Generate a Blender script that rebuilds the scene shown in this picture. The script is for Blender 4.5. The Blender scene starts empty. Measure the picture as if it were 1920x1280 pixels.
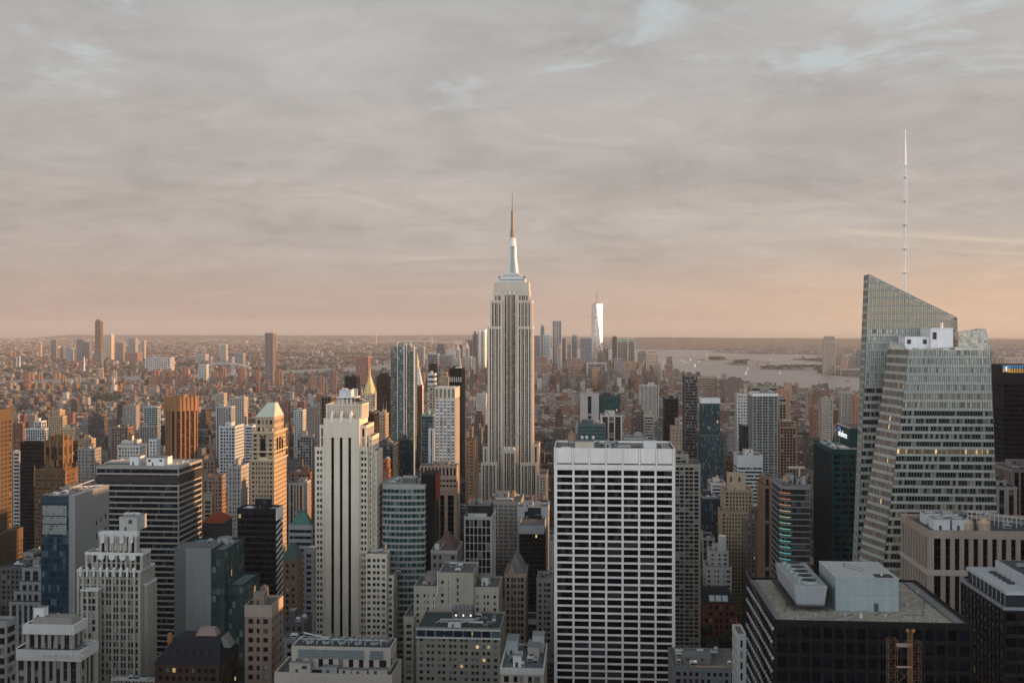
import bpy, math, random
import numpy as np
from mathutils import Vector
S = bpy.context.scene
COL = S.collection
R = math.radians
rnd = random.Random(7)

# ------------------------------------------------------------------ camera, world, sun, exposure
F, VH, CAMZ = 1950.0, 617.0, 275.0          # focal length and horizon row of the 1920 px photograph, eye height
YAW = math.atan(140 / 1950.0)               # the street grid runs 4 degrees off the view axis
CA, SA = math.cos(YAW), math.sin(YAW)
cd = bpy.data.cameras.new('camera')
cam = bpy.data.objects.new('camera', cd); COL.objects.link(cam)
cam.location = (0, 0, CAMZ); cam.rotation_euler = (R(90), 0, YAW)
cd.sensor_width = 36; cd.lens = 36 * F / 1920
cd.shift_y = -(640 - VH) / 1920
cd.clip_start = 1; cd.clip_end = 200000
S.camera = cam

SUN_EL, SUN_AZ = 8.5, 4.0                   # degrees above the horizon; degrees beyond due right (+X) towards +Y
S.view_settings.view_transform = 'Standard'; S.view_settings.look = 'None'
S.view_settings.gamma = 1.0; S.view_settings.use_curve_mapping = False
S.view_settings.exposure = 0.6
S.render.engine = 'CYCLES'
cy = S.cycles
cy.use_denoising = True; cy.denoiser = 'OPENIMAGEDENOISE'
cy.max_bounces = 5; cy.diffuse_bounces = 1; cy.glossy_bounces = 3; cy.transmission_bounces = 3
cy.volume_bounces = 0; cy.transparent_max_bounces = 4
cy.caustics_reflective = False; cy.caustics_refractive = False
cy.sample_clamp_indirect = 6

W = bpy.data.worlds.new('World'); S.world = W; W.use_nodes = True


class NT:
    """tiny node helper"""
    def __init__(s, t): s.t = t; s.n = t.nodes; s.l = t.links
    def N(s, typ, **kw):
        n = s.n.new('ShaderNode' + typ)
        for k, v in kw.items():
            if k.startswith('i_'):
                n.inputs[k[2:].replace('_', ' ')].default_value = v
            else:
                setattr(n, k, v)
        return n
    def L(s, a, b): s.l.new(a, b)
    def M(s, op, a, b=None, c=None, clamp=False):
        n = s.n.new('ShaderNodeMath'); n.operation = op; n.use_clamp = clamp
        for i, x in enumerate((a, b, c)):
            if x is None: continue
            if isinstance(x, (int, float)): n.inputs[i].default_value = x
            else: s.l.new(x, n.inputs[i])
        return n.outputs[0]
    def MIX(s, f, a, b, typ='MIX'):
        n = s.n.new('ShaderNodeMix'); n.data_type = 'RGBA'; n.blend_type = typ
        for i, x in ((0, f), (6, a), (7, b)):
            if isinstance(x, (int, float)): n.inputs[i].default_value = x
            elif isinstance(x, tuple): n.inputs[i].default_value = (*x[:3], 1)
            else: s.l.new(x, n.inputs[i])
        return n.outputs[2]
    def RAMP(s, f, stops, interp='LINEAR'):
        n = s.n.new('ShaderNodeValToRGB'); cr = n.color_ramp; cr.interpolation = interp
        while len(cr.elements) < len(stops): cr.elements.new(0.5)
        for e, (p, c) in zip(cr.elements, stops):
            e.position = p; e.color = (*c, 1) if isinstance(c, tuple) else (c, c, c, 1)
        s.l.new(f, n.inputs[0]); return n.outputs[0]
    def SMOOTH(s, v, a, b, lo=0.0, hi=1.0):
        n = s.n.new('ShaderNodeMapRange'); n.interpolation_type = 'SMOOTHSTEP'
        for i, x in enumerate((v, a, b, lo, hi)):
            if isinstance(x, (int, float)): n.inputs[i].default_value = x
            else: s.l.new(x, n.inputs[i])
        return n.outputs[0]


def build_world():
    t = NT(W.node_tree); t.n.clear()
    out = t.N('OutputWorld'); bg = t.N('Background')
    sky = t.N('TexSky'); sky.sky_type = 'NISHITA'; sky.sun_disc = False
    sky.sun_elevation = R(SUN_EL); sky.sun_rotation = R(90 - SUN_AZ)
    sky.air_density = 1.4; sky.dust_density = 3.0
    tc = t.N('TexCoord'); sp = t.N('SeparateXYZ'); t.L(tc.outputs['Generated'], sp.inputs[0])
    x, y, z = sp.outputs
    el = t.M('ARCSINE', z)                                     # radians above the horizon
    eld = t.M('MULTIPLY', el, 57.2958)
    # colour of the cloud deck by height above the horizon
    base = t.RAMP(t.M('DIVIDE', eld, 24.0, clamp=True), SKY_RAMP)
    # warmer and brighter towards the sun (the right of the view)
    sunw = t.SMOOTH(x, -0.2, 0.6)
    low = t.SMOOTH(eld, 6.0, 0.0)
    base = t.MIX(t.M('MULTIPLY', t.M('MULTIPLY', sunw, low), 0.75), base, (1.0, 0.66, 0.40))
    left = t.SMOOTH(x, -0.05, -0.55)
    base = t.MIX(t.M('MULTIPLY', t.M('MULTIPLY', left, t.SMOOTH(eld, 8.0, 0.0)), 0.42), base, (0.46, 0.345, 0.30))
    # flat cloud deck seen in perspective: project the view ray on a plane
    zz = t.M('ADD', t.M('MAXIMUM', z, 0.0), 0.15)
    px = t.M('DIVIDE', x, zz); py = t.M('DIVIDE', y, zz)
    def noise(sx, sy, scale, detail, rough, off=0.0, dist=0.0):
        cb = t.N('CombineXYZ'); t.L(t.M('MULTIPLY', px, sx), cb.inputs[0]); t.L(t.M('MULTIPLY', py, sy), cb.inputs[1])
        cb.inputs[2].default_value = off
        n = t.N('TexNoise'); n.inputs['Scale'].default_value = scale; n.inputs['Detail'].default_value = detail
        n.inputs['Roughness'].default_value = rough; n.inputs['Distortion'].default_value = dist
        t.L(cb.outputs[0], n.inputs['Vector']); return n.outputs['Fac']
    a = noise(0.85, 1.0, 1.15, 7, 0.60, 3.1, 0.8)
    b = noise(0.9, 1.0, 3.4, 8, 0.66, 9.0, 0.9)
    m = t.M('ADD', t.M('MULTIPLY', t.M('SUBTRACT', a, 0.5), 0.70), t.M('MULTIPLY', t.M('SUBTRACT', b, 0.5), 0.50))
    shade = t.M('ADD', 1.0, t.M('MULTIPLY', m, t.SMOOTH(eld, 0.5, 6.0, 0.35, 1.0)))
    sc = t.N('VectorMath', operation='SCALE'); t.L(base, sc.inputs[0]); t.L(shade, sc.inputs['Scale'])
    col = sc.outputs[0]
    # thin bright streaks low over the horizon
    st = noise(0.16, 1.0, 1.7, 5, 0.62, 21.0, 0.5)
    streak = t.M('MULTIPLY', t.SMOOTH(st, 0.56, 0.70), t.M('MULTIPLY', t.SMOOTH(eld, 1.4, 3.2), t.SMOOTH(eld, 7.5, 4.0)))
    col = t.MIX(t.M('MULTIPLY', streak, 0.42), col, (0.90, 0.72, 0.55))
    # gaps where the bluish upper sky shows through
    g = noise(0.85, 1.0, 1.9, 6, 0.62, 40.0, 0.6)
    gap = t.M('MULTIPLY', t.SMOOTH(g, 0.53, 0.68), t.SMOOTH(eld, 9.0, 14.5))
    skn = t.N('VectorMath', operation='SCALE'); t.L(sky.outputs[0], skn.inputs[0]); skn.inputs['Scale'].default_value = 0.12
    clear = t.MIX(0.25, (0.72, 0.80, 0.83), skn.outputs[0])
    col = t.MIX(t.M('MULTIPLY', gap, 0.8), col, clear)
    # extra glow added behind the camera to light the front walls; overhead dimmed
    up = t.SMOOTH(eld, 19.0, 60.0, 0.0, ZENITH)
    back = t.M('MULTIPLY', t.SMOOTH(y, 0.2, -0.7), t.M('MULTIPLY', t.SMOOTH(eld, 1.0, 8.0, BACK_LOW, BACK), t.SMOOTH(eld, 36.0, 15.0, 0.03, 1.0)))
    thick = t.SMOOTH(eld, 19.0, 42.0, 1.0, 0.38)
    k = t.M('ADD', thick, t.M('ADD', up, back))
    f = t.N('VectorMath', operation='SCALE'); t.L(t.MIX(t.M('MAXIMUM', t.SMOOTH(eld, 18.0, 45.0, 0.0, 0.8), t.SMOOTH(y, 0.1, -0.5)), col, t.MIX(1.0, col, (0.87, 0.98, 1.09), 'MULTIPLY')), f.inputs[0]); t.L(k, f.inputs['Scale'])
    # below the horizon: the dim ground colour
    fin = t.MIX(t.SMOOTH(z, -0.0, -0.02), f.outputs[0], (0.16, 0.14, 0.13))
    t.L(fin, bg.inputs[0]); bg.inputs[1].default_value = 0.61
    t.L(bg.outputs[0], out.inputs[0])


SKY_RAMP = [(0.0, (0.52, 0.39, 0.325)), (0.07, (0.565, 0.435, 0.37)), (0.17, (0.535, 0.467, 0.42)), (0.45, (0.505, 0.47, 0.445)), (0.75, (0.51, 0.508, 0.503)), (1.0, (0.545, 0.568, 0.582))]
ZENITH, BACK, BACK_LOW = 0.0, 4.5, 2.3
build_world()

sd = bpy.data.lights.new('sun', 'SUN'); sun = bpy.data.objects.new('sun', sd); COL.objects.link(sun)
sd.energy = 5.0; sd.angle = R(0.5); sd.color = (1.0, 0.54, 0.25)
sdir = Vector((math.cos(R(SUN_EL)) * math.cos(R(SUN_AZ)), math.cos(R(SUN_EL)) * math.sin(R(SUN_AZ)), math.sin(R(SUN_EL))))
sun.rotation_euler = (-sdir).to_track_quat('-Z', 'Y').to_euler()

# ------------------------------------------------------------------ placing things from measured bearings and distances
def _k(px): return (px - 960) / F
def wx(px, Y): s = _k(px); return Y * (-SA + CA * s) / (CA + SA * s)
def dep(px, Y): return Y / (CA + SA * _k(px))
def wz(v, px, Y): return CAMZ + (VH - v) / F * dep(px, Y)
def gp(px, v):
    d = CAMZ * F / (v - VH); s = _k(px)
    return (d * (-SA + CA * s), d * (CA + SA * s))
def proj(x, y, z):
    d = -SA * x + CA * y; r = CA * x + SA * y
    return 960 + F * r / d, VH - F * (z - CAMZ) / d

# ------------------------------------------------------------------ materials
MATS = {}
def new_mat(key):
    m = bpy.data.materials.new(key); m.use_nodes = True
    t = NT(m.node_tree); t.n.clear()
    out = t.N('OutputMaterial'); p = t.N('BsdfPrincipled'); t.L(p.outputs[0], out.inputs[0])
    MATS[key] = m
    return m, t, p

def stone(c, rough=0.85, var=0.22, name='stone'):
    key = f'{name}_{c}_{rough}'
    if key in MATS: return MATS[key]
    m, t, p = new_mat(key); m.name = name
    tc = t.N('TexCoord'); oi = t.N('ObjectInfo')
    add = t.N('VectorMath', operation='ADD'); t.L(tc.outputs['Object'], add.inputs[0]); t.L(oi.outputs['Location'], add.inputs[1])
    n1 = t.N('TexNoise', i_Scale=0.045, i_Detail=5.0); t.L(add.outputs[0], n1.inputs['Vector'])
    mp = t.N('Mapping'); mp.inputs['Scale'].default_value = (0.7, 0.7, 0.035); t.L(add.outputs[0], mp.inputs[0])
    n2 = t.N('TexNoise', i_Scale=1.0, i_Detail=6.0, i_Roughness=0.65); t.L(mp.outputs[0], n2.inputs['Vector'])
    n3 = t.N('TexNoise', i_Scale=0.9, i_Detail=4.0); t.L(add.outputs[0], n3.inputs['Vector'])
    s = t.M('ADD', t.M('MULTIPLY', n1.outputs['Fac'], 0.8), t.M('ADD', t.M('MULTIPLY', n2.outputs['Fac'], 0.8), t.M('MULTIPLY', n3.outputs['Fac'], 0.4)))
    s = t.M('ADD', 1.0, t.M('MULTIPLY', t.M('SUBTRACT', s, 1.0), var * 2.4))
    v = t.N('VectorMath', operation='SCALE'); v.inputs[0].default_value = c; t.L(s, v.inputs['Scale'])
    t.L(v.outputs[0], p.inputs['Base Color']); p.inputs['Roughness'].default_value = rough
    p.inputs['Specular IOR Level'].default_value = 0.25
    return m

def plain(c, rough=0.6, metal=0.0, name='paint'):
    return stone(c, rough, 0.12, name) if metal == 0 else metalmat(c, rough, name)

def metalmat(c, rough, name='metal'):
    key = f'{name}_{c}_{rough}'
    if key in MATS: return MATS[key]
    m, t, p = new_mat(key); m.name = name
    p.inputs['Base Color'].default_value = (*c, 1); p.inputs['Metallic'].default_value = 1.0
    tc = t.N('TexCoord'); n = t.N('TexNoise', i_Scale=0.5, i_Detail=4.0); t.L(tc.outputs['Object'], n.inputs['Vector'])
    t.L(t.M('ADD', rough - 0.08, t.M('MULTIPLY', n.outputs['Fac'], 0.16)), p.inputs['Roughness'])
    return m

def glass(c=(0.02, 0.024, 0.03), blind=(0.30, 0.29, 0.26), pb=0.25, lit=0.0, rough=0.06, ior=1.5, var=0.6, metal=0.0, name='window_glass'):
    """dark glazing: each pane (one unit of UV) differs a little; some have blinds part way down, a few are lit from inside"""
    key = f'{name}_{c}_{blind}_{pb}_{lit}_{ior}_{metal}'
    if key in MATS: return MATS[key]
    m, t, p = new_mat(key); m.name = name
    uv = t.N('UVMap'); oi = t.N('ObjectInfo')
    fl = t.N('VectorMath', operation='FLOOR'); t.L(uv.outputs[0], fl.inputs[0])
    sp = t.N('SeparateXYZ'); t.L(fl.outputs[0], sp.inputs[0])
    cb = t.N('CombineXYZ'); t.L(sp.outputs[0], cb.inputs[0]); t.L(sp.outputs[1], cb.inputs[1])
    t.L(t.M('MULTIPLY', oi.outputs['Random'], 97.0), cb.inputs[2])
    wn = t.N('TexWhiteNoise'); wn.noise_dimensions = '3D'; t.L(cb.outputs[0], wn.inputs['Vector'])
    wc = t.N('SeparateXYZ'); t.L(wn.outputs['Color'], wc.inputs[0])
    fr = t.N('VectorMath', operation='FRACTION'); t.L(uv.outputs[0], fr.inputs[0])
    fs = t.N('SeparateXYZ'); t.L(fr.outputs[0], fs.inputs[0])
    has = t.M('LESS_THAN', wn.outputs['Value'], pb * .65)
    down = t.M('GREATER_THAN', fs.outputs[1], t.M('MULTIPLY', wc.outputs[0], 0.85))
    bl = t.M('MULTIPLY', has, down)
    k = t.M('ADD', 1.0 - var / 2, t.M('MULTIPLY', wc.outputs[1], var * 1.3))
    v = t.N('VectorMath', operation='SCALE'); v.inputs[0].default_value = c; t.L(k, v.inputs['Scale'])
    v2 = t.N('VectorMath', operation='SCALE'); v2.inputs[0].default_value = blind; t.L(t.M('ADD', 0.3, t.M('MULTIPLY', wc.outputs[2], 0.7)), v2.inputs['Scale'])
    t.L(t.MIX(bl, v.outputs[0], v2.outputs[0]), p.inputs['Base Color'])
    p.inputs['Roughness'].default_value = rough; p.inputs['IOR'].default_value = ior; p.inputs['Metallic'].default_value = metal
    if lit > 0:
        on = t.M('GREATER_THAN', wc.outputs[2], 1.0 - lit)
        t.L(t.M('MULTIPLY', on, t.M('ADD', 0.1, t.M('MULTIPLY', wc.outputs[1], 0.5))), p.inputs['Emission Strength'])
        p.inputs['Emission Color'].default_value = (1.0, 0.66, 0.30, 1)
    # panes are never quite flat
    nz = t.N('TexNoise', i_Scale=0.8, i_Detail=1.0); t.L(cb.outputs[0], nz.inputs['Vector'])
    gx = t.N('NewGeometry')
    off = t.N('VectorMath', operation='SUBTRACT'); t.L(wn.outputs['Color'], off.inputs[0]); off.inputs[1].default_value = (0.5, 0.5, 0.5)
    sc = t.N('VectorMath', operation='SCALE'); t.L(off.outputs[0], sc.inputs[0]); sc.inputs['Scale'].default_value = 0.035
    ad = t.N('VectorMath', operation='ADD'); t.L(gx.outputs['Normal'], ad.inputs[0]); t.L(sc.outputs[0], ad.inputs[1])
    nm = t.N('VectorMath', operation='NORMALIZE'); t.L(ad.outputs[0], nm.inputs[0]); t.L(nm.outputs[0], p.inputs['Normal'])
    return m

def lamp(c, s, name='lit_panel'):
    key = f'{name}_{c}_{s}'
    if key in MATS: return MATS[key]
    m, t, p = new_mat(key); m.name = name
    p.inputs['Base Color'].default_value = (*c, 1); p.inputs['Emission Color'].default_value = (*c, 1)
    p.inputs['Emission Strength'].default_value = s
    return m

def city_mat():
    """walls of ordinary blocks: colour from the mesh, windows from the UV grid, flat roofs with patches"""
    m, t, p = new_mat('city_wall')
    at = t.N('Attribute'); at.attribute_name = 'Col'
    uv = t.N('UVMap'); sp = t.N('SeparateXYZ'); t.L(uv.outputs[0], sp.inputs[0])
    u, v = sp.outputs[0], sp.outputs[1]
    fu, fv = t.M('FRACT', u), t.M('FRACT', v)
    wide = at.outputs['Alpha']
    mx = t.M('LESS_THAN', t.M('ABSOLUTE', t.M('SUBTRACT', fu, 0.5)), t.M('MULTIPLY', wide, 0.5))
    my = t.M('LESS_THAN', t.M('ABSOLUTE', t.M('SUBTRACT', fv, 0.52)), 0.27)
    g = t.N('NewGeometry'); gn = t.N('SeparateXYZ'); t.L(g.outputs['Normal'], gn.inputs[0])
    side = t.M('LESS_THAN', t.M('ABSOLUTE', gn.outputs[2]), 0.4)
    win = t.M('MULTIPLY', t.M('MULTIPLY', mx, my), side)
    fl = t.N('VectorMath', operation='FLOOR'); t.L(uv.outputs[0], fl.inputs[0])
    wn = t.N('TexWhiteNoise'); wn.noise_dimensions = '3D'; t.L(fl.outputs[0], wn.inputs['Vector'])
    wcol = t.MIX(t.M('POWER', wn.outputs['Value'], 3.0), (0.018, 0.02, 0.024), (0.22, 0.21, 0.19))
    tc = t.N('TexCoord'); n = t.N('TexNoise', i_Scale=0.08, i_Detail=6.0, i_Roughness=0.65); t.L(tc.outputs['Object'], n.inputs['Vector'])
    sc = t.N('VectorMath', operation='SCALE'); t.L(at.outputs['Color'], sc.inputs[0])
    t.L(t.M('ADD', 0.5, t.M('MULTIPLY', n.outputs['Fac'], 0.8)), sc.inputs['Scale'])
    t.L(t.MIX(win, sc.outputs[0], wcol), p.inputs['Base Color'])
    t.L(t.M('SUBTRACT', 0.85, t.M('MULTIPLY', win, 0.65)), p.inputs['Roughness'])
    p.inputs['Specular IOR Level'].default_value = 0.3
    return m
CITY = city_mat()

def foliage_mat(c, name='foliage'):
    key = f'{name}_{c}'
    if key in MATS: return MATS[key]
    m, t, p = new_mat(key); m.name = name
    g = t.N('NewGeometry')
    v = t.N('VectorMath', operation='SCALE'); v.inputs[0].default_value = c
    t.L(t.M('ADD', 0.55, t.M('MULTIPLY', g.outputs['Random Per Island'], 0.9)), v.inputs['Scale'])
    t.L(v.outputs[0], p.inputs['Base Color']); p.inputs['Roughness'].default_value = 0.7
    return m

CREAM, TAN, WHITE, LGREY, GREY, DGREY = (.64, .54, .40), (.47, .35, .23), (.78, .74, .69), (.52, .51, .49), (.30, .30, .30), (.11, .112, .12)
BLACK, BROWN, BRICK, RED, STONE, PINK = (.009, .009, .011), (.17, .105, .075), (.27, .125, .085), (.36, .10, .055), (.52, .46, .37), (.48, .36, .29)
BRONZE, ORANGE, GREEN, TEAL = (.06, .035, .025), (.46, .23, .10), (.12, .25, .21), (.012, .085, .092)
ROOFS = [(.21, .205, .195), (.13, .13, .13), (.32, .31, .295), (.07, .07, .074), (.18, .16, .14)]
GD = glass(c=(.013, .015, .019), ior=1.42); GDB = glass(c=(.012, .02, .03), pb=.12); GLIT = glass(c=(.013, .015, .019), pb=.3, lit=.006, ior=1.42)
GBLUE = glass(c=(.008, .022, .034), blind=(.10, .15, .17), pb=.25, ior=1.5)
GTEAL = glass(c=(.006, .055, .062), blind=(.03, .13, .13), pb=.35, ior=1.6, lit=.004)
GGREEN = glass(c=(.05, .09, .085), blind=(.24, .29, .27), pb=.5, ior=1.8)
GBLK = glass(c=(.004, .004, .006), blind=(.016, .016, .02), pb=.25, ior=1.35, lit=.0015)
GBRZ = glass(c=(.03, .016, .012), blind=(.13, .09, .07), pb=.25)
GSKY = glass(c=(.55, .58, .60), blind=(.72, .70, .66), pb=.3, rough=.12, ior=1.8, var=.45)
GWARM = glass(c=(.035, .02, .014), blind=(.34, .27, .19), pb=.35, lit=.01)

# ------------------------------------------------------------------ mesh builder
class MB:
    def __init__(s): s.v = []; s.f = []; s.m = []; s.u = []
    def poly(s, pts, m=0, uv=None):
        i = len(s.v); s.v += [tuple(q) for q in pts]; n = len(pts)
        s.f.append(tuple(range(i, i + n))); s.m.append(m); s.u.append(uv or [(q[0] * .1 + q[1] * .1, q[2] * .1) for q in pts])
    def box(s, x0, x1, y0, y1, z0, z1, m=0, bottom=False, top=True, mt=None):
        a, b, c, d = (x0, y0), (x1, y0), (x1, y1), (x0, y1)
        s.prism([a, b, c, d], z0, z1, m, bottom, top, mt)
    def prism(s, pts, z0, z1, m=0, bottom=False, top=True, mt=None):
        n = len(pts)
        for i in range(n):
            p, q = pts[i], pts[(i + 1) % n]
            s.poly([(*p, z0), (*q, z0), (*q, z1), (*p, z1)], m)
        if top: s.poly([(*p, z1) for p in pts], m if mt is None else mt)
        if bottom: s.poly([(*p, z0) for p in reversed(pts)], m)
    def frustum(s, p0, p1, z0, z1, m=0, top=True, bottom=False):
        n = len(p0)
        for i in range(n):
            j = (i + 1) % n
            s.poly([(*p0[i], z0), (*p0[j], z0), (*p1[j], z1), (*p1[i], z1)], m)
        if top: s.poly([(*p, z1) for p in p1], m)
        if bottom: s.poly([(*p, z0) for p in reversed(p0)], m)
    def lathe(s, cx, cy, prof, n=10, m=0, rot=0.0):
        ring = lambda r: [(cx + r * math.cos(rot + 2 * math.pi * i / n), cy + r * math.sin(rot + 2 * math.pi * i / n)) for i in range(n)]
        for (r0, z0), (r1, z1) in zip(prof, prof[1:]): s.frustum(ring(r0), ring(r1), z0, z1, m, top=False)
        s.poly([(*p, prof[-1][1]) for p in ring(prof[-1][0])], m)
    def tube(s, p, q, r, m=0, n=4):
        p, q = Vector(p), Vector(q); d = (q - p).normalized()
        a = d.cross(Vector((0, 0, 1)) if abs(d.z) < .9 else Vector((1, 0, 0))).normalized(); b = d.cross(a)
        ring = [a * math.cos(2 * math.pi * i / n + .785) * r + b * math.sin(2 * math.pi * i / n + .785) * r for i in range(n)]
        for i in range(n):
            j = (i + 1) % n
            s.poly([p + ring[i], q + ring[i], q + ring[j], p + ring[j]], m)
        s.poly([p + o for o in reversed(ring)][::-1], m); s.poly([q + o for o in ring][::-1], m)
    def build(s, name, mats, parent=None, loc=(0, 0, 0)):
        me = bpy.data.meshes.new(name)
        if not isinstance(mats, (list, tuple)): mats = [mats]
        lx, ly, lz = loc
        me.from_pydata([(a - lx, b - ly, c - lz) for a, b, c in s.v], [], s.f)
        for m in mats: me.materials.append(m)
        me.polygons.foreach_set('material_index', s.m)
        ul = me.uv_layers.new(name='UVMap')
        ul.data.foreach_set('uv', [c for u in s.u for q in u for c in q])
        me.update()
        o = bpy.data.objects.new(name, me); COL.objects.link(o)
        if parent: o.parent = parent
        else: o.location = loc
        return o

def tag(o, label=None, cat=None, group=None, kind=None):
    for k, v in (('label', label), ('category', cat), ('group', group), ('kind', kind)):
        if v: o[k] = v
    return o
def empty(name, loc):
    o = bpy.data.objects.new(name, None); COL.objects.link(o); o.location = loc; o.empty_display_size = 5
    return o

# ------------------------------------------------------------------ towers: a glazed core behind piers and spandrels
BASE = dict(bay=3.2, fl=3.7, pw=[1.5], ph=1.6, pd=.35, sd=.34, cw=1.2, par=2.0, wall=STONE, span=None, glass=GD, roof=None, win=False, plist=None, trim=None, mull=None, cap=.12)
STY = {
    'punch': dict(),
    'pair': dict(bay=2.4, pw=[.7, 1.9]),
    'strip': dict(bay=2.8, pw=[1.3], ph=1.5, pd=.6, sd=.12, span=(.10, .085, .075)),
    'band': dict(bay=1.8, pw=[.12], ph=1.7, pd=.12, sd=.4, cw=.6, mull=(.03, .034, .038)),
    'grid': dict(bay=3.4, pw=[.7], ph=.8, pd=.5, sd=.48, cw=.8),
    'curtain': dict(bay=1.6, pw=[.14], ph=.35, pd=.14, sd=.1, cw=.3, wall=DGREY),
    'dark': dict(bay=1.7, pw=[.25], ph=1.3, pd=.2, sd=.05, cw=.6, wall=BLACK, glass=GBLK, span=(.02, .02, .022)),
}
def sty(base, **kw):
    d = dict(BASE); d.update(STY[base]); d.update(kw); return d

def facade(Wm, Gm, P, Q, z0, z1, st, panes=None, blank=False):
    px_, py_ = P; dx, dy = Q[0] - P[0], Q[1] - P[1]; w = math.hypot(dx, dy)
    tx, ty = dx / w, dy / w; nx, ny = ty, -tx
    def pt(u, z, d): return (px_ + tx * u + nx * d, py_ + ty * u + ny * d, z)
    def slab(u0, u1, za, zb, d, m):
        if u1 - u0 < .01 or zb - za < .01: return
        Wm.poly([pt(u0, za, d), pt(u1, za, d), pt(u1, zb, d), pt(u0, zb, d)], m)
        Wm.poly([pt(u0, za, 0), pt(u0, za, d), pt(u0, zb, d), pt(u0, zb, 0)], m)
        Wm.poly([pt(u1, za, d), pt(u1, za, 0), pt(u1, zb, 0), pt(u1, zb, d)], m)
        Wm.poly([pt(u0, zb, d), pt(u1, zb, d), pt(u1, zb, 0), pt(u0, zb, 0)], m)
        Wm.poly([pt(u0, za, 0), pt(u1, za, 0), pt(u1, za, d), pt(u0, za, d)], m)
    zt = z1 - st['par']; pd, sdp, cw = st['pd'], st['sd'], min(st['cw'], w * .4)
    if blank:
        slab(0, w, z0, zt, pd, 0); return
    inner = w - 2 * cw; nb = max(1, round(inner / st['bay'])); bw = inner / nb
    nf = max(1, round((zt - z0) / st['fl'])); fh = (zt - z0) / nf
    off = rnd.randrange(50)
    Gm.poly([pt(0, z0, 0), pt(w, z0, 0), pt(w, z1, 0), pt(0, z1, 0)], 0,
            [(off - cw / bw, 0), (off + nb + cw / bw, 0), (off + nb + cw / bw, nf + st['par'] / fh), (off - cw / bw, nf + st['par'] / fh)])
    slab(0, cw, z0, zt, pd, 0); slab(w - cw, w, z0, zt, pd, 0)
    spans = []
    if st['plist']:
        spans = [(a * w, b * w) for a, b in st['plist']]
    else:
        pw = st['pw']
        for j in range(1, nb):
            h = min(pw[j % len(pw)], bw * .92) / 2
            spans.append((cw + j * bw - h, cw + j * bw + h))
    for a, b in spans: slab(a, b, z0, zt, pd, 3 if st['mull'] else 0)
    ph = st['ph']; ms = 1 if st['span'] else 0
    if ph > 0:
        for k in range(nf + 1):
            zc = z0 + k * fh
            slab(cw, w - cw, max(z0, zc - ph / 2), min(zt, zc + ph / 2), sdp, ms)
    if panes is not None:
        edges = [cw] + [e for s_ in spans for e in s_] + [w - cw]
        for j in range(0, len(edges), 2):
            a, b = edges[j], edges[j + 1]
            if b - a < .25: continue
            for k in range(nf):
                za, zb = z0 + k * fh + ph / 2, z0 + (k + 1) * fh - ph / 2
                c = pt((a + b) / 2, (za + zb) / 2, 0)
                d = math.dist(c, (0, 0, CAMZ)); face = max(.02, (-(c[0]) * nx - c[1] * ny) / d)
                panes.append(((b - a) * (zb - za) * face / d ** 2, c, (tx, ty), b - a, zb - za))

def offset(pts, d):
    n = len(pts); out = []
    for i in range(n):
        p0, p1, p2 = pts[i - 1], pts[i], pts[(i + 1) % n]
        def nrm(a, b):
            l = math.hypot(b[0] - a[0], b[1] - a[1]); return ((b[1] - a[1]) / l, -(b[0] - a[0]) / l)
        n1, n2 = nrm(p0, p1), nrm(p1, p2); k = 1 + n1[0] * n2[0] + n1[1] * n2[1]
        out.append((p1[0] + d * (n1[0] + n2[0]) / k, p1[1] + d * (n1[1] + n2[1]) / k))
    return out

def nrmE(a, b):
    l = math.hypot(b[0] - a[0], b[1] - a[1]); return ((b[1] - a[1]) / l, -(b[0] - a[0]) / l)

def storey_block(Wm, Gm, Rm, pts, z0, z1, st, panes=None, side=None, roof=True):
    """one tier of a tower on a convex plan (outer points, counter-clockwise)"""
    core = offset(pts, -st['pd']); n = len(pts); zt = z1 - st['par']
    for i in range(n):
        P, Q = core[i], core[(i + 1) % n]; nn = nrmE(P, Q)
        mid = ((P[0] + Q[0]) / 2, (P[1] + Q[1]) / 2)
        away = nn[0] * mid[0] + nn[1] * mid[1] > 0 and nn[1] > .3
        s2 = side if (side and abs(nn[0]) > .7) else st
        facade(Wm, Gm, P, Q, z0, z1, s2, None if (away or s2 is not st) else panes, blank=away)
        P0 = core[i]; n0 = nrmE(core[i - 1], core[i]); pd = st['pd']; o = pts[i]
        Wm.poly([(P0[0] + n0[0] * pd, P0[1] + n0[1] * pd, z0), (*o, z0), (*o, zt), (P0[0] + n0[0] * pd, P0[1] + n0[1] * pd, zt)], 0)
        Wm.poly([(*o, z0), (P0[0] + nn[0] * pd, P0[1] + nn[1] * pd, z0), (P0[0] + nn[0] * pd, P0[1] + nn[1] * pd, zt), (*o, zt)], 0)
    oo = offset(pts, st['cap']); ii = offset(pts, -max(.45, st['pd'] * .9)); mt = 2 if st['trim'] else 0
    for i in range(n):
        j = (i + 1) % n
        Wm.poly([(*oo[i], zt), (*oo[j], zt), (*oo[j], z1), (*oo[i], z1)], mt)
        Wm.poly([(*oo[i], z1), (*oo[j], z1), (*ii[j], z1), (*ii[i], z1)], mt)
        Wm.poly([(*ii[i], z1), (*ii[j], z1), (*ii[j], z1 - 1.1), (*ii[i], z1 - 1.1)], mt)
        Wm.poly([(*core[i], zt), (*core[j], zt), (*oo[j], zt), (*oo[i], zt)], mt)
    if roof: Rm.poly([(*p, z1 - 1.0) for p in ii], 0)

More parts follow.
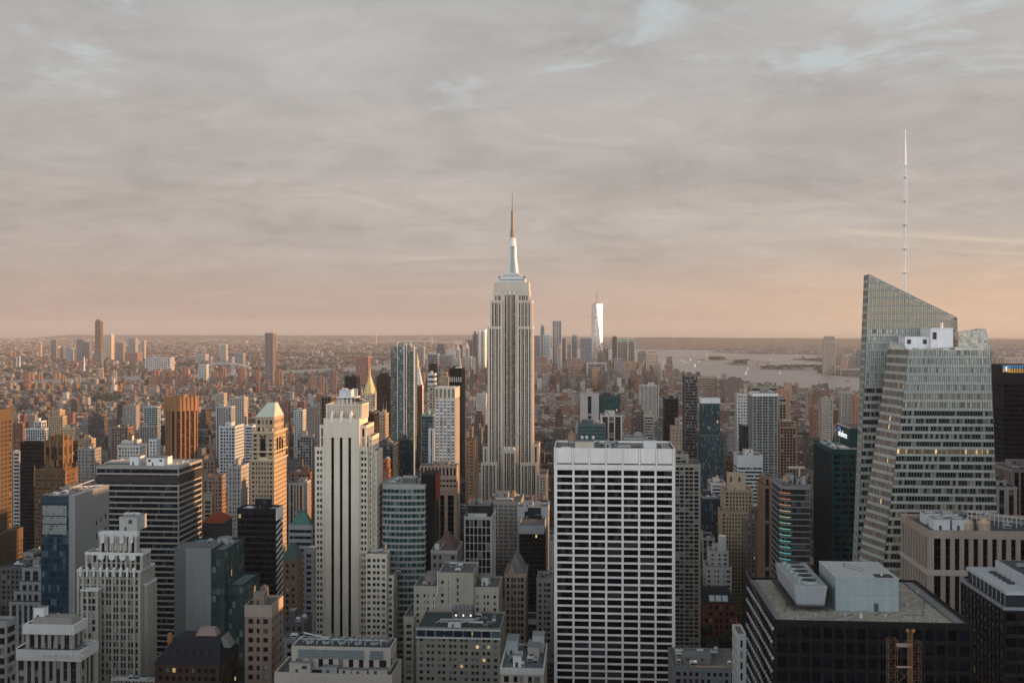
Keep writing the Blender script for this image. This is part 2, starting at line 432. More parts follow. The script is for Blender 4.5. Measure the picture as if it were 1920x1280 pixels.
def finish(root, Wm, Gm, Rm, st, panes=None, wname='facade'):
    loc = root.location
    mats = [stone(st['wall']), stone(st['span'] or st['wall']), stone(st['trim'] or st['wall']), stone(st['mull'] or st['wall'])]
    if Wm.f: Wm.build(wname, mats, root, loc)
    if panes:
        g = Gm.build('window', st['glass'], root, loc); g['kind'] = 'stuff'
        panes.sort(key=lambda q: -q[0]); cache = {}
        for _, c, (tx, ty), w, h in panes[:100]:
            key = (round(w, 1), round(h, 1), round(tx, 2))
            if key not in cache:
                m = MB(); nx, ny = ty, -tx
                def q(u, z, d): return (tx * u + nx * d, ty * u + ny * d, z)
                a, b, e = w / 2 - .01, h / 2 - .01, .06
                k = max(1, round(w / 2.2)) - .02
                m.poly([q(-a, -b, e), q(a, -b, e), q(a, b, e), q(-a, b, e)], 0, [(0.02, 0.02), (k, .02), (k, .98), (.02, .98)])
                for (u0, v0), (u1, v1) in (((-a, -b), (-a, b)), ((a, b), (a, -b)), ((-a, b), (a, b)), ((a, -b), (-a, -b))):
                    m.poly([q(u0, v0, 0), q(u0, v0, e), q(u1, v1, e), q(u1, v1, 0)], 0, [(0.02, .5)] * 4)
                o = m.build('window', st['glass'], root); cache[key] = o
            else:
                o = cache[key].copy(); COL.objects.link(o); o.parent = root
            o.location = Vector(c) - loc
    elif Gm.f: Gm.build('glazing', st['glass'], root, loc)
    if Rm.f: Rm.build('roof', stone(st['roof'] or ROOFS[rnd.randrange(5)], .9, .4, 'roofing'), root, loc)

def rect(x0, x1, y0, y1): return [(x0, y0), (x1, y0), (x1, y1), (x0, y1)]

# ------------------------------------------------------------------ rooftop pieces (parts of their building)
def tank(root, x, y, z, r=2.0, h=4.2, c=(.23, .15, .10)):
    m = MB(); leg = 2.6
    for a in (0, 1, 2, 3):
        ex, ey = r * .7 * (1 if a & 1 else -1), r * .7 * (1 if a & 2 else -1)
        m.box(x + ex - .15, x + ex + .15, y + ey - .15, y + ey + .15, z, z + leg)
    m.box(x - r * .9, x + r * .9, y - r * .9, y + r * .9, z + leg, z + leg + .25, bottom=True)
    m.lathe(x, y, [(r, z + leg + .25), (r * .97, z + leg + h)], 12, 1); m.lathe(x, y, [(r * 1.08, z + leg + h), (.1, z + leg + h + r * .75)], 12, 2)
    m.build('water_tank', [plain((.08, .08, .08)), stone(c), stone(tuple(k * .8 for k in c))], root, root.location)
def bulk(root, x0, x1, y0, y1, z, h, c, name='bulkhead', door=True):
    m = MB(); m.box(x0, x1, y0, y1, z, z + h, 0, mt=1); m.box(x0 - .15, x1 + .15, y0 - .15, y1 + .15, z + h, z + h + .35, 0, bottom=True, mt=1)
    if door and x1 - x0 > 3:
        a = x0 + (x1 - x0) * .3; m.box(a, a + 1.1, y0 - .06, y0, z, z + 2.2, 2)
        for k in range(int((x1 - x0) / 4)):
            b = x0 + 1 + k * 4
            if abs(b - a) > 2 and h > 3: m.box(b, b + 2, y0 - .05, y0, z + h * .55, z + h * .85, 2)
    m.build(name, [stone(c), stone(ROOFS[0], .9, .4, 'roofing'), plain((.05, .05, .055))], root, root.location)
def fan_unit(root, x, y, z, w=3.2, d=3.2, h=2.4, c=(.5, .51, .52), name='cooling_unit'):
    m = MB()
    m.box(x - w / 2, x + w / 2, y - d / 2, y + d / 2, z + .4, z + h, 0, bottom=True)
    for ex in (-1, 1): m.box(x + ex * w * .4 - .1, x + ex * w * .4 + .1, y - d * .4, y + d * .4, z, z + .4)
    m.box(x - w / 2 + .2, x + w / 2 - .2, y - d / 2 - .05, y - d / 2, z + .7, z + h * .7, 1)
    m.lathe(x, y, [(min(w, d) * .38, z + h), (min(w, d) * .36, z + h + .5)], 12, 0); m.lathe(x, y, [(min(w, d) * .30, z + h + .52), (.05, z + h + .53)], 12, 1)
    m.build(name, [plain(c), plain((.03, .03, .035))], root, root.location)
def duct(root, pts, z, r=.6, c=(.55, .56, .57)):
    m = MB()
    for (a, b), (c2, d) in zip(pts, pts[1:]):
        m.box(min(a, c2) - r, max(a, c2) + r, min(b, d) - r, max(b, d) + r, z + .5, z + .5 + 2 * r, bottom=True)
    for a, b in pts: m.box(a - .15, a + .15, b - .15, b + .15, z, z + .5)
    m.build('duct', plain(c), root, root.location)
def mast(root, x, y, z, h, r=.18, c=(.3, .3, .3), name='antenna'):
    m = MB(); m.lathe(x, y, [(r, z), (r * .4, z + h)], 6); m.build(name, plain(c), root, root.location)
def clutter(root, x0, x1, y0, y1, z, c=STONE, seed=0, n=6, tanks=1, big=True):
    q = random.Random(seed); w, d = x1 - x0, y1 - y0
    used = []
    def free(a, b, e, f):
        for (g, h, i, j) in used:
            if a < h and b > g and e < j and f > i: return False
        used.append((a - .5, b + .5, e - .5, f + .5)); return True
    if big and w > 9 and d > 9:
        bw, bd = w * q.uniform(.25, .5), d * q.uniform(.25, .45); a = x0 + q.uniform(.1, .9) * (w - bw); e = y0 + q.uniform(.25, .9) * (d - bd)
        if free(a, a + bw, e, e + bd): bulk(root, a, a + bw, e, e + bd, z, q.uniform(3, 6), c)
    for _ in range(tanks):
        for _t in range(8):
            r = q.uniform(1.6, 2.3); a, e = q.uniform(x0 + 3, max(x0 + 3.1, x1 - 3)), q.uniform(y0 + 3, max(y0 + 3.1, y1 - 3))
            if free(a - r, a + r, e - r, e + r):
                tank(root, a, e, z, r, q.uniform(3.5, 4.6), q.choice([(.23, .15, .10), (.34, .25, .17), (.16, .13, .11)])); break
    for _ in range(n):
        w2, d2 = q.uniform(1.6, 4.2), q.uniform(1.6, 3.6); a, e = q.uniform(x0 + w2, max(x0 + w2 + .1, x1 - w2)), q.uniform(y0 + d2, max(y0 + d2 + .1, y1 - d2))
        if free(a - w2 / 2, a + w2 / 2, e - d2 / 2, e + d2 / 2):
            fan_unit(root, a, e, z, w2, d2, q.uniform(1.3, 2.8), q.choice([(.5, .51, .52), (.33, .33, .34), (.62, .61, .58), (.2, .2, .21)]))
    if w > 10 and n > 2:
        a, e = x0 + w * q.uniform(.1, .3), y0 + d * q.uniform(.2, .4)
        if free(a, a + w * .4, e - .6, e + .6): duct(root, [(a, e), (a + w * .4, e)], z, .5)

# ------------------------------------------------------------------ registry of towers (used to fill the rest of the city round them)
HERO = []      # dict(x0,x1,y0,y1,z,px0,px1,vt,vb,sn,Y)
def reg(root, label, x0, x1, y0, y1, z, vb):
    cs = [proj(x, max(y, 5), z) for x in (x0, x1) for y in (y0, y1)]
    HERO.append(dict(x0=min(x0, x1), x1=max(x0, x1), y0=y0, y1=y1, z=z, px0=min(c[0] for c in cs), px1=max(c[0] for c in cs), vt=min(c[1] for c in cs), vb=vb,
                     sn=label.split(' with ')[0].split(',')[0], Y=y0))

def B(name, label, Y, tiers, st, xs=None, D=None, vb=1300, roof=7, tanks=0, side=None, cat='building', seed=None, group=None):
    """a tower from measured bearings: tiers = (px left, px right, px row of the top[, front offset, depth, 'g' from the ground])"""
    x0p, x1p = tiers[0][0], tiers[0][1]
    if xs is not None:
        e = x1p if xs > x1p else x0p
        D = max(6.0, Y * ((1100 - e) / (1100 - xs) - 1))
    D = D or 30.0
    cx = (wx(x0p, Y) + wx(x1p, Y)) / 2
    root = empty(name, (cx, Y + D / 2, 0)); tag(root, label, cat, group)
    Wm, Gm, Rm = MB(), MB(), MB(); panes = [] if st['win'] else None; zb = 0; ext = []
    for t in tiers:
        ya = t[3] if len(t) > 3 else 0; dd = t[4] if len(t) > 4 and t[4] else D; mode = t[5] if len(t) > 5 else 's'
        yy = Y + ya; a, b = wx(t[0], yy), wx(t[1], yy); z = wz(t[2], (t[0] + t[1]) / 2, yy)
        z0 = 0 if (mode == 'g' or not ext) else zb
        s2 = t[6] if len(t) > 6 else st
        pp = min(s2['par'], (z - z0) * .4)
        if pp != s2['par']: s2 = dict(s2, par=pp)
        storey_block(Wm, Gm, Rm, rect(a, b, yy, yy + dd), z0, z, s2, panes, side)
        zb = z; ext.append((a, b, yy, yy + dd, z))
    finish(root, Wm, Gm, Rm, st, panes)
    a, b, e, f, z = ext[-1]
    if roof or tanks: clutter(root, a + 1, b - 1, e + 1, f - 1, z - 1, st['wall'], seed if seed is not None else int(Y + x0p), roof, tanks)
    reg(root, label, min(q[0] for q in ext), max(q[1] for q in ext), min(q[2] for q in ext), max(q[3] for q in ext), max(q[4] for q in ext), vb)
    root['roofbox'] = [float(q) for q in ext[-1]]
    return root, ext

# ================================================================== THE LARGE BUILDINGS NEAR THE CAMERA
# --- white stone slab with a grid of wide dark window bands
def white_slab():
    Y = 600; x0, x1 = wx(1039, Y), wx(1266, Y); z = wz(840, 1150, Y); D = 40; w = x1 - x0; px = w / 227
    lab = 'broad white stone slab tower with seven columns of wide dark windows'
    root = empty('office_tower', ((x0 + x1) / 2, Y + D / 2, 0)); tag(root, lab, 'building')
    Wm, Gm, Rm, panes = MB(), MB(), MB(), []
    fr = [1039, 1070, 1102, 1134.5, 1167, 1199, 1231.5, 1266]
    pl = []
    st = sty('grid', wall=(.80, .735, .69), glass=glass(c=(.004, .004, .007), blind=(.055, .05, .055), pb=.4, ior=1.38, lit=.004), bay=w / 7, fl=13.5 * px, ph=3.7 * px, pw=[3.9 * px], cw=3.6 * px, par=40 * px, pd=.65, sd=.4, win=True, roof=(.22, .21, .20))
    storey_block(Wm, Gm, Rm, rect(x0, x1, Y, Y + D), 0, z, st, panes)
    # the blank top band: joints between the panels and the dark slot under it
    zt = z - 40 * px; bw = (w - 2 * st['cw']) / 7
    J = MB()
    for k in range(8):
        u = x0 + st['cw'] + k * bw
        for e in (-.55, .55): J.box(u + e - .07, u + e + .07, Y - .125, Y - .11, zt + 7 * px, z - .3)
    for k in range(7):
        u = x0 + st['cw'] + k * bw
        J.box(u + 2.2 * px, u + bw - 2.2 * px, Y - .135, Y - .10, zt + 9.0 * px, zt + 11.5 * px)
    J.build('panel_joint', plain((.05, .045, .045)), root, root.location)
    finish(root, Wm, Gm, Rm, st, panes)
    # roof: screens, penthouse, hatches, tank
    zr = z - 1
    bulk(root, wx(1078, Y), wx(1114, Y), Y + 6, Y + 12, zr, 3.6, (.50, .44, .35), door=False)
    bulk(root, wx(1135, Y), wx(1146, Y), Y + 8, Y + 14, zr, 3.2, (.36, .36, .35))
    bulk(root, wx(1209, Y), wx(1233, Y), Y + 10, Y + 20, zr, 4.2, (.66, .64, .61), name='screen_wall', door=False)
    m = MB(); m.box(wx(1185, Y), wx(1202, Y), Y + 5, Y + 14, zr, zr + .8); m.box(wx(1240, Y), wx(1260, Y), Y + 4, Y + 22, zr, zr + .6)
    m.build('roof_hatch', plain((.03, .03, .03)), root, root.location)
    m = MB()
    for k in range(4): m.box(wx(1243 + 4 * k, Y), wx(1244.2 + 4 * k, Y), Y + 4, Y + 22, zr + .6, zr + 1.5)
    m.build('hatch_rail', plain((.6, .6, .6)), root, root.location)
    m = MB(); m.box(wx(1052, Y), wx(1069, Y), Y + 5, Y + 9, zr, zr + .7); m.build('roof_panel', plain((.75, .76, .77)), root, root.location)
    tank(root, wx(1071, Y), Y + 20, zr, 2.4, 4.2, (.30, .2, .13))
    for k, a in enumerate((1084, 1104, 1122, 1128, 1150, 1158)): fan_unit(root, wx(a, Y), Y + 16 + (k % 3) * 6, zr, 2.6, 2.6, 2.2, (.33, .34, .34))
    m = MB()
    for a in (1091, 1100, 1113): m.lathe(wx(a, Y), Y + 30, [(.1, zr), (.1, zr + 3), (.9, zr + 3.4), (.9, zr + 4.6), (.2, zr + 5)], 8)
    m.build('roof_vent', plain((.6, .62, .64)), root, root.location)
    mast(root, wx(1155, Y), Y + 12, zr, 5); mast(root, wx(1232, Y), Y + 25, zr, 4)
    duct(root, [(wx(1160, Y), Y + 12), (wx(1183, Y), Y + 12)], zr, .5, (.36, .38, .38))
    reg(root, lab, x0, x1, Y, Y + D, z, 1300)
white_slab()

# --- cream stepped tower with three dark window shafts
def shaft_tower():
    Y = 690; px = dep(640, Y) / F
    lab = 'tall cream stone tower with three black window shafts up its front'
    X = lambda p: wx(p, Y); Z = lambda v: wz(v, 640, Y)
    root = empty('stepped_tower', (X(645), Y + 15, 0)); tag(root, lab, 'building')
    Wm, Gm, Rm, panes = MB(), MB(), MB(), []
    c = (.68, .585, .465)
    st = sty('pair', wall=c, glass=glass(pb=.38, blind=(.34, .32, .28)), bay=7 * px, fl=11.3 * px, pw=[1.3 * px, 6 * px], ph=5.2 * px, cw=1.6 * px, pd=.45, sd=.44, par=3 * px, win=True, roof=(.2, .2, .19))
    W6 = 67.0
    shaft = dict(st, plist=[(0, 12.2 / W6), (18 / W6, 29.7 / W6), (35.4 / W6, 47.2 / W6), (52.8 / W6, 1.0)], cw=.1, ph=.4, fl=11.3 * px, span=(.012, .012, .014), sd=.05, pd=1.0, par=36 * px, glass=GBLK)
    Gs = MB(); Ws = MB(); Rs = MB()
    storey_block(Ws, Gs, Rs, rect(X(607), X(674), Y, Y + 26), 0, Z(784), shaft)
    finish(root, Ws, Gs, Rs, shaft, None, 'shaft_front')
    # fluted crown
    crown = dict(st, bay=3.4 * px, pw=[1.6 * px], ph=0, par=1.0, pd=.5, cw=2 * px, glass=stone((.53, .45, .35)))
    Wc, Gc, Rc = MB(), MB(), MB()
    storey_block(Wc, Gc, Rc, rect(X(609), X(677), Y + 3, Y + 24), Z(784) - 1, Z(758), crown)
    finish(root, Wc, Gc, Rc, crown, None, 'crown')
    for p in (622.5, 640, 657.5):                                   # pointed buttress ornaments over the shafts
        m = MB(); a = 2.6 * px
        m.box(X(p) - a, X(p) + a, Y - .55, Y + .2, Z(792), Z(779))
        m.frustum(rect(X(p) - a, X(p) + a, Y - .55, Y + 3.2), rect(X(p) - .3, X(p) + .3, Y + 1, Y + 3.2), Z(779), Z(771))
        m.build('buttress', stone((.78, .72, .64)), root, root.location)
        m = MB(); m.poly([(X(p) - 2.3 * px, Y - .02, Z(796)), (X(p) + 2.3 * px, Y - .02, Z(796)), (X(p), Y - .02, Z(790))])
    # shoulders and wings
    for a, b, v, vb, ya, dd, bay, cw in ((589.5, 606.9, 838, None, 1.2, 24, 6.6, 2.6), (598, 606.9, 797, 838.3, 2, 22, 5, 1.8), (674.1, 688.5, 838, None, 1.2, 26, 6.2, 1.0), (674.1, 686, 797, 838.3, 2, 24, 6, 2.6), (688.6, 696, 818, None, 4, 22, 6, 1.6), (696.1, 703, 846, None, 6, 20, 6, 1.6)):
        s2 = dict(st, bay=bay * px, pw=[1.9 * px], cw=cw * px, par=5 * px)
        if vb: s2.update(fl=16 * px, ph=2.2 * px)
        storey_block(Wm, Gm, Rm, rect(X(a), X(b), Y + ya, Y + ya + dd), 0 if vb is None else Z(vb), Z(v), s2, panes)
    # the lower annex at the side, in two steps
    an = dict(st, bay=8.4 * px, pw=[2.6 * px, 4.2 * px])
    storey_block(Wm, Gm, Rm, rect(X(691), X(730), Y - 9, Y + 1.9), 0, Z(1031), dict(an, par=7 * px), panes)
    storey_block(Wm, Gm, Rm, rect(X(703.1), X(741), Y - 6, Y + 30), 0, Z(1072), an, panes)
    finish(root, Wm, Gm, Rm, st, panes)
    # machinery frame on the roof
    zr = Z(758) - 1; m = MB()
    for p in (630, 638, 646, 654): 
        for yy in (Y + 8, Y + 18): m.box(X(p) - .2, X(p) + .2, yy - .2, yy + .2, zr, Z(746))
    for v in (752, 746): m.box(X(628), X(656), Y + 7.6, Y + 8.1, Z(v) - .25, Z(v) + .25, bottom=True)
    m.box(X(627), X(664), Y + 6, Y + 20, Z(747), Z(745), bottom=True)
    for p in (661, 664.5): m.box(X(p) - .3, X(p) + .3, Y + 8, Y + 8.6, Z(745), Z(730))
    m.box(X(655), X(665), Y + 8, Y + 8.6, Z(731), Z(729.5), bottom=True)
    m.build('roof_frame', plain((.72, .72, .70)), root, root.location)
    bulk(root, X(631), X(653), Y + 8, Y + 18, Z(745), Z(733) - Z(745), (.55, .57, .58), 'machine_house', False)
    m = MB()
    for p in (636, 641): m.lathe(X(p), Y + 12, [(1.3, Z(733)), (1.5, Z(730.5)), (.4, Z(729))], 10)
    m.build('roof_vent', plain((.6, .6, .6)), root, root.location)
    m = MB(); m.tube((X(603), Y + 12, Z(742)), (X(628), Y + 12, Z(748)), .35); m.tube((X(603), Y + 12, Z(742)), (X(628), Y + 12, Z(743)), .2); m.tube((X(664), Y + 14, Z(748)), (X(678), Y + 16, Z(754)), .5)
    m.build('window_washing_rig', plain((.45, .38, .33)), root, root.location)
    clutter(root, X(693), X(727), Y - 8, Y + 1, Z(1031) - 1, c, 5, 4, 0, False); clutter(root, X(733), X(740), Y, Y + 25, Z(1072) - 1, c, 6, 3, 0, False)
    reg(root, lab, X(589), X(741), Y - 9, Y + 30, Z(758), 1206)
shaft_tower()

# --- the tall stepped stone skyscraper with a silver mast
def spire_tower():
    Y = 1290; px = dep(957, Y) / F
    lab = 'tallest grey limestone skyscraper with stepped crown and silver mast'
    X = lambda p, e=0: wx(p, Y + e); Z = lambda v: wz(v, 957, Y)
    root = empty('skyscraper', (X(957), Y + 21, 0)); tag(root, lab, 'building')
    c = (.58, .50, .41)
    st = sty('strip', wall=c, span=(.115, .066, .05), glass=glass(c=(.012, .011, .011), pb=.22, blind=(.30, .26, .2)), bay=3.6 * px, pw=[.8 * px, 2.3 * px], ph=2.0, fl=3.75, pd=1.0, sd=.22, cw=2.4 * px, par=3)
    blue = dict(st, span=(.045, .045, .055), pw=[.8 * px, 1.8 * px])
    Wm, Gm, Rm = MB(), MB(), MB()
    def blk(a, b, v, y0, y1, s=st, vb=None, par=3): storey_block(Wm, Gm, Rm, rect(X(a), X(b), Y + y0, Y + y1), 0 if vb is None else Z(vb), Z(v), dict(s, par=par))
    # shaft: two flanks with a recessed centre
    for a, b in ((914.5, 942), (969, 998.5)): blk(a, b, 612, 0, 41)
    for a, b in ((918.5, 942), (969, 997)): blk(a, b, 563, 1.5, 39, vb=612.3)
    blk(942.1, 968.9, 548, 5, 38, blue)
    for a, b in ((924, 942), (969, 992.5)): blk(a, b, 545, 5, 36, vb=563.3, par=6)
    blk(926, 991, 528.5, 7, 34, dict(st, ph=2.6, span=None, sd=.6, pw=[3.0 * px]), vb=548.3, par=11)
    # lower wings and the arched centre panel
    blk(943, 968, 838, -6, 4.9, blue, par=7)
    blk(903, 933, 866, -10, 0, par=3); blk(976, 1008, 866, -10, 0, par=3)
    blk(904.5, 914.4, 838, 4, 40); blk(998.6, 1010, 833, 4, 40)
    blk(885.5, 902.5, 886, -6, 44, dict(st, ph=1.8, span=None, sd=.7)); blk(1010.1, 1025.5, 888, -6, 44, dict(st, ph=1.8, span=None, sd=.7))
    finish(root, Wm, Gm, Rm, st)
    m = MB()
    for p in (947, 955.5, 964):                                         # white arch heads over the centre bays
        for v, yy in ((838, Y - 6.2), (548, Y + 4.8)):
            m.lathe(X(p), yy + .3, [(2.2 * px, Z(v + 4)), (1.8 * px, Z(v + 1)), (.6 * px, Z(v - 2))], 8)
    m.build('arch_head', stone((.74, .68, .60)), root, root.location)
    # stepped observatory roof
    m = MB()
    for a, b, v0, v1, k in ((933, 984, 528.8, 521, 9), (937, 979, 521, 517, 11), (941, 975, 517, 514, 13), (944, 972, 514, 510.5, 14)):
        m.box(X(a), X(b), Y + k, Y + 41 - k, Z(v0) - .5, Z(v1), bottom=True)
    m.build('observatory_deck', stone((.58, .58, .56)), root, root.location)
    m = MB()
    for v in (523.5, 518.5, 515): m.box(X(934.5 + (524 - v) * .8), X(982.5 - (524 - v) * .8), Y + 8.6 + (524 - v) * .45, Y + 8.9 + (524 - v) * .45, Z(v + 1), Z(v))
    m.build('observatory_window', GD, root, root.location)
    for p in (936, 981): bulk(root, X(p) - 2.4, X(p) + 2.4, Y + 12, Y + 18, Z(521), 2.5, (.25, .27, .26), door=False)
    # mast: winged shaft, drum, dome
    cx, cyy = X(958.5), Y + 20.5; silver = stone((.74, .73, .71), .35, .1, 'aluminium')
    m = MB()
    m.lathe(cx, cyy, [(7 * px, Z(510.5)), (5.6 * px, Z(480)), (5.3 * px, Z(459))], 16)
    m.build('mast_shaft', stone((.42, .40, .37)), root, root.location)
    for ang in (45, 135, 225, 315):
        m = MB(); dx, dy = math.cos(R(ang)), math.sin(R(ang))
        for r0, v0, v1 in ((11.6, 510.5, 501), (10.4, 501, 492), (9.2, 492, 483), (8.0, 483, 459)):
            r = r0 * px * 1.15; e = 1.7 * px
            pts = [(cx + dx * a - dy * b, cyy + dy * a + dx * b) for a, b in ((2 * px, -e), (r, -e), (r, e), (2 * px, e))]
            m.prism(pts, Z(v0), Z(v1))
        m.build('mast_wing', silver, root, root.location)
    m = MB(); m.lathe(cx, cyy, [(7.4 * px, Z(460)), (7.4 * px, Z(452)), (6.4 * px, Z(451)), (6.4 * px, Z(446.5)), (7 * px, Z(446)), (6 * px, Z(444.5)), (2 * px, Z(442))], 16)
    m.build('mast_drum', silver, root, root.location)
    dk = plain((.27, .225, .19), .5); m = MB()
    m.lathe(cx, cyy, [(4.2 * px, Z(443)), (3.8 * px, Z(430))], 8)
    for v in (429.5, 433, 436, 439): m.lathe(cx, cyy, [(4.6 * px, Z(v + .6)), (4.6 * px, Z(v - .4))], 8)
    m.lathe(cx, cyy, [(2.9 * px, Z(430)), (2.4 * px, Z(408)), (2.1 * px, Z(391))], 6)
    for v in range(394, 428, 4): m.lathe(cx, cyy, [(2.9 * px, Z(v + .7)), (2.9 * px, Z(v - .5))], 6)
    m.lathe(cx, cyy, [(1.15 * px, Z(391)), (.9 * px, Z(373)), (.5 * px, Z(356))], 6)
    for v in (386, 380, 374, 368): m.lathe(cx, cyy, [(1.0 * px, Z(v + .5)), (1.0 * px, Z(v - .5))], 6)
    m.build('antenna', dk, root, root.location)
    reg(root, lab, X(885), X(1026), Y - 10, Y + 44, Z(528), 938)
spire_tower()

# --- the faceted glass tower on the right with a lattice spire
def bilin(Wm, Gm, edge, z0, z1, fl, nb, sp, md=.16, ztop=None, mull=.10, off=0):
    """curtain wall between two edges given by height: edge(z) -> (P, Q); optional sloping head ztop(u)"""
    nf = max(1, round((z1 - z0) / fl)); fh = (z1 - z0) / nf
    P0, Q0 = edge(z0); w = math.dist(P0, Q0)
    T = Vector((Q0[0] - P0[0], Q0[1] - P0[1])).normalized(); n = (T.y, -T.x)
    def pt(u, z, d):
        P, Q = edge(z); return (P[0] + (Q[0] - P[0]) * u + n[0] * d, P[1] + (Q[1] - P[1]) * u + n[1] * d, z)
    umax = lambda z: 1.0
    if ztop:
        def umax(z):
            if z <= ztop(1.0): return 1.0
            lo, hi = 0.0, 1.0
            for _ in range(30):
                mid = (lo + hi) / 2
                if ztop(mid) > z: lo = mid
                else: hi = mid
            return lo
    for k in range(nf):
        za, zb = z0 + k * fh, z0 + (k + 1) * fh; ua, ub = umax(za), umax(zb)
        if ua < .01: break
        Gm.poly([pt(0, za, 0), pt(ua, za, 0), pt(ub, zb, 0), pt(0, zb, 0)], 0, [(off, k), (off + nb * ua, k), (off + nb * ub, k + 1), (off, k + 1)])
        zs = za + fh * sp; us = umax(zs)
        Wm.poly([pt(0, za, md), pt(ua, za, md), pt(us, zs, md), pt(0, zs, md)], 0)
        Wm.poly([pt(0, zs, md), pt(us, zs, md), pt(us, zs, 0), pt(0, zs, 0)], 0)
        Wm.poly([pt(0, za, 0), pt(ua, za, 0), pt(ua, za, md), pt(0, za, md)], 0)
        for zz in (zs, za): 
            u2 = umax(zz); Wm.poly([pt(0, zz - .06, md + .06), pt(u2, zz - .06, md + .06), pt(u2, zz + .06, md + .06), pt(0, zz + .06, md + .06)], 1)
    for j in range(nb + 1):
        u = j / nb; zt = min(z1, ztop(u)) if ztop else z1
        if zt - z0 < 1: continue
        segs = 1 if not ztop else 1
        e = mull / w
        a0, a1 = max(0, u - e), min(1, u + e)
        Wm.poly([pt(a0, z0, md + .1), pt(a1, z0, md + .1), pt(a1, zt, md + .1), pt(a0, zt, md + .1)], 1)
        Wm.poly([pt(a0, z0, 0), pt(a0, z0, md + .1), pt(a0, zt, md + .1), pt(a0, zt, 0)], 1)
        Wm.poly([pt(a1, z0, md + .1), pt(a1, z0, 0), pt(a1, zt, 0), pt(a1, zt, md + .1)], 1)

def screen_glass():
    m, t, p = new_mat('screen_glass'); out = [n for n in t.n if n.type == 'OUTPUT_MATERIAL'][0]
    p.inputs['Base Color'].default_value = (.42, .42, .37, 1); p.inputs['Roughness'].default_value = .1; p.inputs['IOR'].default_value = 1.6
    tr = t.N('BsdfTransparent'); tr.inputs[0].default_value = (.90, .92, .88, 1); mx = t.N('MixShader'); mx.inputs[0].default_value = .5
    t.L(tr.outputs[0], mx.inputs[1]); t.L(p.outputs[0], mx.inputs[2]); t.L(mx.outputs[0], out.inputs[0]); return m
def glass_tower():
    Y = 540
    lab = 'faceted glass tower with slanted roof and white lattice spire'
    root = empty('glass_tower', (wx(1750, Y), Y + 30, 0)); tag(root, lab, 'building')
    pt = lambda p, v, yy: (wx(p, yy), yy, wz(v, p, yy))
    def line(a, b):                                        # a straight edge in space as a function of height
        return lambda z: (a[0] + (b[0] - a[0]) * (z - a[2]) / (b[2] - a[2]), a[1] + (b[1] - a[1]) * (z - a[2]) / (b[2] - a[2]))
    def drop(p0, v0, p1, v1, yy0, yy1):                     # edge through two measured points carried on to the ground
        a, b = pt(p0, v0, yy0), pt(p1, v1, yy1); return line(a, b), a
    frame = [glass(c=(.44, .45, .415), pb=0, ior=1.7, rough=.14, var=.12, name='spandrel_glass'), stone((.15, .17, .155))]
    g_mid = glass(c=(.30, .29, .25), blind=(.56, .51, .41), pb=.9, lit=.004, ior=1.8, rough=.05)  # pale base colour paints in the sky mirrored by the middle floors
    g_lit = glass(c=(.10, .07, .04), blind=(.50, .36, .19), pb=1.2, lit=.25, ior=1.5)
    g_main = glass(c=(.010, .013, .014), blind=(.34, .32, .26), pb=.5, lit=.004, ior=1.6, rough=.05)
    g_top = glass(c=(.46, .475, .43), blind=(.62, .61, .54), pb=.5, ior=1.9, rough=.07, var=.35)  # paler still: reflected sky put into the base colour of the upper glass
    g_pink_reflection = glass(c=(.25, .17, .135), blind=(.46, .30, .22), pb=.7, ior=2.2, rough=.05, lit=.01)  # warm reflections of the left facet, painted as pink base colour
    # front mass
    FLl, fl = drop(1704, 656, 1656, 1060, Y, Y); FRl, fr = drop(1856, 647, 1873, 1060, Y, Y); LLl, ll = drop(1668, 637, 1610, 1060, Y + 20, Y + 20)
    BRl, br = drop(1857, 645, 1868, 1060, Y + 34, Y + 34)
    zf = min(fl[2], fr[2]); zw = zf - 22
    Wm, G1, G2, G3 = MB(), MB(), MB(), MB()
    zz = [0, wz(960, 1760, Y), wz(855, 1760, Y), wz(842, 1760, Y), wz(770, 1760, Y), zw]; G5, G6 = MB(), MB()
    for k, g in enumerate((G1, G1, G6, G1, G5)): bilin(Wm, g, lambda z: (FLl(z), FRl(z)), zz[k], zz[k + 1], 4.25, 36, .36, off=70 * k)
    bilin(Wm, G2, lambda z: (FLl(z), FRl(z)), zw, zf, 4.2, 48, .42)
    bilin(Wm, G3, lambda z: (LLl(z), FLl(z)), 0, zf, 4.25, 16, .40)
    bilin(Wm, G1, lambda z: (FRl(z), BRl(z)), 0, zf, 4.25, 14, .42)
    # the heads of the facets rise above the flat line
    for A, Bq, za, zb in ((FLl, FRl, fl[2], fr[2]), (LLl, FLl, ll[2], fl[2])):
        P, Q = A(za), Bq(zb); P1, Q1 = A(zf), Bq(zf)
        G2.poly([(*P1, zf), (*Q1, zf), (*Q, zb + .02), (*P, za + .02)], 0, [(0, 0), (14, 0), (14, 2), (0, 2)])
        Wm.tube((*P, za), (*Q, zb), .35, 0)
    # back shaft with the long sloping head
    Yb = Y + 36
    L0, l0 = drop(1629, 515, 1607, 1060, Yb, Yb); R0, r0 = drop(1794, 596, 1802, 1060, Yb, Yb)
    zt = l0[2]; zr = r0[2]
    ztop = lambda u: zt + (zr - zt) * u
    RR = lambda z: R0(min(z, zr)); edge = lambda z: (L0(z), RR(z))
    zm = zr - 38
    bilin(Wm, G1, edge, 0, zm, 4.25, 46, .42)
    dpt = 9
    back = lambda f: (lambda z: (f(z)[0], f(z)[1] + dpt))
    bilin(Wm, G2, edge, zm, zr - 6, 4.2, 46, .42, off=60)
    G7 = MB(); bilin(Wm, G7, edge, zr - 6, zt, 4.2, 46, .12, ztop=ztop, off=60, md=.05)
    rb = back(R0); lb = back(L0); e2 = lambda z: (lb(z), rb(min(z, zr)))
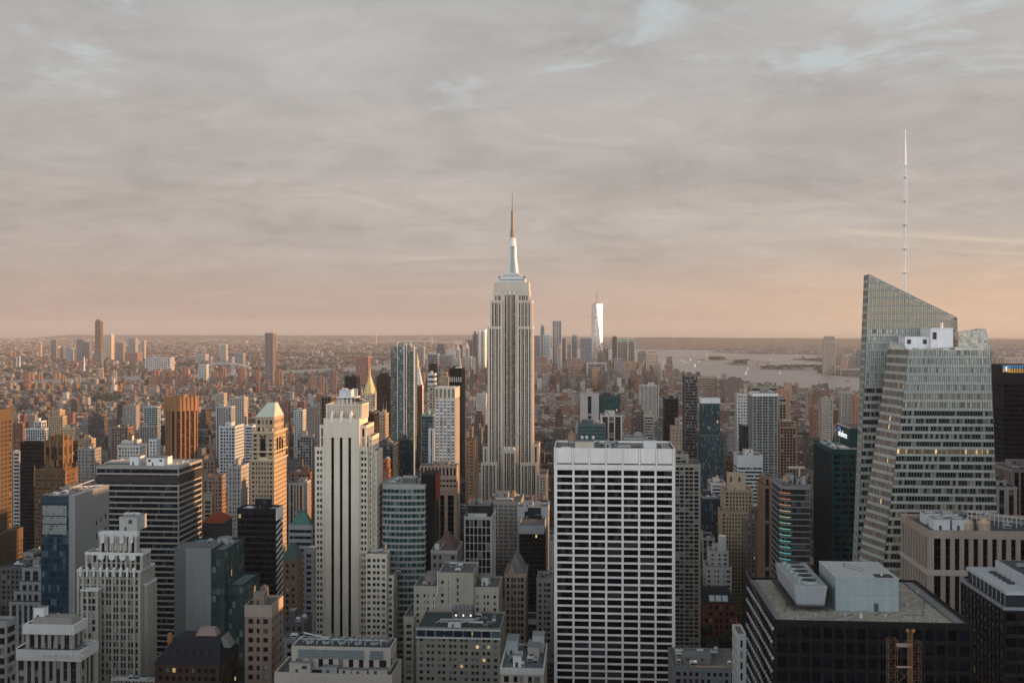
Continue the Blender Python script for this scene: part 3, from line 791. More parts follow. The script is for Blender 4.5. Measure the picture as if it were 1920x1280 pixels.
    bilin(Wm, G7, e2, zr - 6, zt, 4.2, 23, .10, ztop=ztop, off=90, md=.05)
    P, Q = edge(zt)[0], edge(zr)[1]
    # sides and back of the shaft, sloping head frame
    bilin(Wm, G2, lambda z: (back(L0)(z), L0(z)), 0, zt - .1, 4.25, 4, .4)
    bilin(Wm, G2, lambda z: (R0(z), back(R0)(z)), 0, zr, 4.25, 4, .4)
    H = MB()
    H.poly([(*back(L0)(0), 0), (*L0(0), 0)][::-1] + [(*L0(zt), zt), (*back(L0)(zt), zt)][::1]) if False else None
    bz = [(*back(R0)(0), 0), (*back(L0)(0), 0), (*back(L0)(zr - 6), zr - 6), (*back(R0)(zr - 6), zr - 6)]
    H.poly(bz)
    H.build('rear_wall', frame[0], root, root.location)
    T_ = MB()
    T_.tube((*P, zt), (*Q, zr), .45); T_.tube((*back(L0)(zt), zt), (*back(R0)(zr), zr), .45)
    for k in range(12):
        u = k / 11; z = ztop(u); a = (P[0] + (Q[0] - P[0]) * u, P[1] + (Q[1] - P[1]) * u); T_.tube((*a, z), (a[0], a[1] + dpt, z), .25)
    T_.build('roof_truss', plain((.32, .35, .33)), root, root.location)
    Wm.build('curtain_wall', frame, root, root.location)
    G1.build('glazing', g_main, root, root.location); G2.build('glazing', g_top, root, root.location); G3.build('glazing', g_pink_reflection, root, root.location); G5.build('glazing', g_mid, root, root.location); G6.build('glazing', g_lit, root, root.location); G7.build('crown_glazing', screen_glass(), root, root.location)
    # roof of the front mass
    m = MB(); a = [FLl(zf - 1.5), FRl(zf - 1.5), BRl(zf - 1.5)]; m.poly([(*LLl(zf - 1.5), zf - 1.5), (*a[0], zf - 1.5), (*a[1], zf - 1.5), (*a[2], zf - 1.5), (wx(1668, Y + 35), Y + 35, zf - 1.5)])
    m.build('roof', stone((.10, .10, .10), .9, .4, 'roofing'), root, root.location)
    # small glass prow at the right of the roof
    Yc = Y + 20; m = MB(); a, b = pt(1797, 648, Yc), pt(1856, 648, Yc); at, bt = pt(1798, 624, Yc), pt(1847, 617, Yc)
    Wp, Gp = MB(), MB()
    Gp.poly([a, b, bt, at], 0, [(0, 0), (16, 0), (13, 6), (0, 6)])
    Gp.poly([b, (b[0], b[1] + 14, b[2]), (bt[0], bt[1] + 14, bt[2]), bt], 0, [(0, 0), (6, 0), (6, 6), (0, 6)])
    Gp.poly([(a[0], a[1] + 14, a[2]), a, at, (at[0], at[1] + 14, at[2])], 0, [(0, 0), (6, 0), (6, 6), (0, 6)])
    Gp.poly([(b[0], b[1] + 14, b[2]), (a[0], a[1] + 14, a[2]), (at[0], at[1] + 14, at[2]), (bt[0], bt[1] + 14, bt[2])], 0, [(0, 0), (6, 0), (6, 6), (0, 6)])
    lerp = lambda p, q, t: tuple(p[i] + (q[i] - p[i]) * t for i in range(3))
    for k in range(15): Wp.tube(lerp(a, b, k / 14), lerp(at, bt, k / 14), .10)
    for k in range(6): Wp.tube(lerp(a, at, k / 5), lerp(b, bt, k / 5), .10)
    Wp.tube(bt, b, .35); Wp.tube(at, bt, .3); Wp.tube((bt[0], bt[1] + 14, bt[2]), (b[0], b[1] + 14, b[2]), .3); Wp.tube(bt, (bt[0], bt[1] + 14, bt[2]), .3)
    Wp.build('prow_frame', frame, root, root.location); Gp.build('prow_glazing', g_top, root, root.location)
    zr2 = zf - 1.5
    bulk(root, wx(1697, Y + 14), wx(1746, Y + 14), Y + 14, Y + 26, zr2, wz(632, 1720, Y + 14) - zr2, (.74, .74, .75), 'machine_house')
    bulk(root, wx(1745, Y + 12), wx(1787, Y + 12), Y + 12, Y + 28, zr2, wz(616, 1765, Y + 12) - zr2, (.76, .75, .75), 'machine_house')
    m = MB(); z5 = wz(616, 1765, Y + 12); m.lathe(wx(1765, Y + 18), Y + 18, [(.9, z5), (.8, z5 + 2.2), (1.0, z5 + 2.3), (1.0, z5 + 3.0)], 10); m.build('chimney', plain((.7, .66, .62)), root, root.location)
    for k, p in enumerate((1712, 1722, 1733, 1741, 1752, 1790, 1800, 1812, 1826, 1838)): fan_unit(root, wx(p, Y + 6), Y + 6 + (k % 3) * 1.2, zr2, 2.2, 2, 1.3 + (k % 2) * .6, (.3, .3, .3) if k % 2 else (.5, .5, .5))
    # lattice spire standing on the rear of the shaft
    Ys = Yb + 13; base = wz(556, 1697, Ys); tip = wz(243, 1695, Ys); cx = wx(1697, Ys); white = plain((.80, .79, .77)); m = MB()
    z1, z2, z3 = wz(420, 1697, Ys), wz(310, 1697, Ys), wz(268, 1697, Ys)
    def leg(k, z):
        r = 1.9 - .75 * (z - base) / (z2 - base); a = R(90 + 120 * k); return (cx + r * math.cos(a), Ys + r * math.sin(a), z)
    base0 = base - 14
    for k in range(3): m.tube(leg(k, base0), leg(k, z2), .17)
    nn = 22
    for i in range(nn):
        a, b = base + (z2 - base) * i / nn, base + (z2 - base) * (i + 1) / nn
        for k in range(3):
            m.tube(leg(k, a), leg((k + 1) % 3, b), .07); m.tube(leg(k, b), leg((k + 1) % 3, b), .09)
    for i in range(0, nn + 1, 4): 
        z = base + (z2 - base) * i / nn; m.lathe(cx, Ys, [(2.3 - .9 * i / nn, z - .12), (2.3 - .9 * i / nn, z + .12)], 6)
    m.tube((cx, Ys, base0), (cx, Ys, z2), .28, 0, 6)
    m.lathe(cx, Ys, [(.75, z2), (.62, z3)], 8); m.lathe(cx, Ys, [(.5, z3), (.3, tip)], 6)
    m.build('spire', white, root, root.location)
    reg(root, lab, wx(1607, Yb), wx(1875, Y), Y, Yb + dpt, zf, 1075)
glass_tower()

# --- black tower with the gravel roof
def gravel_roof_tower():
    Y = 292; lab = 'black office tower with gravel roof carrying a pale plant house'
    x0, x1 = wx(1452, Y), wx(1824, Y); z = wz(1165, 1640, Y); D = Y * ((1452 - 1100) / (1401 - 1100) - 1)
    root = empty('office_tower', ((x0 + x1) / 2, Y + D / 2, 0)); tag(root, lab, 'building')
    Wm, Gm, Rm, panes = MB(), MB(), MB(), []
    st = sty('grid', wall=(.007, .0075, .009), glass=glass(c=(.004, .006, .010), blind=(.007, .010, .014), pb=.9, ior=1.36), bay=3.0, pw=[.75], ph=1.2, fl=4.1, pd=.35, sd=.2, cw=.5, par=1.4, cap=.05, win=True, roof=(.46, .38, .28))
    side = dict(st, wall=(.05, .05, .05), pw=[.3], ph=.25, pd=.35, sd=.3)
    storey_block(Wm, Gm, Rm, rect(x0, x1, Y, Y + D), 0, z, st, panes, side, roof=False)
    finish(root, Wm, Gm, Rm, st, panes)
    # the folded concrete lattice on the side wall
    m = MB(); e = x0 - .1
    nb = int(D / 3.2)
    for k in range(nb + 1):
        for f in range(int(z / 4.1)):
            zz = z - 2.5 - f * 4.1; yy = Y + 1.0 + (D - 2) * k / nb + (1.6 if f % 2 else 0)
            if yy < Y + D - 1.2 and zz > 60: m.box(e - .5, e, yy - .75, yy + .75, zz - .35, zz + .35, bottom=True)
    m.build('side_fin', stone((.42, .42, .42)), root, root.location)
    m = MB()
    for f in range(0, 34): m.tube((e - .25, Y + .5, z - 4 - f * 4.1), (e - .25, Y + D - .5, z - 4 - f * 4.1 + 6), .14)
    m.build('side_brace', stone((.10, .11, .115)), root, root.location)
    # gravel, walkway of pavers round the edge, kerb
    zr = z - .6
    gm, t, p = new_mat('gravel'); tc = t.N('TexCoord')
    n1 = t.N('TexVoronoi', i_Scale=2.2); t.L(tc.outputs['Object'], n1.inputs['Vector']); n2 = t.N('TexNoise', i_Scale=.16, i_Detail=6.0, i_Roughness=.7); t.L(tc.outputs['Object'], n2.inputs['Vector'])
    c = t.MIX(n2.outputs['Fac'], (.22, .185, .14), (.42, .37, .31)); sx = t.N('SeparateXYZ'); t.L(n1.outputs['Color'], sx.inputs[0])
    v = t.N('VectorMath', operation='SCALE'); t.L(c, v.inputs[0]); t.L(t.M('ADD', .55, t.M('MULTIPLY', sx.outputs[0], .9)), v.inputs['Scale']); t.L(v.outputs[0], p.inputs['Base Color']); p.inputs['Roughness'].default_value = .95
    m = MB(); m.box(x0 + .5, x1 - .5, Y + .5, Y + D - .5, zr - .3, zr); m.build('roof', gm, root, root.location)
    m = MB()
    for a, b, q, r in ((x0 + 1.2, x0 + 2.6, Y + 1, Y + D - 1), (x1 - 4.2, x1 - 1.4, Y + 1, Y + D - 1)): m = MB(); m.box(a, b, q, r, zr, zr + .08); m.build('walkway', stone((.23, .23, .225)), root, root.location)
    m = MB()
    for k in range(40): m.box(x0 + 1.15, x0 + 2.65, Y + 1 + k * 1.35, Y + 1.06 + k * 1.35, zr + .08, zr + .1); m.box(x1 - 4.25, x1 - 1.35, Y + 1 + k * 1.35, Y + 1.06 + k * 1.35, zr + .08, zr + .1)
    m.build('paver_joint', plain((.05, .05, .05)), root, root.location); m = MB()
    for a in (x1 - 4.3, x1 - 1.3, x1 - .75): m.box(a - .08, a + .08, Y + 1, Y + D - 1, zr, zr + .25)
    m.build('edge_rail', plain((.05, .05, .055)), root, root.location)
    # plant house
    Yp = Y + 13.0; a, b = wx(1567, Yp), wx(1685, Yp); zt = zr + 9.2; Dp = 21.5
    m = MB(); m.box(a, b, Yp, Yp + Dp, zr, zt, 0); m.box(a - .12, b + .12, Yp - .12, Yp + Dp + .12, zt, zt + .3, 0, bottom=True, mt=1)
    m.box(a, b, Yp - .03, Yp, zr + 4.6, zr + 4.68, 2)
    o = m.build('plant_house', [stone((.29, .335, .34)), stone((.44, .435, .42)), plain((.2, .23, .24))], root, root.location)
    w = b - a
    m = MB(); m.box(a + w * .61, a + w * .68, Yp - .06, Yp, zr, zr + 2.3); m.build('door', plain((.05, .07, .08)), o)
    m = MB(); m.box(a + w * .88, a + w * .97, Yp - .06, Yp, zr, zr + 2.3); m.build('door', plain((.28, .33, .34)), o)
    for q in o.children: q.location = -Vector(root.location)
    m = MB(); m.box(a + w * .66, a + w * .93, Yp + 1.0, Yp + 4.6, zt + .3, zt + .5); m.build('roof_hatch', plain((.02, .02, .02)), root, root.location)
    m = MB(); m.lathe(a + w * .77, Yp + 2.6, [(.25, zt + .5), (.25, zt + .9)], 8); m.build('roof_vent', plain((.8, .8, .8)), root, root.location)
    m = MB()
    for q in ((.3, 15), (.38, 13), (.45, 11), (.52, 14), (.42, 17)): m.tube((a + w * q[0], Yp + q[1], zt + .38), (a + w * (q[0] + .09), Yp + q[1] - 3, zt + .38), .09)
    m.box(a + w * .33, a + w * .36, Yp + 15, Yp + 15.4, zt + .3, zt + 1.3)
    m.build('roof_pipe', plain((.22, .22, .22)), root, root.location)
    # cooling tower block: sloping casing on a steel frame with four fans on top
    Yc = Y + 12; Dc = 30; c0, c1 = wx(1490, Yc), wx(1550, Yc); zc = zr + 1.6; zh = zc + 5.6
    m = MB(); m.frustum(rect(c0 + .6, c1 - .6, Yc + .3, Yc + Dc - .3), rect(c0 - .2, c1 + .2, Yc, Yc + Dc), zc, zh, 0, bottom=True)
    for k in range(9): m.box(c0 + .3 - k * .06, c1 - .3 + k * .06, Yc + .22 - k * .033, Yc + .27 - k * .033, zc + .6 + k * .55, zc + .66 + k * .55, 1)
    o = m.build('cooling_tower', [stone((.31, .32, .32)), plain((.20, .21, .22))], root, root.location)
    m = MB()
    for xx in (c0, (c0 + c1) / 2, c1):
        for k in range(7): m.box(xx - .15, xx + .15, Yc + k * Dc / 6.2, Yc + k * Dc / 6.2 + .3, zr, zc)
    m.box(c0 - 1.2, c1 + .9, Yc - .9, Yc + Dc, zc - .35, zc, bottom=True); m.box(c0 - 1.2, c0 - 1.05, Yc - .9, Yc + Dc, zc, zc + 1.0); m.box(c0 - 1.2, c1 + .9, Yc - .9, Yc - .8, zc + .5, zc + .6)
    m.build('steel_frame', plain((.035, .035, .04)), root, root.location)
    for k in range(5):
        m = MB(); fx, fy = (c0 + c1) / 2 + .4, Yc + 4 + k * 5.6; m.lathe(fx, fy, [(2.4, zh), (2.3, zh + .8)], 20, 0); m.lathe(fx, fy, [(2.15, zh + .82), (.1, zh + .83)], 20, 1)
        for q in range(6): m.tube((fx, fy, zh + .9), (fx + 2.2 * math.cos(q * 1.047), fy + 2.2 * math.sin(q * 1.047), zh + .9), .05, 1)
        m.box(fx - 3.4, fx - 2.4, fy - .5, fy + .5, zh, zh + 1.0, 0)
        f = m.build('fan', [plain((.30, .34, .33)), plain((.03, .03, .03))], o); f.location = -Vector(root.location)
    m = MB(); m.box(wx(1612, Y + 5), wx(1617, Y + 5), Y + 5, Y + 5.7, zr, zr + 1.5); m.box(wx(1496, Y + 4), wx(1497, Y + 4), Y + 4, Y + 4.2, zr, zr + 1.2); m.box(wx(1751, Y + 3), wx(1752, Y + 3), Y + 3, Y + 3.2, zr, zr + 1.1)
    m.build('vent_pipe', plain((.5, .48, .46)), root, root.location)
    m = MB()                                                        # conduits, drains and a guard rail on the gravel
    for a, b, c2, d in ((1500, 4, 1500, 9), (1500, 4, 1560, 4), (1560, 4, 1600, 9), (1690, 9, 1730, 9), (1730, 9, 1735, 30), (1470, 9, 1480, 40), (1640, 8, 1650, 12)):
        m.tube((wx(a, Y + b), Y + b, zr + .2), (wx(c2, Y + d), Y + d, zr + .2), .10)
    m.build('conduit', plain((.16, .16, .16)), root, root.location)
    for a, b in ((1530, 6), (1585, 7), (1700, 20), (1720, 34), (1475, 22), (1660, 7)):
        m = MB(); q = wx(a, Y + b); m.lathe(q, Y + b, [(.3, zr), (.3, zr + .7), (.55, zr + .75), (.5, zr + 1.0)], 8); m.build('roof_vent', plain((.36, .37, .37)), root, root.location)
    m = MB()
    for k in range(24):
        u = Y + 1.2 + k * (D - 2.4) / 23
        m.box(x0 + .55, x0 + .62, u, u + .07, zr, zr + 1.1)
    m.tube((x0 + .58, Y + 1.2, zr + 1.1), (x0 + .58, Y + D - 1.2, zr + 1.1), .05); m.tube((x0 + .58, Y + 1.2, zr + .6), (x0 + .58, Y + D - 1.2, zr + .6), .04)
    m.build('guard_rail', plain((.2, .2, .2)), root, root.location)
    reg(root, lab, x0, x1, Y, Y + D, z, 1300)
gravel_roof_tower()

# --- brown tower with tall stone fins at the right edge
r_, e_ = B('office_tower', 'brown tower with tall pale stone fins and two round roof tanks', 480, [(1741, 2080, 996)],
    sty('strip', wall=(.33, .26, .215), span=(.012, .010, .010), glass=GBLK, bay=4.05, pw=[1.9], ph=.8, fl=4.2, pd=1.1, sd=.1, cw=1.3, par=3.6, roof=(.09, .09, .095), win=True), xs=1690, roof=0)
def fin_roof(root, e):
    x0, x1, y0, y1, z = e; zr = z - 1; X = lambda p, yy: wx(p, yy)
    m = MB(); m.box(x0 - .6, x1 + .6, y0 - .55, y0 - .1, z - 20.2, z - 17.6, bottom=True); m.box(x0 - .55, x0 - .1, y0 - .1, y1, z - 20.2, z - 17.6, bottom=True)
    m.build('string_course', stone((.42, .34, .29)), root, root.location)
    for p, yy in ((1752, y0 + 6), (1735, y0 + 20)):
        for k in range(2): 
            a = X(p, yy) + k * 8; bulk(root, a, a + 7, yy, yy + 8, zr, 4.6, (.56, .57, .57), 'cooling_unit'); 
            m = MB(); m.lathe(a + 3.5, yy + 4, [(2.4, zr + 4.95), (2.3, zr + 5.6)], 14); m.build('fan', plain((.4, .4, .4)), root, root.location)
    for p in (1813, 1845): 
        m = MB(); q = X(p, y0 + 8); m.lathe(q, y0 + 8, [(2.9, zr), (2.9, zr + 3.4)], 16, 0); m.lathe(q, y0 + 8, [(3.0, zr + 3.4), (.2, zr + 5.4)], 16, 1); m.build('round_tank', [stone((.42, .33, .25)), stone((.62, .42, .25))], root, root.location)
    m = MB(); a = X(1822, y0 + 14)
    for k in range(9):
        for q in (0, 5): m.box(a + k * 4 - .12, a + k * 4 + .12, y0 + 14 + q - .12, y0 + 14 + q + .12, zr, zr + 7 - k * .5)
        m.tube((a + k * 4, y0 + 14, zr + 7 - k * .5), (a + k * 4, y0 + 19, zr + 7 - k * .5), .12)
    for q in (14, 19):
        m.tube((a, y0 + q, zr + 7), (a + 32, y0 + q, zr + 3), .16); m.tube((a, y0 + q, zr + 4.6), (a + 32, y0 + q, zr + .9), .12)
    m.build('steel_frame', plain((.55, .56, .56)), root, root.location)
    bulk(root, X(1790, y0 + 24), X(1815, y0 + 24), y0 + 24, y0 + 36, zr, 4, (.1, .1, .11))
    for k in range(8): fan_unit(root, X(1775 + k * 16, y0 + 22), y0 + 12 + (k % 3) * 8, zr, 3, 3, 2, (.35, .33, .32))
fin_roof(r_, e_[-1])

# --- dark tower with stepped pale roof terraces in the corner
def terrace_tower():
    Y = 330; lab = 'black tower with pale stepped roof terraces and a row of dark roof fans'
    x0, x1 = wx(1882, Y), wx(2150, Y); z = wz(1138, 1900, Y); D = 37
    root = empty('office_tower', ((x0 + x1) / 2, Y + D / 2, 0)); tag(root, lab, 'building')
    Wm, Gm, Rm = MB(), MB(), MB()
    st = sty('dark', wall=(.010, .010, .012), roof=(.33, .33, .33), trim=(.26, .27, .29), par=.9, bay=3.2, pw=[.5], fl=4)
    storey_block(Wm, Gm, Rm, rect(x0, x1, Y, Y + D), 0, z, st)
    finish(root, Wm, Gm, Rm, st)
    m = MB(); m.box(x0 + 2, x1, Y + 3, Y + D - 1, z - .5, z + 3.2, 1); m.box(x0 + 1.6, x1, Y + 2.2, Y + D - .5, z + 3.2, z + 4.2, 0, bottom=True)
    for k in range(9): m.box(x0 + 1.92, x0 + 2.0, Y + 4 + k * 3.4, Y + 4.3 + k * 3.4, z - .5, z + 3.2, 0)
    m.build('terrace', [stone((.46, .47, .48)), plain((.02, .03, .035))], root, root.location)
    zt = z + 4.2; m = MB(); a = x0 + 10
    m.box(a, x1, Y + 9, Y + 33, zt, zt + 3.2, 0); m.build('penthouse', [stone((.44, .45, .47))], root, root.location)
    m = MB(); m.box(a + .8, x1 - 1, Y + 10, Y + 32, zt + 3.2, zt + 3.35); m.build('roof', stone((.08, .085, .09), .9, .4, 'roofing'), root, root.location)
    for k in range(8): fan_unit(root, a + 4 + (k % 4) * 5, Y + 14 + (k // 4) * 8, zt + 3.35, 2.6, 2.6, 1.0, (.25, .26, .27))
    for k in range(5): 
        m = MB(); fx, fy = x0 + 7.2, Y + 13 + k * 3.6; m.lathe(fx, fy, [(1.25, zt), (1.2, zt + .5)], 12); m.lathe(fx, fy, [(1.0, zt + .51), (.1, zt + .52)], 12); m.build('fan', plain((.045, .045, .05)), root, root.location)
    reg(root, lab, x0, x1, Y, Y + D, z, 1300)
terrace_tower()

# --- orange lattice hoist in front of the black tower
def hoist():
    Y = 262; px = dep(1697, Y) / F; X = lambda p: wx(p, Y); z = wz(1199, 1697, Y); zt = wz(1181, 1705, Y)
    root = empty('lattice_hoist', (X(1697), Y, 0)); tag(root, 'orange lattice construction hoist in front of the black gravel-roofed tower', 'construction hoist')
    mm = plain((.25, .14, .07), .6)
    for a, b, top in ((1666.5, 1683, z), (1711, 1727.5, z - .6)):
        m = MB(); c = [(X(a), Y), (X(b), Y), (X(b), Y + 2), (X(a), Y + 2)]
        for q in c: m.tube((*q, 0), (*q, top), .045)
        zz = top
        while zz > 90:
            for i in range(4):
                p, q = c[i], c[(i + 1) % 4]; m.tube((*p, zz), (*q, zz), .028); m.tube((*p, zz), (*q, zz - 2.3), .024)
            zz -= 2.3
        m.build('lattice_mast', mm, root, root.location)
    m = MB(); zz = zt; c = [(X(1702), Y - .9), (X(1709), Y - .9), (X(1709), Y), (X(1702), Y)]
    for q in c: m.tube((*q, 0), (*q, zt), .055)
    while zz > 90:
        for i in range(4):
            p, q = c[i], c[(i + 1) % 4]; m.tube((*p, zz), (*q, zz), .035); m.tube((*p, zz), (*q, zz - 1.1), .035)
        zz -= 1.1
    for s in (1700.3, 1710.7): m.lathe(X(s), Y - .45, [(.15, zt - .5), (.42, zt - .2), (.42, zt + .25), (.2, zt + .45)], 8)
    m.build('centre_mast', plain((.25, .135, .055), .6), root, root.location)
    m = MB()
    for k in range(18):
        q = z - 1.2 - k * 5.6; m.box(X(1683), X(1711), Y + .4, Y + 1.2, q - .7 if k == 0 else q - .25, q, bottom=True)
    m.build('platform', stone((.33, .27, .24)), root, root.location)
    m = MB()
    for k in range(30):
        q = z - 3 - k * 4.2; m.tube((X(1683), Y + 1, q), (X(1711), Y + 1, q - 3.8 if k % 2 else q + 3.8), .05)
    m.build('cross_brace', mm, root, root.location)
hoist()

# ================================================================== LEFT HALF
# cream tower with the scalloped art deco crown
def deco_tower():
    Y = 520; px = dep(210, Y) / F; X = lambda p, e=0: wx(p, Y + e); Z = lambda v: wz(v, 210, Y)
    lab = 'pale cream art deco tower with scalloped crown and white roundels'
    root = empty('art_deco_tower', (X(210), Y + 15, 0)); tag(root, lab, 'building')
    c = (.37, .335, .285); wh = (.60, .58, .55)
    Wm, Gm, Rm, panes = MB(), MB(), MB(), []
    st = sty('pair', wall=c, glass=glass(pb=.45, blind=(.42, .41, .38)), bay=7.1 * px, fl=12.9 * px, pw=[1.2 * px, 3.9 * px], ph=3.6 * px, cw=2.2 * px, par=3 * px, pd=.7, sd=.35, win=True, trim=wh)
    D = Y * ((1100 - 262) / (1100 - 281) - 1)
    storey_block(Wm, Gm, Rm, rect(X(144), X(263), Y, Y + D + 6), 0, Z(1068), st, panes)
    storey_block(Wm, Gm, Rm, rect(X(159), X(191), Y - 4.5, Y - .1), 0, Z(1101), st, panes)
    storey_block(Wm, Gm, Rm, rect(X(263.2), X(270), Y + 4, Y + 16), 0, Z(1096), st, panes)
    storey_block(Wm, Gm, Rm, rect(X(221), X(304), Y - 8, Y - 4.6), 0, Z(1262), st, panes)
    t2 = dict(st, bay=9.5 * px, pw=[3.4 * px], ph=2 * px, par=5 * px)
    storey_block(Wm, Gm, Rm, rect(X(156), X(264), Y + 2, Y + D), Z(1068) - 1, Z(1037), t2)
    t3 = dict(st, bay=10.2 * px, pw=[5 * px], ph=0, fl=40, par=9 * px)
    storey_block(Wm, Gm, Rm, rect(X(177), X(249), Y + 5, Y + D - 4), Z(1037) - 1, Z(1000), t3)
    finish(root, Wm, Gm, Rm, st, panes)
    for k, p in enumerate((187, 207, 227, 246)):                           # white roundels on the second step
        m = MB(); n = 8; r = 6.4 * px; zc = Z(1045)
        pts = [(X(p) + r * math.cos(R(22.5 + 45 * i)), zc + r * math.sin(R(22.5 + 45 * i))) for i in range(n)]
        m.poly([(a, Y + 1.2, b) for a, b in pts])
        for i in range(n): a, b = pts[i], pts[(i + 1) % n]; m.poly([(a[0], Y + 1.2, a[1]), (a[0], Y + 1.9, a[1]), (b[0], Y + 1.9, b[1]), (b[0], Y + 1.2, b[1])])
        m.build('roundel', stone(wh), root, root.location)
    for k in range(8):                                                     # fluted scallops of the crown
        p = 180.5 + 9.4 * k; m = MB(); m.lathe(X(p), Y + 5, [(2.3 * px, Z(1036)), (2.3 * px, Z(1012))], 8); m.lathe(X(p), Y + 5, [(3.0 * px, Z(1012)), (3.0 * px, Z(1008))], 8)
        m.build('pilaster', stone((.45, .41, .355)), root, root.location)
    for k in range(4):
        p = 186 + 18 * k; m = MB()
        m.poly([(X(p - 4), Y + 3.6, Z(1002)), (X(p - 4), Y + 3.6, Z(1018)), (X(p), Y + 3.0, Z(1021)), (X(p + 4), Y + 3.6, Z(1018)), (X(p + 4), Y + 3.6, Z(1002)), (X(p), Y + 3.0, Z(1005))][::1])
        m.build('shell_ornament', stone(wh), root, root.location)
    for k in range(9):
        p = 152 + 12.5 * k; m = MB(); m.box(X(p) - .5, X(p) + .5, Y - .95, Y - .1, Z(1080), Z(1066)); m.frustum(rect(X(p) - .9, X(p) + .9, Y - 1.1, Y + .3), rect(X(p) - .1, X(p) + .1, Y - .5, Y - .3), Z(1066), Z(1062)); m.build('finial', stone(wh), root, root.location)
    bulk(root, X(204), X(238), Y + 12, Y + 24, Z(1000) - 1, Z(978) - Z(1000) + 1, (.40, .39, .37), 'machine_house')
    for p in (212, 222, 231): fan_unit(root, X(p), Y + 17, Z(978), 3, 3, 1.6, (.55, .55, .54))
    clutter(root, X(224), X(300), Y - 7.5, Y - 5, Z(1262) - 1, c, 3, 4, 0, False)
    reg(root, lab, X(144), X(304), Y - 8, Y + D + 6, Z(1000), 1300)
deco_tower()

# corner classical block, bottom left
r_, e_ = B('stone_building', 'pale classical block with white cornice and mansard attic in the corner', 450,
    [(27, 150, 1218, 0, 15), (48, 137, 1170, 2.5, 11)],
    sty('strip', wall=(.34, .30, .255), span=(.05, .045, .04), glass=glass(pb=.5, blind=(.40, .40, .36)), bay=3.3, pw=[1.5], ph=1.1, fl=4.4, pd=.6, sd=.15, par=4.6, trim=(.60, .565, .53), win=True, cap=.9), roof=0)
def corner_roof(root, e):
    (x0, x1, y0, y1, z) = e[0]; a, b, c, d, zz = e[1]
    m = MB(); m.frustum(rect(a - .3, b + .3, c - .3, d + .3), rect(a + 3, b - 2, c + 2, d - 2), zz - 4.6, zz + 2.4); m.build('mansard_roof', stone((.26, .24, .21)), root, root.location)
    bulk(root, wx(63, 456), wx(82, 456), 456, 460, zz + 1, 5, (.70, .68, .64))
    for k in range(5): mast(root, a + 6 + k * 4, c - 1.5, z - 1, 5 - k % 2, .12, (.6, .6, .6))
    clutter(root, b + 1, x1 - 1, y0 + 2, y1 - 2, z - 1, STONE, 4, 6, 0, False)
    m = MB()
    for k in range(8): m.lathe(x0 + 14 + k * 2.6, y0 - .95, [(.55, z - 2.6), (.55, z - 1.5)], 8)
    m.build('cornice_boss', stone((.62, .58, .54)), root, root.location)
corner_roof(r_, e_)

# banded slab, glass and metal tower
r_, e_ = B('office_tower', 'broad slab tower with alternating pale bands and dark blue glass', 690, [(180, 335, 874)],
    sty('band', wall=(.32, .275, .235), glass=glass(c=(.004, .009, .014), blind=(.05, .09, .11), pb=.25, ior=1.42), bay=1.75, pw=[.16], ph=1.15, fl=3.95, pd=.14, sd=.42, cw=.5, par=1.2, win=True, roof=(.42, .40, .37), trim=(.30, .27, .24)), xs=380, roof=0, vb=1230)
def band_roof(root, e):
    x0, x1, y0, y1, z = e; zr = z - 1
    m = MB(); m.box(x0 - .1, x1 + .1, y0 - .52, y0 - .1, z - 11.5, z - 6.5); m.box(x1 + .1, x1 + .52, y0, y1, z - 11.5, z - 6.5); m.build('dark_band', plain((.035, .03, .03)), root, root.location)
    bulk(root, wx(243, y0 + 14), wx(260, y0 + 14), y0 + 14, y0 + 24, zr, 5.5, (.68, .66, .63)); bulk(root, wx(275, y0 + 12), wx(308, y0 + 12), y0 + 12, y0 + 26, zr, 5, (.72, .70, .67))
    m = MB(); m.box(wx(192, y0 + 16), wx(240, y0 + 16), y0 + 16, y0 + 30, zr, zr + .8); m.build('roof_hatch', plain((.08, .09, .09)), root, root.location)
    m = MB()
    for k in range(8): m.box(wx(195 + 6 * k, y0 + 16), wx(197 + 6 * k, y0 + 16), y0 + 16, y0 + 30, zr + .8, zr + 1.5)
    m.build('roof_panel', plain((.45, .47, .47)), root, root.location)
    for k in range(7): fan_unit(root, wx(318 + k % 3 * 6, y0 + 8), y0 + 8 + k * 4, zr, 1.6, 1.6, .9, (.5, .49, .47))
band_roof(r_, e_[-1])

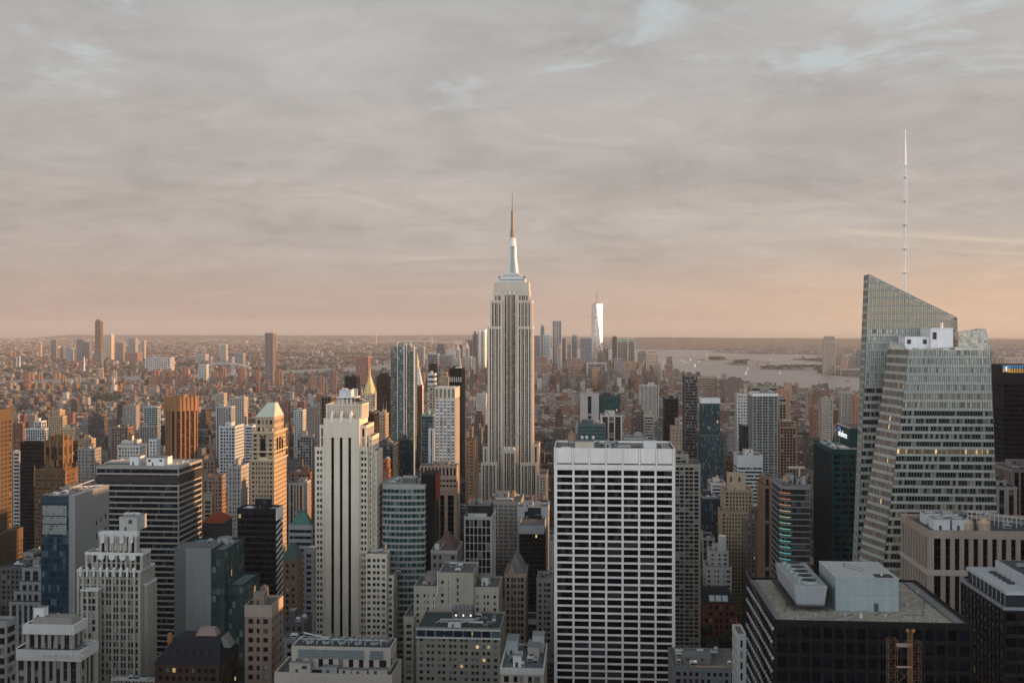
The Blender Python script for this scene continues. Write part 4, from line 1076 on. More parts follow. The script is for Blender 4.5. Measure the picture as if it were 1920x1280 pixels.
def metal_tower():
    Y = 600; lab = 'blue glass tower with a plain silver metal flank and open roof frame'
    x0, x1 = wx(77, Y), wx(141, Y); z = wz(930, 110, Y); D = 44
    root = empty('office_tower', ((x0 + x1) / 2, Y + D / 2, 0)); tag(root, lab, 'building')
    Wm, Gm, Rm, panes = MB(), MB(), MB(), []
    st = sty('curtain', wall=(.03, .05, .065), glass=glass(c=(.012, .035, .055), blind=(.10, .16, .19), pb=.3, ior=1.7, lit=.002), bay=1.9, fl=4.1, ph=.5, par=4, win=True, roof=(.10, .105, .11), trim=(.02, .05, .07))
    xg = wx(130, Y)
    storey_block(Wm, Gm, Rm, rect(x0, xg - .05, Y, Y + D), 0, z, st, panes)
    finish(root, Wm, Gm, Rm, st, panes)
    m = MB(); m.box(xg, x1, Y - .2, Y + D, 0, z + .6, mt=1); m.box(xg - .1, xg + .5, Y - .45, Y - .2, 0, z + .6)
    o = m.build('metal_flank', [stone((.25, .25, .245), .45, .12, 'metal_panel'), stone((.4, .4, .4))], root, root.location)
    m = MB()
    for k in range(1, 30): m.box(x1, x1 + .03, Y, Y + D, z - k * 6.5 - .06, z - k * 6.5)
    m.build('panel_joint', plain((.36, .35, .34)), root, root.location)
    for zz in range(7):
        for k in range(3):
            m = MB(); y = Y + D * (.60 + .135 * k); q = z - 19 - zz * 8.4 + k * 1.0; m.box(x1, x1 + .06, y, y + 1.3, q - 3.2, q); m.build('window', GBLK, root, root.location)
    bl = glass(c=(.22, .235, .225), blind=(.27, .27, .25), pb=.5, var=.15, name='screened_glass', rough=.3)
    for va, vb in ((947, 966), (968, 981), (983, 1001)):
        m = MB(); a, b = wx(80, Y), wx(125, Y); za, zb = wz(vb, 100, Y), wz(va, 100, Y); m.box(a, b, Y - .3, Y - .16, za, zb)
        m.u = [[(0, 0), (14, 0), (14, 3), (0, 3)]] * len(m.u); m.build('screen_panel', bl, root, root.location)
    m = MB()
    for k in range(6): m.tube((x0 + k * 3.2, Y + 3, z), (x0 + k * 3.2, Y + D - 3, z), .25)
    m.tube((x0, Y + D * .5, z + 1.5), (x1, Y + D * .8, z + 1.5), .4); m.tube((x0 + 3, Y + 20, z), (x0 + 16, Y + 34, z + 5), .35)
    m.build('roof_frame', plain((.5, .5, .49)), root, root.location)
    clutter(root, x0 + 1, xg - 1, Y + 4, Y + D - 3, z - 1, (.2, .2, .2), 8, 7, 0, True)
    reg(root, lab, x0, x1, Y, Y + D, z, 1290)
metal_tower()

def concrete_glass():
    Y = 560; lab = 'grey concrete block with green glass rear wing stepping down'
    root = empty('office_tower', (wx(360, Y), Y + 20, 0)); tag(root, lab, 'building')
    z = wz(1030, 360, Y); X = lambda p, e=0: wx(p, Y + e)
    m = MB(); m.box(X(326), X(348), Y + .5, Y + 16, 0, z + .9, 0, mt=2); m.box(X(348), X(395), Y, Y + 16, 0, z + .9, 1, mt=2)
    m.build('concrete_core', [stone((.13, .14, .135)), stone((.23, .24, .225)), stone(ROOFS[1])], root, root.location)
    m = MB()
    for k in range(9): m.box(X(331), X(343), Y + .4, Y + .5, z - 14.5 - k * 4.0, z - 13.9 - k * 4.0)
    for k in range(12): m.box(X(348.5), X(394.5), Y - .03, Y, z - 4 * k - 4.05, z - 4 * k - 4)
    for k in range(8): m.box(X(350 + k * 6), X(350.2 + k * 6), Y - .03, Y, 0, z)
    m.build('panel_joint', plain((.12, .125, .12)), root, root.location)
    Wm, Gm, Rm = MB(), MB(), MB(); st = sty('curtain', wall=(.03, .045, .045), glass=glass(c=(.03, .06, .06), blind=(.16, .24, .22), pb=.3, ior=1.7, lit=.015), fl=4, bay=2, ph=.5, par=1.2, roof=(.16, .19, .2))
    storey_block(Wm, Gm, Rm, rect(X(395) + .05, X(420), Y + 1, Y + 34), 0, z, st); storey_block(Wm, Gm, Rm, rect(X(326), X(395), Y + 16.1, Y + 34), 0, z - .3, st)
    storey_block(Wm, Gm, Rm, rect(X(420) + .05, X(450), Y + 6, Y + 34), 0, wz(1100, 430, Y), st)
    finish(root, Wm, Gm, Rm, st)
    clutter(root, X(360), X(418), Y + 17, Y + 33, z - 1, (.3, .32, .34), 12, 12, 0, True)
    reg(root, lab, X(326), X(450), Y, Y + 34, z, 1230)
concrete_glass()

def louvre_tower():
    Y = 640; lab = 'near-black tower with white slanting louvres down its flank'
    root, e = B('office_tower', lab, Y, [(445, 517, 953)], sty('dark', roof=(.3, .3, .3), par=3, win=True), xs=530, roof=5, vb=1110)
    x0, x1, y0, y1, z = e[-1]; m = MB(); m.box(x1 + .15, x1 + .5, y0, y1 - .5, z - 7.5, z); n = 24
    for k in range(n):
        zz = z - 12 - k * 3.9
        m.poly([(x1 + .2, y0, zz), (x1 + .2, y1 - .3, zz + 2.9), (x1 + .2, y1 - .3, zz + 4.2), (x1 + .2, y0, zz + 1.3)])
        m.poly([(x1 + .7, y0, zz - .1), (x1 + .7, y1 - .3, zz + 2.8), (x1 + .2, y1 - .3, zz + 2.9), (x1 + .2, y0, zz)])
        m.poly([(x1 + .7, y0, zz - .1), (x1 + .7, y0, zz + 1.2), (x1 + .7, y1 - .3, zz + 4.1), (x1 + .7, y1 - .3, zz + 2.8)][::-1])
        m.poly([(x1 + .2, y0, zz + 1.3), (x1 + .2, y1 - .3, zz + 4.2), (x1 + .7, y1 - .3, zz + 4.1), (x1 + .7, y0, zz + 1.2)])
    m.build('louvre', stone((.70, .68, .64)), root, root.location)
louvre_tower()

# tan tower with the pyramid roof, lit along its right face
def pyramid_tower():
    Y = 850; px = dep(500, Y) / F; X = lambda p, e=0: wx(p, Y + e); Z = lambda v: wz(v, 500, Y)
    lab = 'tan Renaissance tower with pale green pyramid roof'
    root = empty('stone_tower', (X(500), Y + 18, 0)); tag(root, lab, 'building'); c = (.40, .30, .195)
    Wm, Gm, Rm, panes = MB(), MB(), MB(), []
    st = sty('punch', wall=c, glass=GLIT, bay=5.2 * px, pw=[2.9 * px], ph=4.4 * px, fl=8.6 * px, par=3 * px, pd=.45, sd=.44, win=True)
    D = 36
    storey_block(Wm, Gm, Rm, rect(X(469), X(514), Y, Y + D), 0, Z(862), st, panes)
    storey_block(Wm, Gm, Rm, rect(X(471), X(513), Y + 1, Y + D - 1), Z(862) - 1, Z(810), dict(st, bay=9 * px, pw=[5.5 * px]), None)
    storey_block(Wm, Gm, Rm, rect(X(477), X(512), Y + 3, Y + D - 6), Z(810) - 1, Z(782), dict(st, bay=7.6 * px, pw=[4.4 * px], ph=6 * px, fl=13 * px), None)
    finish(root, Wm, Gm, Rm, st, panes)
    m = MB(); a, b, c1, d = X(477) - .2, X(512) + .2, Y + 2.8, Y + D - 5.8
    m.frustum(rect(a, b, c1, d), rect(X(500) - 3.2, X(500) + 3.2, Y + 13, Y + 20), Z(782), Z(757)); m.build('pyramid_roof', stone((.46, .52, .45)), root, root.location)
    m = MB()
    for v, o, yy, e in ((862, (469, 514), 0, .9), (846, (469, 514), 0, .7), (810, (471, 513), 1, 1.0)): m.box(X(o[0]) - e, X(o[1]) + e, Y + yy - e, Y + D + e, Z(v) - .9, Z(v) + .2, bottom=True)
    m.build('cornice', stone((.60, .47, .33)), root, root.location)
    m = MB(); m.box(X(488), X(497), Y - .08, Y, Z(856), Z(822)); m.lathe(X(492.5), Y + .4, [(4.4 * px, Z(822)), (3.8 * px, Z(819)), (2 * px, Z(817))], 12); m.build('arched_window', GD, root, root.location)
    m = MB(); m.box(X(485), X(501), Y - .5, Y - .08, Z(862), Z(857)); m.build('balcony', stone((.6, .47, .33)), root, root.location)
    m = MB()
    for k in range(3): m.box(X(514) + .05, X(514) + .2, Y + 8 + k * 7, Y + 11 + k * 7, Z(852), Z(822))
    m.build('arched_window', GD, root, root.location)
    for p in (478, 490, 500, 511): m = MB(); m.lathe(X(p), Y + .2, [(.5, Z(810)), (.9, Z(806)), (.2, Z(803))], 8); m.build('finial', stone((.6, .47, .33)), root, root.location)
    reg(root, lab, X(469), X(514), Y, Y + D, Z(782), 955)
pyramid_tower()

# orange tower turned across the street grid
def turned_tower():
    Y = 1300; lab = 'bronze orange brick tower turned at an angle to the streets'
    cx, cyy = wx(339, Y + 20), Y + 22; w = 17.5; th = R(38)
    root = empty('office_tower', (cx, cyy, 0)); tag(root, lab, 'building')
    base = [(-w, -w * .72), (-w * .72, -w), (w * .72, -w), (w, -w * .72), (w, w * .72), (w * .72, w), (-w * .72, w), (-w, w * .72)]
    pts = [(cx + a * math.cos(th) - b * math.sin(th), cyy + a * math.sin(th) + b * math.cos(th)) for a, b in base]
    z = wz(745, 339, Y); Wm, Gm, Rm, panes = MB(), MB(), MB(), []
    st = sty('strip', wall=(.28, .145, .07), span=(.06, .035, .025), glass=GBRZ, bay=5.2, pw=[1.7], ph=1.3, fl=3.7, pd=1.0, sd=.2, cw=1.0, par=18, win=True)
    storey_block(Wm, Gm, Rm, pts, 0, z, st, panes); finish(root, Wm, Gm, Rm, st, panes)
    m = MB(); core = offset(pts, .1)
    for i in range(8):
        P, Q = core[i], core[(i + 1) % 8]; L_ = math.dist(P, Q); n = max(1, round(L_ / 5.2)); nx, ny = nrmE(P, Q)
        for k in range(n + 1):
            a = (P[0] + (Q[0] - P[0]) * k / n, P[1] + (Q[1] - P[1]) * k / n)
            m.lathe(a[0] + nx * .3, a[1] + ny * .3, [(.7, z - 18), (1.2, z - 1), (1.2, z + 1.3)], 6)
    m.build('crown_pier', stone((.32, .165, .08)), root, root.location)
    bulk(root, cx - 8, cx + 6, cyy - 6, cyy + 6, z - 1, 3.2, (.28, .16, .09))
    reg(root, lab, cx - 24, cx + 24, cyy - 24, cyy + 24, z, 862)
turned_tower()

# gothic crowned brick tower catching the sun
def gothic_tower():
    Y = 905; X = lambda p, e=0: wx(p, Y + e); Z = lambda v: wz(v, 105, Y); px = dep(105, Y) / F
    lab = 'sunlit orange gothic brick tower with pinnacled crown'
    root = empty('gothic_tower', (X(105), Y + 20, 0)); tag(root, lab, 'building'); c = (.13, .072, .037)
    Wm, Gm, Rm, panes = MB(), MB(), MB(), []
    st = sty('strip', wall=c, span=(.16, .10, .06), glass=GWARM, bay=4.6 * px, pw=[1.9 * px], ph=2.2, fl=3.8, pd=.35, sd=.2, par=4, win=True)
    storey_block(Wm, Gm, Rm, rect(X(64), X(124), Y, Y + 21), 0, Z(880), st, panes)
    storey_block(Wm, Gm, Rm, rect(X(81), X(116), Y + 2.5, Y + 18.5), Z(880) - 1, Z(826), dict(st, fl=12, ph=4), None)
    storey_block(Wm, Gm, Rm, rect(X(86), X(112), Y + 5, Y + 16), Z(826) - 1, Z(818), dict(st, fl=4, par=1), None)
    finish(root, Wm, Gm, Rm, st, panes)
    for p, yy, v in ((82, 2.5, 808), (92, 2.5, 812), (105, 2.5, 811), (116, 2.5, 807), (116, 10, 808), (116, 18, 809), (82, 18, 809), (99, 18, 809), (65, 0, 872), (123, 0, 869), (123, 20, 870)):
        m = MB(); m.lathe(X(p), Y + yy, [(2.4 * px, Z(v + 62 if v < 850 else v + 40)), (2.0 * px, Z(v + 14)), (1.5 * px, Z(v + 12)), (.2, Z(v - 3))], 6); m.build('pinnacle', stone((.24, .135, .07)), root, root.location)
    m = MB()
    for p in (90, 97, 104): m.lathe(X(p), Y + 2.0, [(1.6 * px, Z(862)), (1.6 * px, Z(838)), (.2, Z(832))], 6)
    m.build('arched_window', GBRZ, root, root.location)
    reg(root, lab, X(64), X(124), Y, Y + 21, Z(826), 1000)
gothic_tower()

B('office_tower', 'black glass slab behind the orange gothic tower', 985, [(38, 136, 828)], sty('dark'), xs=146, vb=1030, roof=3)
B('office_tower', 'golden brown stone tower cut off by the frame, tall and windowed', 780, [(-110, -8, 1004, -5, 39), (-110, -18, 770, 0, 31)], sty('pair', wall=(.105, .07, .042), glass=GLIT, bay=2.6, pw=[.9, 2.2], ph=1.7, fl=3.7, par=9, pd=.5, sd=.48, win=True), vb=1090, roof=0)
B('office_tower', 'dark slab with white window bands at the edge of the frame', 400, [(-60, 12, 1163)], sty('band', wall=(.26, .25, .24), ph=1.4, fl=4), D=7, vb=1240, roof=0)
B('office_tower', 'striped white and grey block between golden tower and black slab', 1000, [(25, 37, 845)], sty('band', wall=(.5, .48, .44), ph=1.8), D=30, vb=1040)
B('stone_building', 'grey stone block with balustraded stepped top beside the blue glass tower', 640, [(17, 79, 1128), (26, 77, 1108, 3, 26), (37, 77, 1090, 5, 22), (41, 77, 1064, 8, 18)], sty('strip', wall=(.25, .25, .25), span=(.05, .05, .05), fl=4, ph=1.6, bay=4, pw=[1.8], pd=.7, sd=.3), vb=1170, roof=2)
B('plant_room', 'small grey box on a low dark roof by the golden tower', 760, [(44, 62, 1035)], sty('punch', wall=(.24, .25, .25), bay=8), D=14, vb=1060, roof=0)
B('apartment_block', 'low dark building with patched roof below the golden tower', 740, [(0, 48, 1062)], sty('punch', wall=(.10, .09, .085)), D=40, vb=1280, roof=6)
def mansard():
    Y = 470; lab = 'dark slate mansard building glowing orange at its windows'
    root = empty('mansard_building', (wx(360, Y), Y + 14, 0)); tag(root, lab, 'building'); X = lambda p: wx(p, Y)
    Wm, Gm, Rm = MB(), MB(), MB(); st = sty('punch', wall=(.07, .045, .035), glass=glass(pb=.2, lit=.05, c=(.02, .012, .01)), par=1)
    ze = wz(1245, 360, Y); zt = wz(1208, 360, Y)
    storey_block(Wm, Gm, Rm, rect(X(290), X(410), Y, Y + 26), 0, ze, st); finish(root, Wm, Gm, Rm, st)
    m = MB(); m.frustum(rect(X(288), X(412), Y - .5, Y + 26.5), rect(X(312), X(400), Y + 9, Y + 22), ze, zt); m.build('mansard_roof', stone((.022, .024, .032)), root, root.location)
    for k in range(5):
        m = MB(); p = 322 + k * 15; m.box(X(p) - .5, X(p) + .5, Y + 3.0, Y + 6, ze + 3, ze + 5); m.frustum(rect(X(p) - .7, X(p) + .7, Y + 2.8, Y + 6), rect(X(p) - .05, X(p) + .05, Y + 2.8, Y + 6), ze + 5, ze + 6); m.build('dormer', stone((.06, .05, .05)), root, root.location)
    m = MB(); m.frustum(rect(X(345), X(386), Y + 14, Y + 20), rect(X(352), X(380), Y + 15.5, Y + 18.5), zt, zt + 3.4); m.build('skylight', plain((.30, .20, .18)), root, root.location)
    m = MB(); m.frustum(rect(X(388), X(418), Y + 10, Y + 18), rect(X(402), X(404), Y + 10, Y + 18), ze + 5, ze + 10); m.build('gable', stone((.25, .25, .23)), root, root.location)
    m = MB(); m.lathe(X(306), Y + 8, [(1.2, ze), (1.2, ze + 9), (1.6, ze + 9.2), (1.0, ze + 12)], 8); m.build('chimney', stone((.30, .13, .06)), root, root.location)
    reg(root, lab, X(288), X(412), Y, Y + 27, zt, 1300)
mansard()
B('apartment_block', 'brown block with lantern cornice and one sunlit edge', 480, [(459, 509, 1134)], sty('punch', wall=(.25, .18, .14), glass=GLIT, bay=3.4, pw=[1.7], fl=4.3, ph=2.0, pd=.5, sd=.48, par=5.5, win=True, trim=(.36, .28, .23)), xs=531, roof=7, tanks=1)
def red_roofs():
    Y = 760; X = lambda p: wx(p, Y)
    root = empty('red_roofed_building', (X(398), Y + 12, 0)); lab = 'low dark building with red pavilion roof beside the banded slab'; tag(root, lab, 'building')
    z = wz(980, 398, Y); m = MB(); m.box(X(380), X(415), Y, Y + 24, 0, z); m.build('facade', stone((.05, .05, .055)), root, root.location)
    m = MB(); m.frustum(rect(X(378), X(417), Y - 1, Y + 25), rect(X(392), X(402), Y + 9, Y + 15), z, z + 6); m.build('roof', stone((.26, .06, .035)), root, root.location)
    reg(root, lab, X(378), X(417), Y, Y + 25, z + 6, 1005)
    root = empty('red_roofed_building', (X(435), Y + 40, 0)); lab = 'small block with round red dome roof behind the louvred black tower'; tag(root, lab, 'building')
    m = MB(); m.box(X(424), X(444), Y + 30, Y + 46, 0, wz(1000, 435, Y)); m.build('facade', stone((.1, .09, .08)), root, root.location)
    m = MB(); zz = wz(1000, 435, Y); m.lathe(X(434), Y + 38, [(6, zz), (5.4, zz + 3), (3.4, zz + 5), (.3, zz + 6)], 12); m.build('roof', stone((.40, .12, .06)), root, root.location)
    reg(root, lab, X(424), X(444), Y + 30, Y + 46, zz + 6, 1010)
red_roofs()

# --- blocks beyond, left side (measured one by one)
P_, Q_ = sty('punch', fl=3.6), sty('grid')
def C(label, Y, x0, x1, v, wall, xs=None, style='punch', vb=None, D=None, name='apartment_block', roof=3, tanks=0, up=None, **kw):
    tiers = [(x0, x1, v)]
    if up: tiers.append(up)
    d = dict(wall=tuple(k * .8 for k in wall), roof=None); d.update(kw)
    if Y > 1400 and style in ('punch', 'pair', 'strip'): d.setdefault('pd', .5); d.setdefault('sd', .48 if style != 'strip' else .2)
    return B(name, label, Y, tiers, sty(style, **d), xs=xs, D=D, vb=vb or v + 60, roof=roof, tanks=tanks)
C('red brick apartment block with flat top near the golden tower', 1500, 24, 43, 792, BRICK, 47, vb=850)
C('white office block with pale drum tower on its roof', 1450, 47, 84, 803, (.62, .62, .61), 92, 'grid', vb=830, up=(64, 78, 789, 6, 14))
C('tan shouldered apartment tower with sunlit side', 1650, 90, 118, 780, TAN, 126, vb=805, up=(99, 112, 769, 5, 18))
C('cream apartment slab rising behind the gothic crown', 1480, 112, 140, 802, (.56, .45, .32), 149, vb=822)
C('grey banded apartment block beside the gothic tower', 1120, 145, 178, 840, (.33, .30, .28), 190, 'pair', vb=900)
C('dark brick octagonal block with white roof drum', 1750, 165, 196, 782, (.12, .10, .10), 203, vb=830, up=(174, 190, 775, 8, 14))
C('brown brick apartment tower in two joined wings', 1350, 208, 240, 800, (.22, .16, .13), 252, vb=840, up=None)
C('white roofed cluster catching orange light behind the banded slab', 1050, 220, 262, 834, (.70, .64, .58), 275, vb=858, up=(228, 250, 826, 6, 20), tanks=1)
C('slim white apartment block between sunlit cluster and bronze tower', 1150, 279, 293, 823, (.70, .68, .66), 301, vb=862)
C('grey concrete apartment block standing before the low brick streets', 2100, 230, 255, 760, (.36, .33, .31), 260, vb=790)
C('pale glassy slab left of the bronze orange tower', 1700, 269, 296, 762, (.45, .48, .47), 301, 'grid', vb=790, glass=GBLUE)
C('grey tower with dark vertical window strip', 1500, 262, 290, 798, (.33, .32, .31), 297, 'strip', vb=840)
C('tan brick low tower with setback near the octagonal block', 1560, 148, 172, 822, TAN, 180, vb=850)
C('white cubic office tower punched with square dark windows', 1150, 411, 441, 798, (.60, .60, .60), 458, 'grid', vb=870, fl=3.7, bay=3.1, pw=[1.0], ph=1.4)
C('white louvred slab just behind the cubic white tower', 1250, 459, 474, 797, (.68, .68, .68), None, 'band', vb=835, D=26)
C('black and white striped apartment tower with crown', 1650, 405, 434, 762, (.50, .48, .46), 441, 'strip', vb=795)
C('pale banded block with projecting cornice near the pyramid tower', 1800, 430, 458, 745, (.52, .45, .38), 465, vb=790)
C('sunlit beige tower beyond the striped apartment tower', 2300, 404, 420, 737, (.50, .42, .34), 426, vb=765)
C('brown brick block with sunlit edge left of the pyramid tower', 960, 389, 417, 890, (.34, .22, .15), 423, vb=945, tanks=1)
C('pale grey stone apartment house with ornate roof line', 900, 427, 452, 873, (.46, .43, .41), 467, 'pair', vb=945)
C('brown stone house with dark roof under the bronze tower', 1000, 380, 402, 862, (.22, .17, .14), 408, vb=885, tanks=1)
C('small tan house with dark top beside the red pavilion roof', 850, 381, 398, 925, (.36, .27, .19), 402, vb=960)
C('white stone block with columned front in a dark street', 900, 541, 570, 905, (.50, .48, .44), 582, 'strip', vb=960, tanks=1)
C('red brown brick block right of the pyramid tower', 1000, 544, 582, 884, (.26, .13, .09), 590, vb=905)
C('grey concrete block with regular small windows', 1350, 556, 585, 816, (.34, .33, .32), 591, 'grid', vb=845)
C('brick apartment tower with pointed top far behind the cream tower', 1900, 523, 540, 752, (.30, .16, .12), 545, vb=780)
C('long beige warehouse with many windows', 1750, 575, 600, 762, (.34, .28, .24), 612, 'pair', vb=790)
C('white apartment house with stepped top before the warehouse', 1800, 551, 568, 768, (.62, .60, .57), 574, vb=785)
# green pyramid house, brown house with green roof
r_, e_ = B('stone_building', 'grey stone block with verdigris pyramid roof', 700, [(541, 586, 984)], sty('band', wall=(.34, .34, .33), ph=2.2, fl=4.4, glass=GBLUE), xs=592, vb=1040, roof=0)
m = MB(); x0, x1, y0, y1, z = e_[-1]; cx = (x0 + x1) / 2; m.frustum(rect(x0 + 1, x1 - 1, y0 + .5, y1 - .5), rect(cx - 2.4, cx + 2.4, (y0 + y1) / 2 - 1.5, (y0 + y1) / 2 + 1.5), z - .5, z + 8.5); m.build('pyramid_roof', stone((.09, .20, .175)), r_, r_.location)
m = MB(); m.box(cx - 2.8, cx + 2.8, (y0 + y1) / 2 - 2, (y0 + y1) / 2 + 2, z + 8.5, z + 9.3); m.build('roof_cap', plain((.1, .12, .12)), r_, r_.location)
r_, e_ = B('stone_building', 'brown brick house with dark green hipped roof and sunlit gable', 625, [(531, 557, 1048)], sty('pair', wall=(.16, .10, .065), glass=GWARM), xs=569, vb=1120, roof=0)
m = MB(); x0, x1, y0, y1, z = e_[-1]; m.frustum(rect(x0 - .4, x1 + .4, y0 - .4, y1 + .4), rect(x0 + 2, x1 - 3.6, y0 + 4, y1 - 4), z, z + 8); m.build('hipped_roof', stone((.05, .085, .075)), r_, r_.location)
C('narrow grey stone block squeezed left of the shaft tower', 660, 570, 588, 1030, (.36, .34, .32), 590, 'pair', vb=1130)
C('dark low house with pale roof beside the louvred tower', 560, 531, 570, 1165, (.10, .09, .09), 585, vb=1200, roof=6, tanks=1)
C('low grey house with round corner turret below the shaft tower', 470, 532, 555, 1195, (.2, .2, .2), 562, vb=1230, roof=5)
# mechanical-roofed cream block in front of the shaft tower
r_, e_ = B('stone_building', 'wide cream block with louvred plant storey below the shaft tower', 400, [(515, 735, 1262, 0, 20), (547, 732, 1212, 4, 13)], sty('punch', wall=(.46, .40, .34), ph=2.4, fl=4.6, bay=4.2, pw=[2.2], par=12.5, win=True, glass=GLIT, roof=(.1, .1, .105)), vb=1300, roof=0)
def plant_storey(root, e):
    x0, x1, y0, y1, z = e[1]; w = x1 - x0; zb = e[0][4]
    for a, b in ((.07, .34), (.345, .73), (.80, .925)):
        m = MB(); m.box(x0 + w * a, x0 + w * b, y0 - .35, y0 - .14, z - 4.6, z - 1.2)
        for k in range(14): u = x0 + w * (a + (b - a) * k / 13); m.box(u - .04, u + .04, y0 - .42, y0 - .35, z - 4.6, z - 1.2)
        m.build('louvre_panel', plain((.19, .215, .22), .5), root, root.location)
    for a, b, h in ((.0, .21, 4.2), (.33, .48, 3.0), (.50, .62, 2.2), (.63, .78, 2.0), (.8, .98, 2.4)):
        bulk(root, x0 + w * a, x0 + w * b, y0 - 3.4, y0 - .5, zb - 1, h, (.45, .39, .34) if a != .33 else (.3, .3, .3), 'roof_cabin')
    m = MB(); m.box(x0 + w * .04, x1 - w * .02, y0 + 1, y0 + 12, z - 1, z + .2); m.build('roof_deck', plain((.04, .05, .06)), root, root.location)
    for k in range(10):
        m = MB(); fx = x0 + w * (.16 + .082 * k); m.lathe(fx, y0 + 4 + k % 2 * 4.6, [(1.6, z + .2), (1.5, z + 1.2)], 16, 0); m.lathe(fx, y0 + 4 + k % 2 * 4.6, [(1.35, z + 1.22), (.1, z + 1.23)], 16, 1)
        for q in range(2): m.box(fx - .08, fx + .08, y0 + 1 + q * 5, y0 + 3 + q * 5, z + .2, z + 1.6, 0)
        m.build('fan', [plain((.38, .39, .38)), plain((.03, .03, .03))], root, root.location)
    m = MB()
    for k in range(14): a = x0 + w * (.03 + .07 * k); m.tube((a, y0 + 2, z + 1.2), (a + 2, y0 + 6 if k % 2 else y0 + 10, z + 2.0), .12)
    m.tube((x0 + 2, y0 + 4, z + 1.7), (x1 - 3, y0 + 4, z + 1.7), .15); m.tube((x0 + 2, y0 + 10, z + 2.4), (x0 + 14, y0 + 3, z + 2.4), .3)
    m.build('pipework', plain((.5, .52, .5)), root, root.location)
plant_storey(r_, e_)

# ================================================================== CENTRE
def curved_tower():
    Y = 700; X = lambda p, e=0: wx(p, Y + e); lab = 'curved teal glass tower with pale stone bands and black side slab'
    root = empty('office_tower', (X(755), Y + 18, 0)); tag(root, lab, 'building'); z = wz(908, 755, Y)
    pts = [(X(714), Y + 5)]
    for k in range(11):
        t = k / 10; pts.append((X(714) + 1.2 + (X(796) - X(714) - 1.2) * t, Y - 3.2 * math.sin(math.pi * (.18 + .72 * t)) + 2.4))
    pts += [(X(797), Y + 34), (X(714), Y + 34)]
    Wm, Gm, Rm, panes = MB(), MB(), MB(), []
    st = sty('band', wall=(.36, .35, .32), glass=glass(c=(.014, .05, .052), blind=(.18, .26, .25), pb=.3, ior=1.6, lit=.01), ph=1.55, fl=4.15, bay=1.6, pw=[.12], pd=.12, sd=.4, cw=.1, par=2.4, win=True, roof=(.42, .40, .37))
    storey_block(Wm, Gm, Rm, pts, 0, z, st, panes); finish(root, Wm, Gm, Rm, st, panes)
    m = MB(); m.box(X(796.5) + .1, X(810), Y + 6, Y + 36, 0, wz(895, 800, Y)); m.box(X(786), X(813), Y + 8, Y + 30, wz(910, 800, Y), wz(892, 800, Y)); m.box(X(813), X(813.6), Y + 8, Y + 30, wz(945, 800, Y), wz(893, 800, Y), 1)
    m.build('service_core', [stone((.010, .009, .009)), stone((.22, .05, .03))], root, root.location)
    m = MB(); zr = z - 1
    for k in range(9): m.box(X(748 + 3 * k), X(749 + 3 * k), Y + 12, Y + 22, zr, zr + 4)
    m.box(X(747), X(775), Y + 12, Y + 22, zr + 3.6, zr + 4.2, bottom=True); m.build('louvre_house', plain((.33, .34, .33)), root, root.location)
    clutter(root, X(720), X(745), Y + 8, Y + 30, zr, (.4, .38, .36), 5, 5, 0, False)
    reg(root, lab, X(714), X(813), Y - 2, Y + 36, z, 1085)
curved_tower()
B('office_tower', 'brown granite tower with tall columns and green roof edge', 775, [(788, 856, 873)], sty('strip', wall=(.33, .24, .18), span=(.035, .03, .035), glass=GBLK, bay=5.4, pw=[2.5], ph=1.0, fl=4, pd=.9, sd=.15, par=22, win=True, roof=(.12, .17, .16)), xs=861, roof=6, vb=1010)
def granite_head(root):
    x0, x1, y0, y1, z = root['roofbox']; m = MB(); n = 10; w = (x1 - x0) / n
    for k in range(n):
        m.box(x0 + w * k + w * .28, x0 + w * k + w * .72, y0 - .18, y0 - .12, z - 7.2, z - 1.6)
        for q in (10.4, 14.2): m.box(x0 + w * k + w * .18, x0 + w * k + w * .82, y0 - .18, y0 - .12, z - q - 1.5, z - q)
    m.build('attic_window', GBLK, root, root.location)
    m = MB()
    for q in (.2, 8.6, 17.5): m.box(x0 - .5, x1 + .5, y0 - .6, y0 - .12, z - q - .8, z - q, bottom=True)
    m.build('cornice', stone((.36, .27, .21)), root, root.location)
granite_head(bpy.data.objects[[o.name for o in COL.objects if o.get('label', '').startswith('brown granite')][0]])
B('office_tower', 'white gridded tower with square windows and dark roof box', 800, [(870, 922, 968)], sty('grid', wall=(.62, .60, .58), glass=GD, bay=3.05, pw=[.55], ph=.62, fl=6.1, par=2.2, pd=.4, sd=.38, win=True), xs=929, roof=0, vb=1090)
_r = bpy.data.objects[[o.name for o in COL.objects if o.get('label', '').startswith('white gridded')][0]]; a, b, c, d, z = _r['roofbox']
bulk(_r, a + 2.4, b - 1.5, c + 3, d - 2, z - 1, 8.5, (.035, .035, .035)); clutter(_r, a + 4, b - 3, c + 4, d - 3, z + 7.8, (.2, .2, .2), 3, 7, 0, False); bulk(_r, a + 3, b - 4, c + .8, c + 2.6, z - 1, 3.0, (.74, .72, .69), 'screen_wall', False)
r_, e_ = B('stone_building', 'dark grey stone block with steep maroon pyramid roof', 660, [(808, 857, 1031)], sty('pair', wall=(.17, .155, .145), fl=5, ph=2.4, bay=2.6, trim=(.28, .25, .23)), D=30, roof=0, vb=1110)
m = MB(); x0, x1, y0, y1, z = e_[-1]; m.frustum(rect(x0 + 2, x1 - 2, y0 + 2, y1 - 2), rect((x0 + x1) / 2 - 1, (x0 + x1) / 2 + 1, (y0 + y1) / 2 - 3, (y0 + y1) / 2 + 3), z, z + 9); m.build('pyramid_roof', stone((.10, .06, .055)), r_, r_.location)
m = MB(); m.tube((x0 + 5, y0 + 2, z), (x0 + 9, y0 + 8, z + 5), .3); m.box(x0 + 2, x0 + 5, y0 + 2, y0 + 4, z, z + 3.5); m.build('chimney', stone((.4, .4, .4)), r_, r_.location)
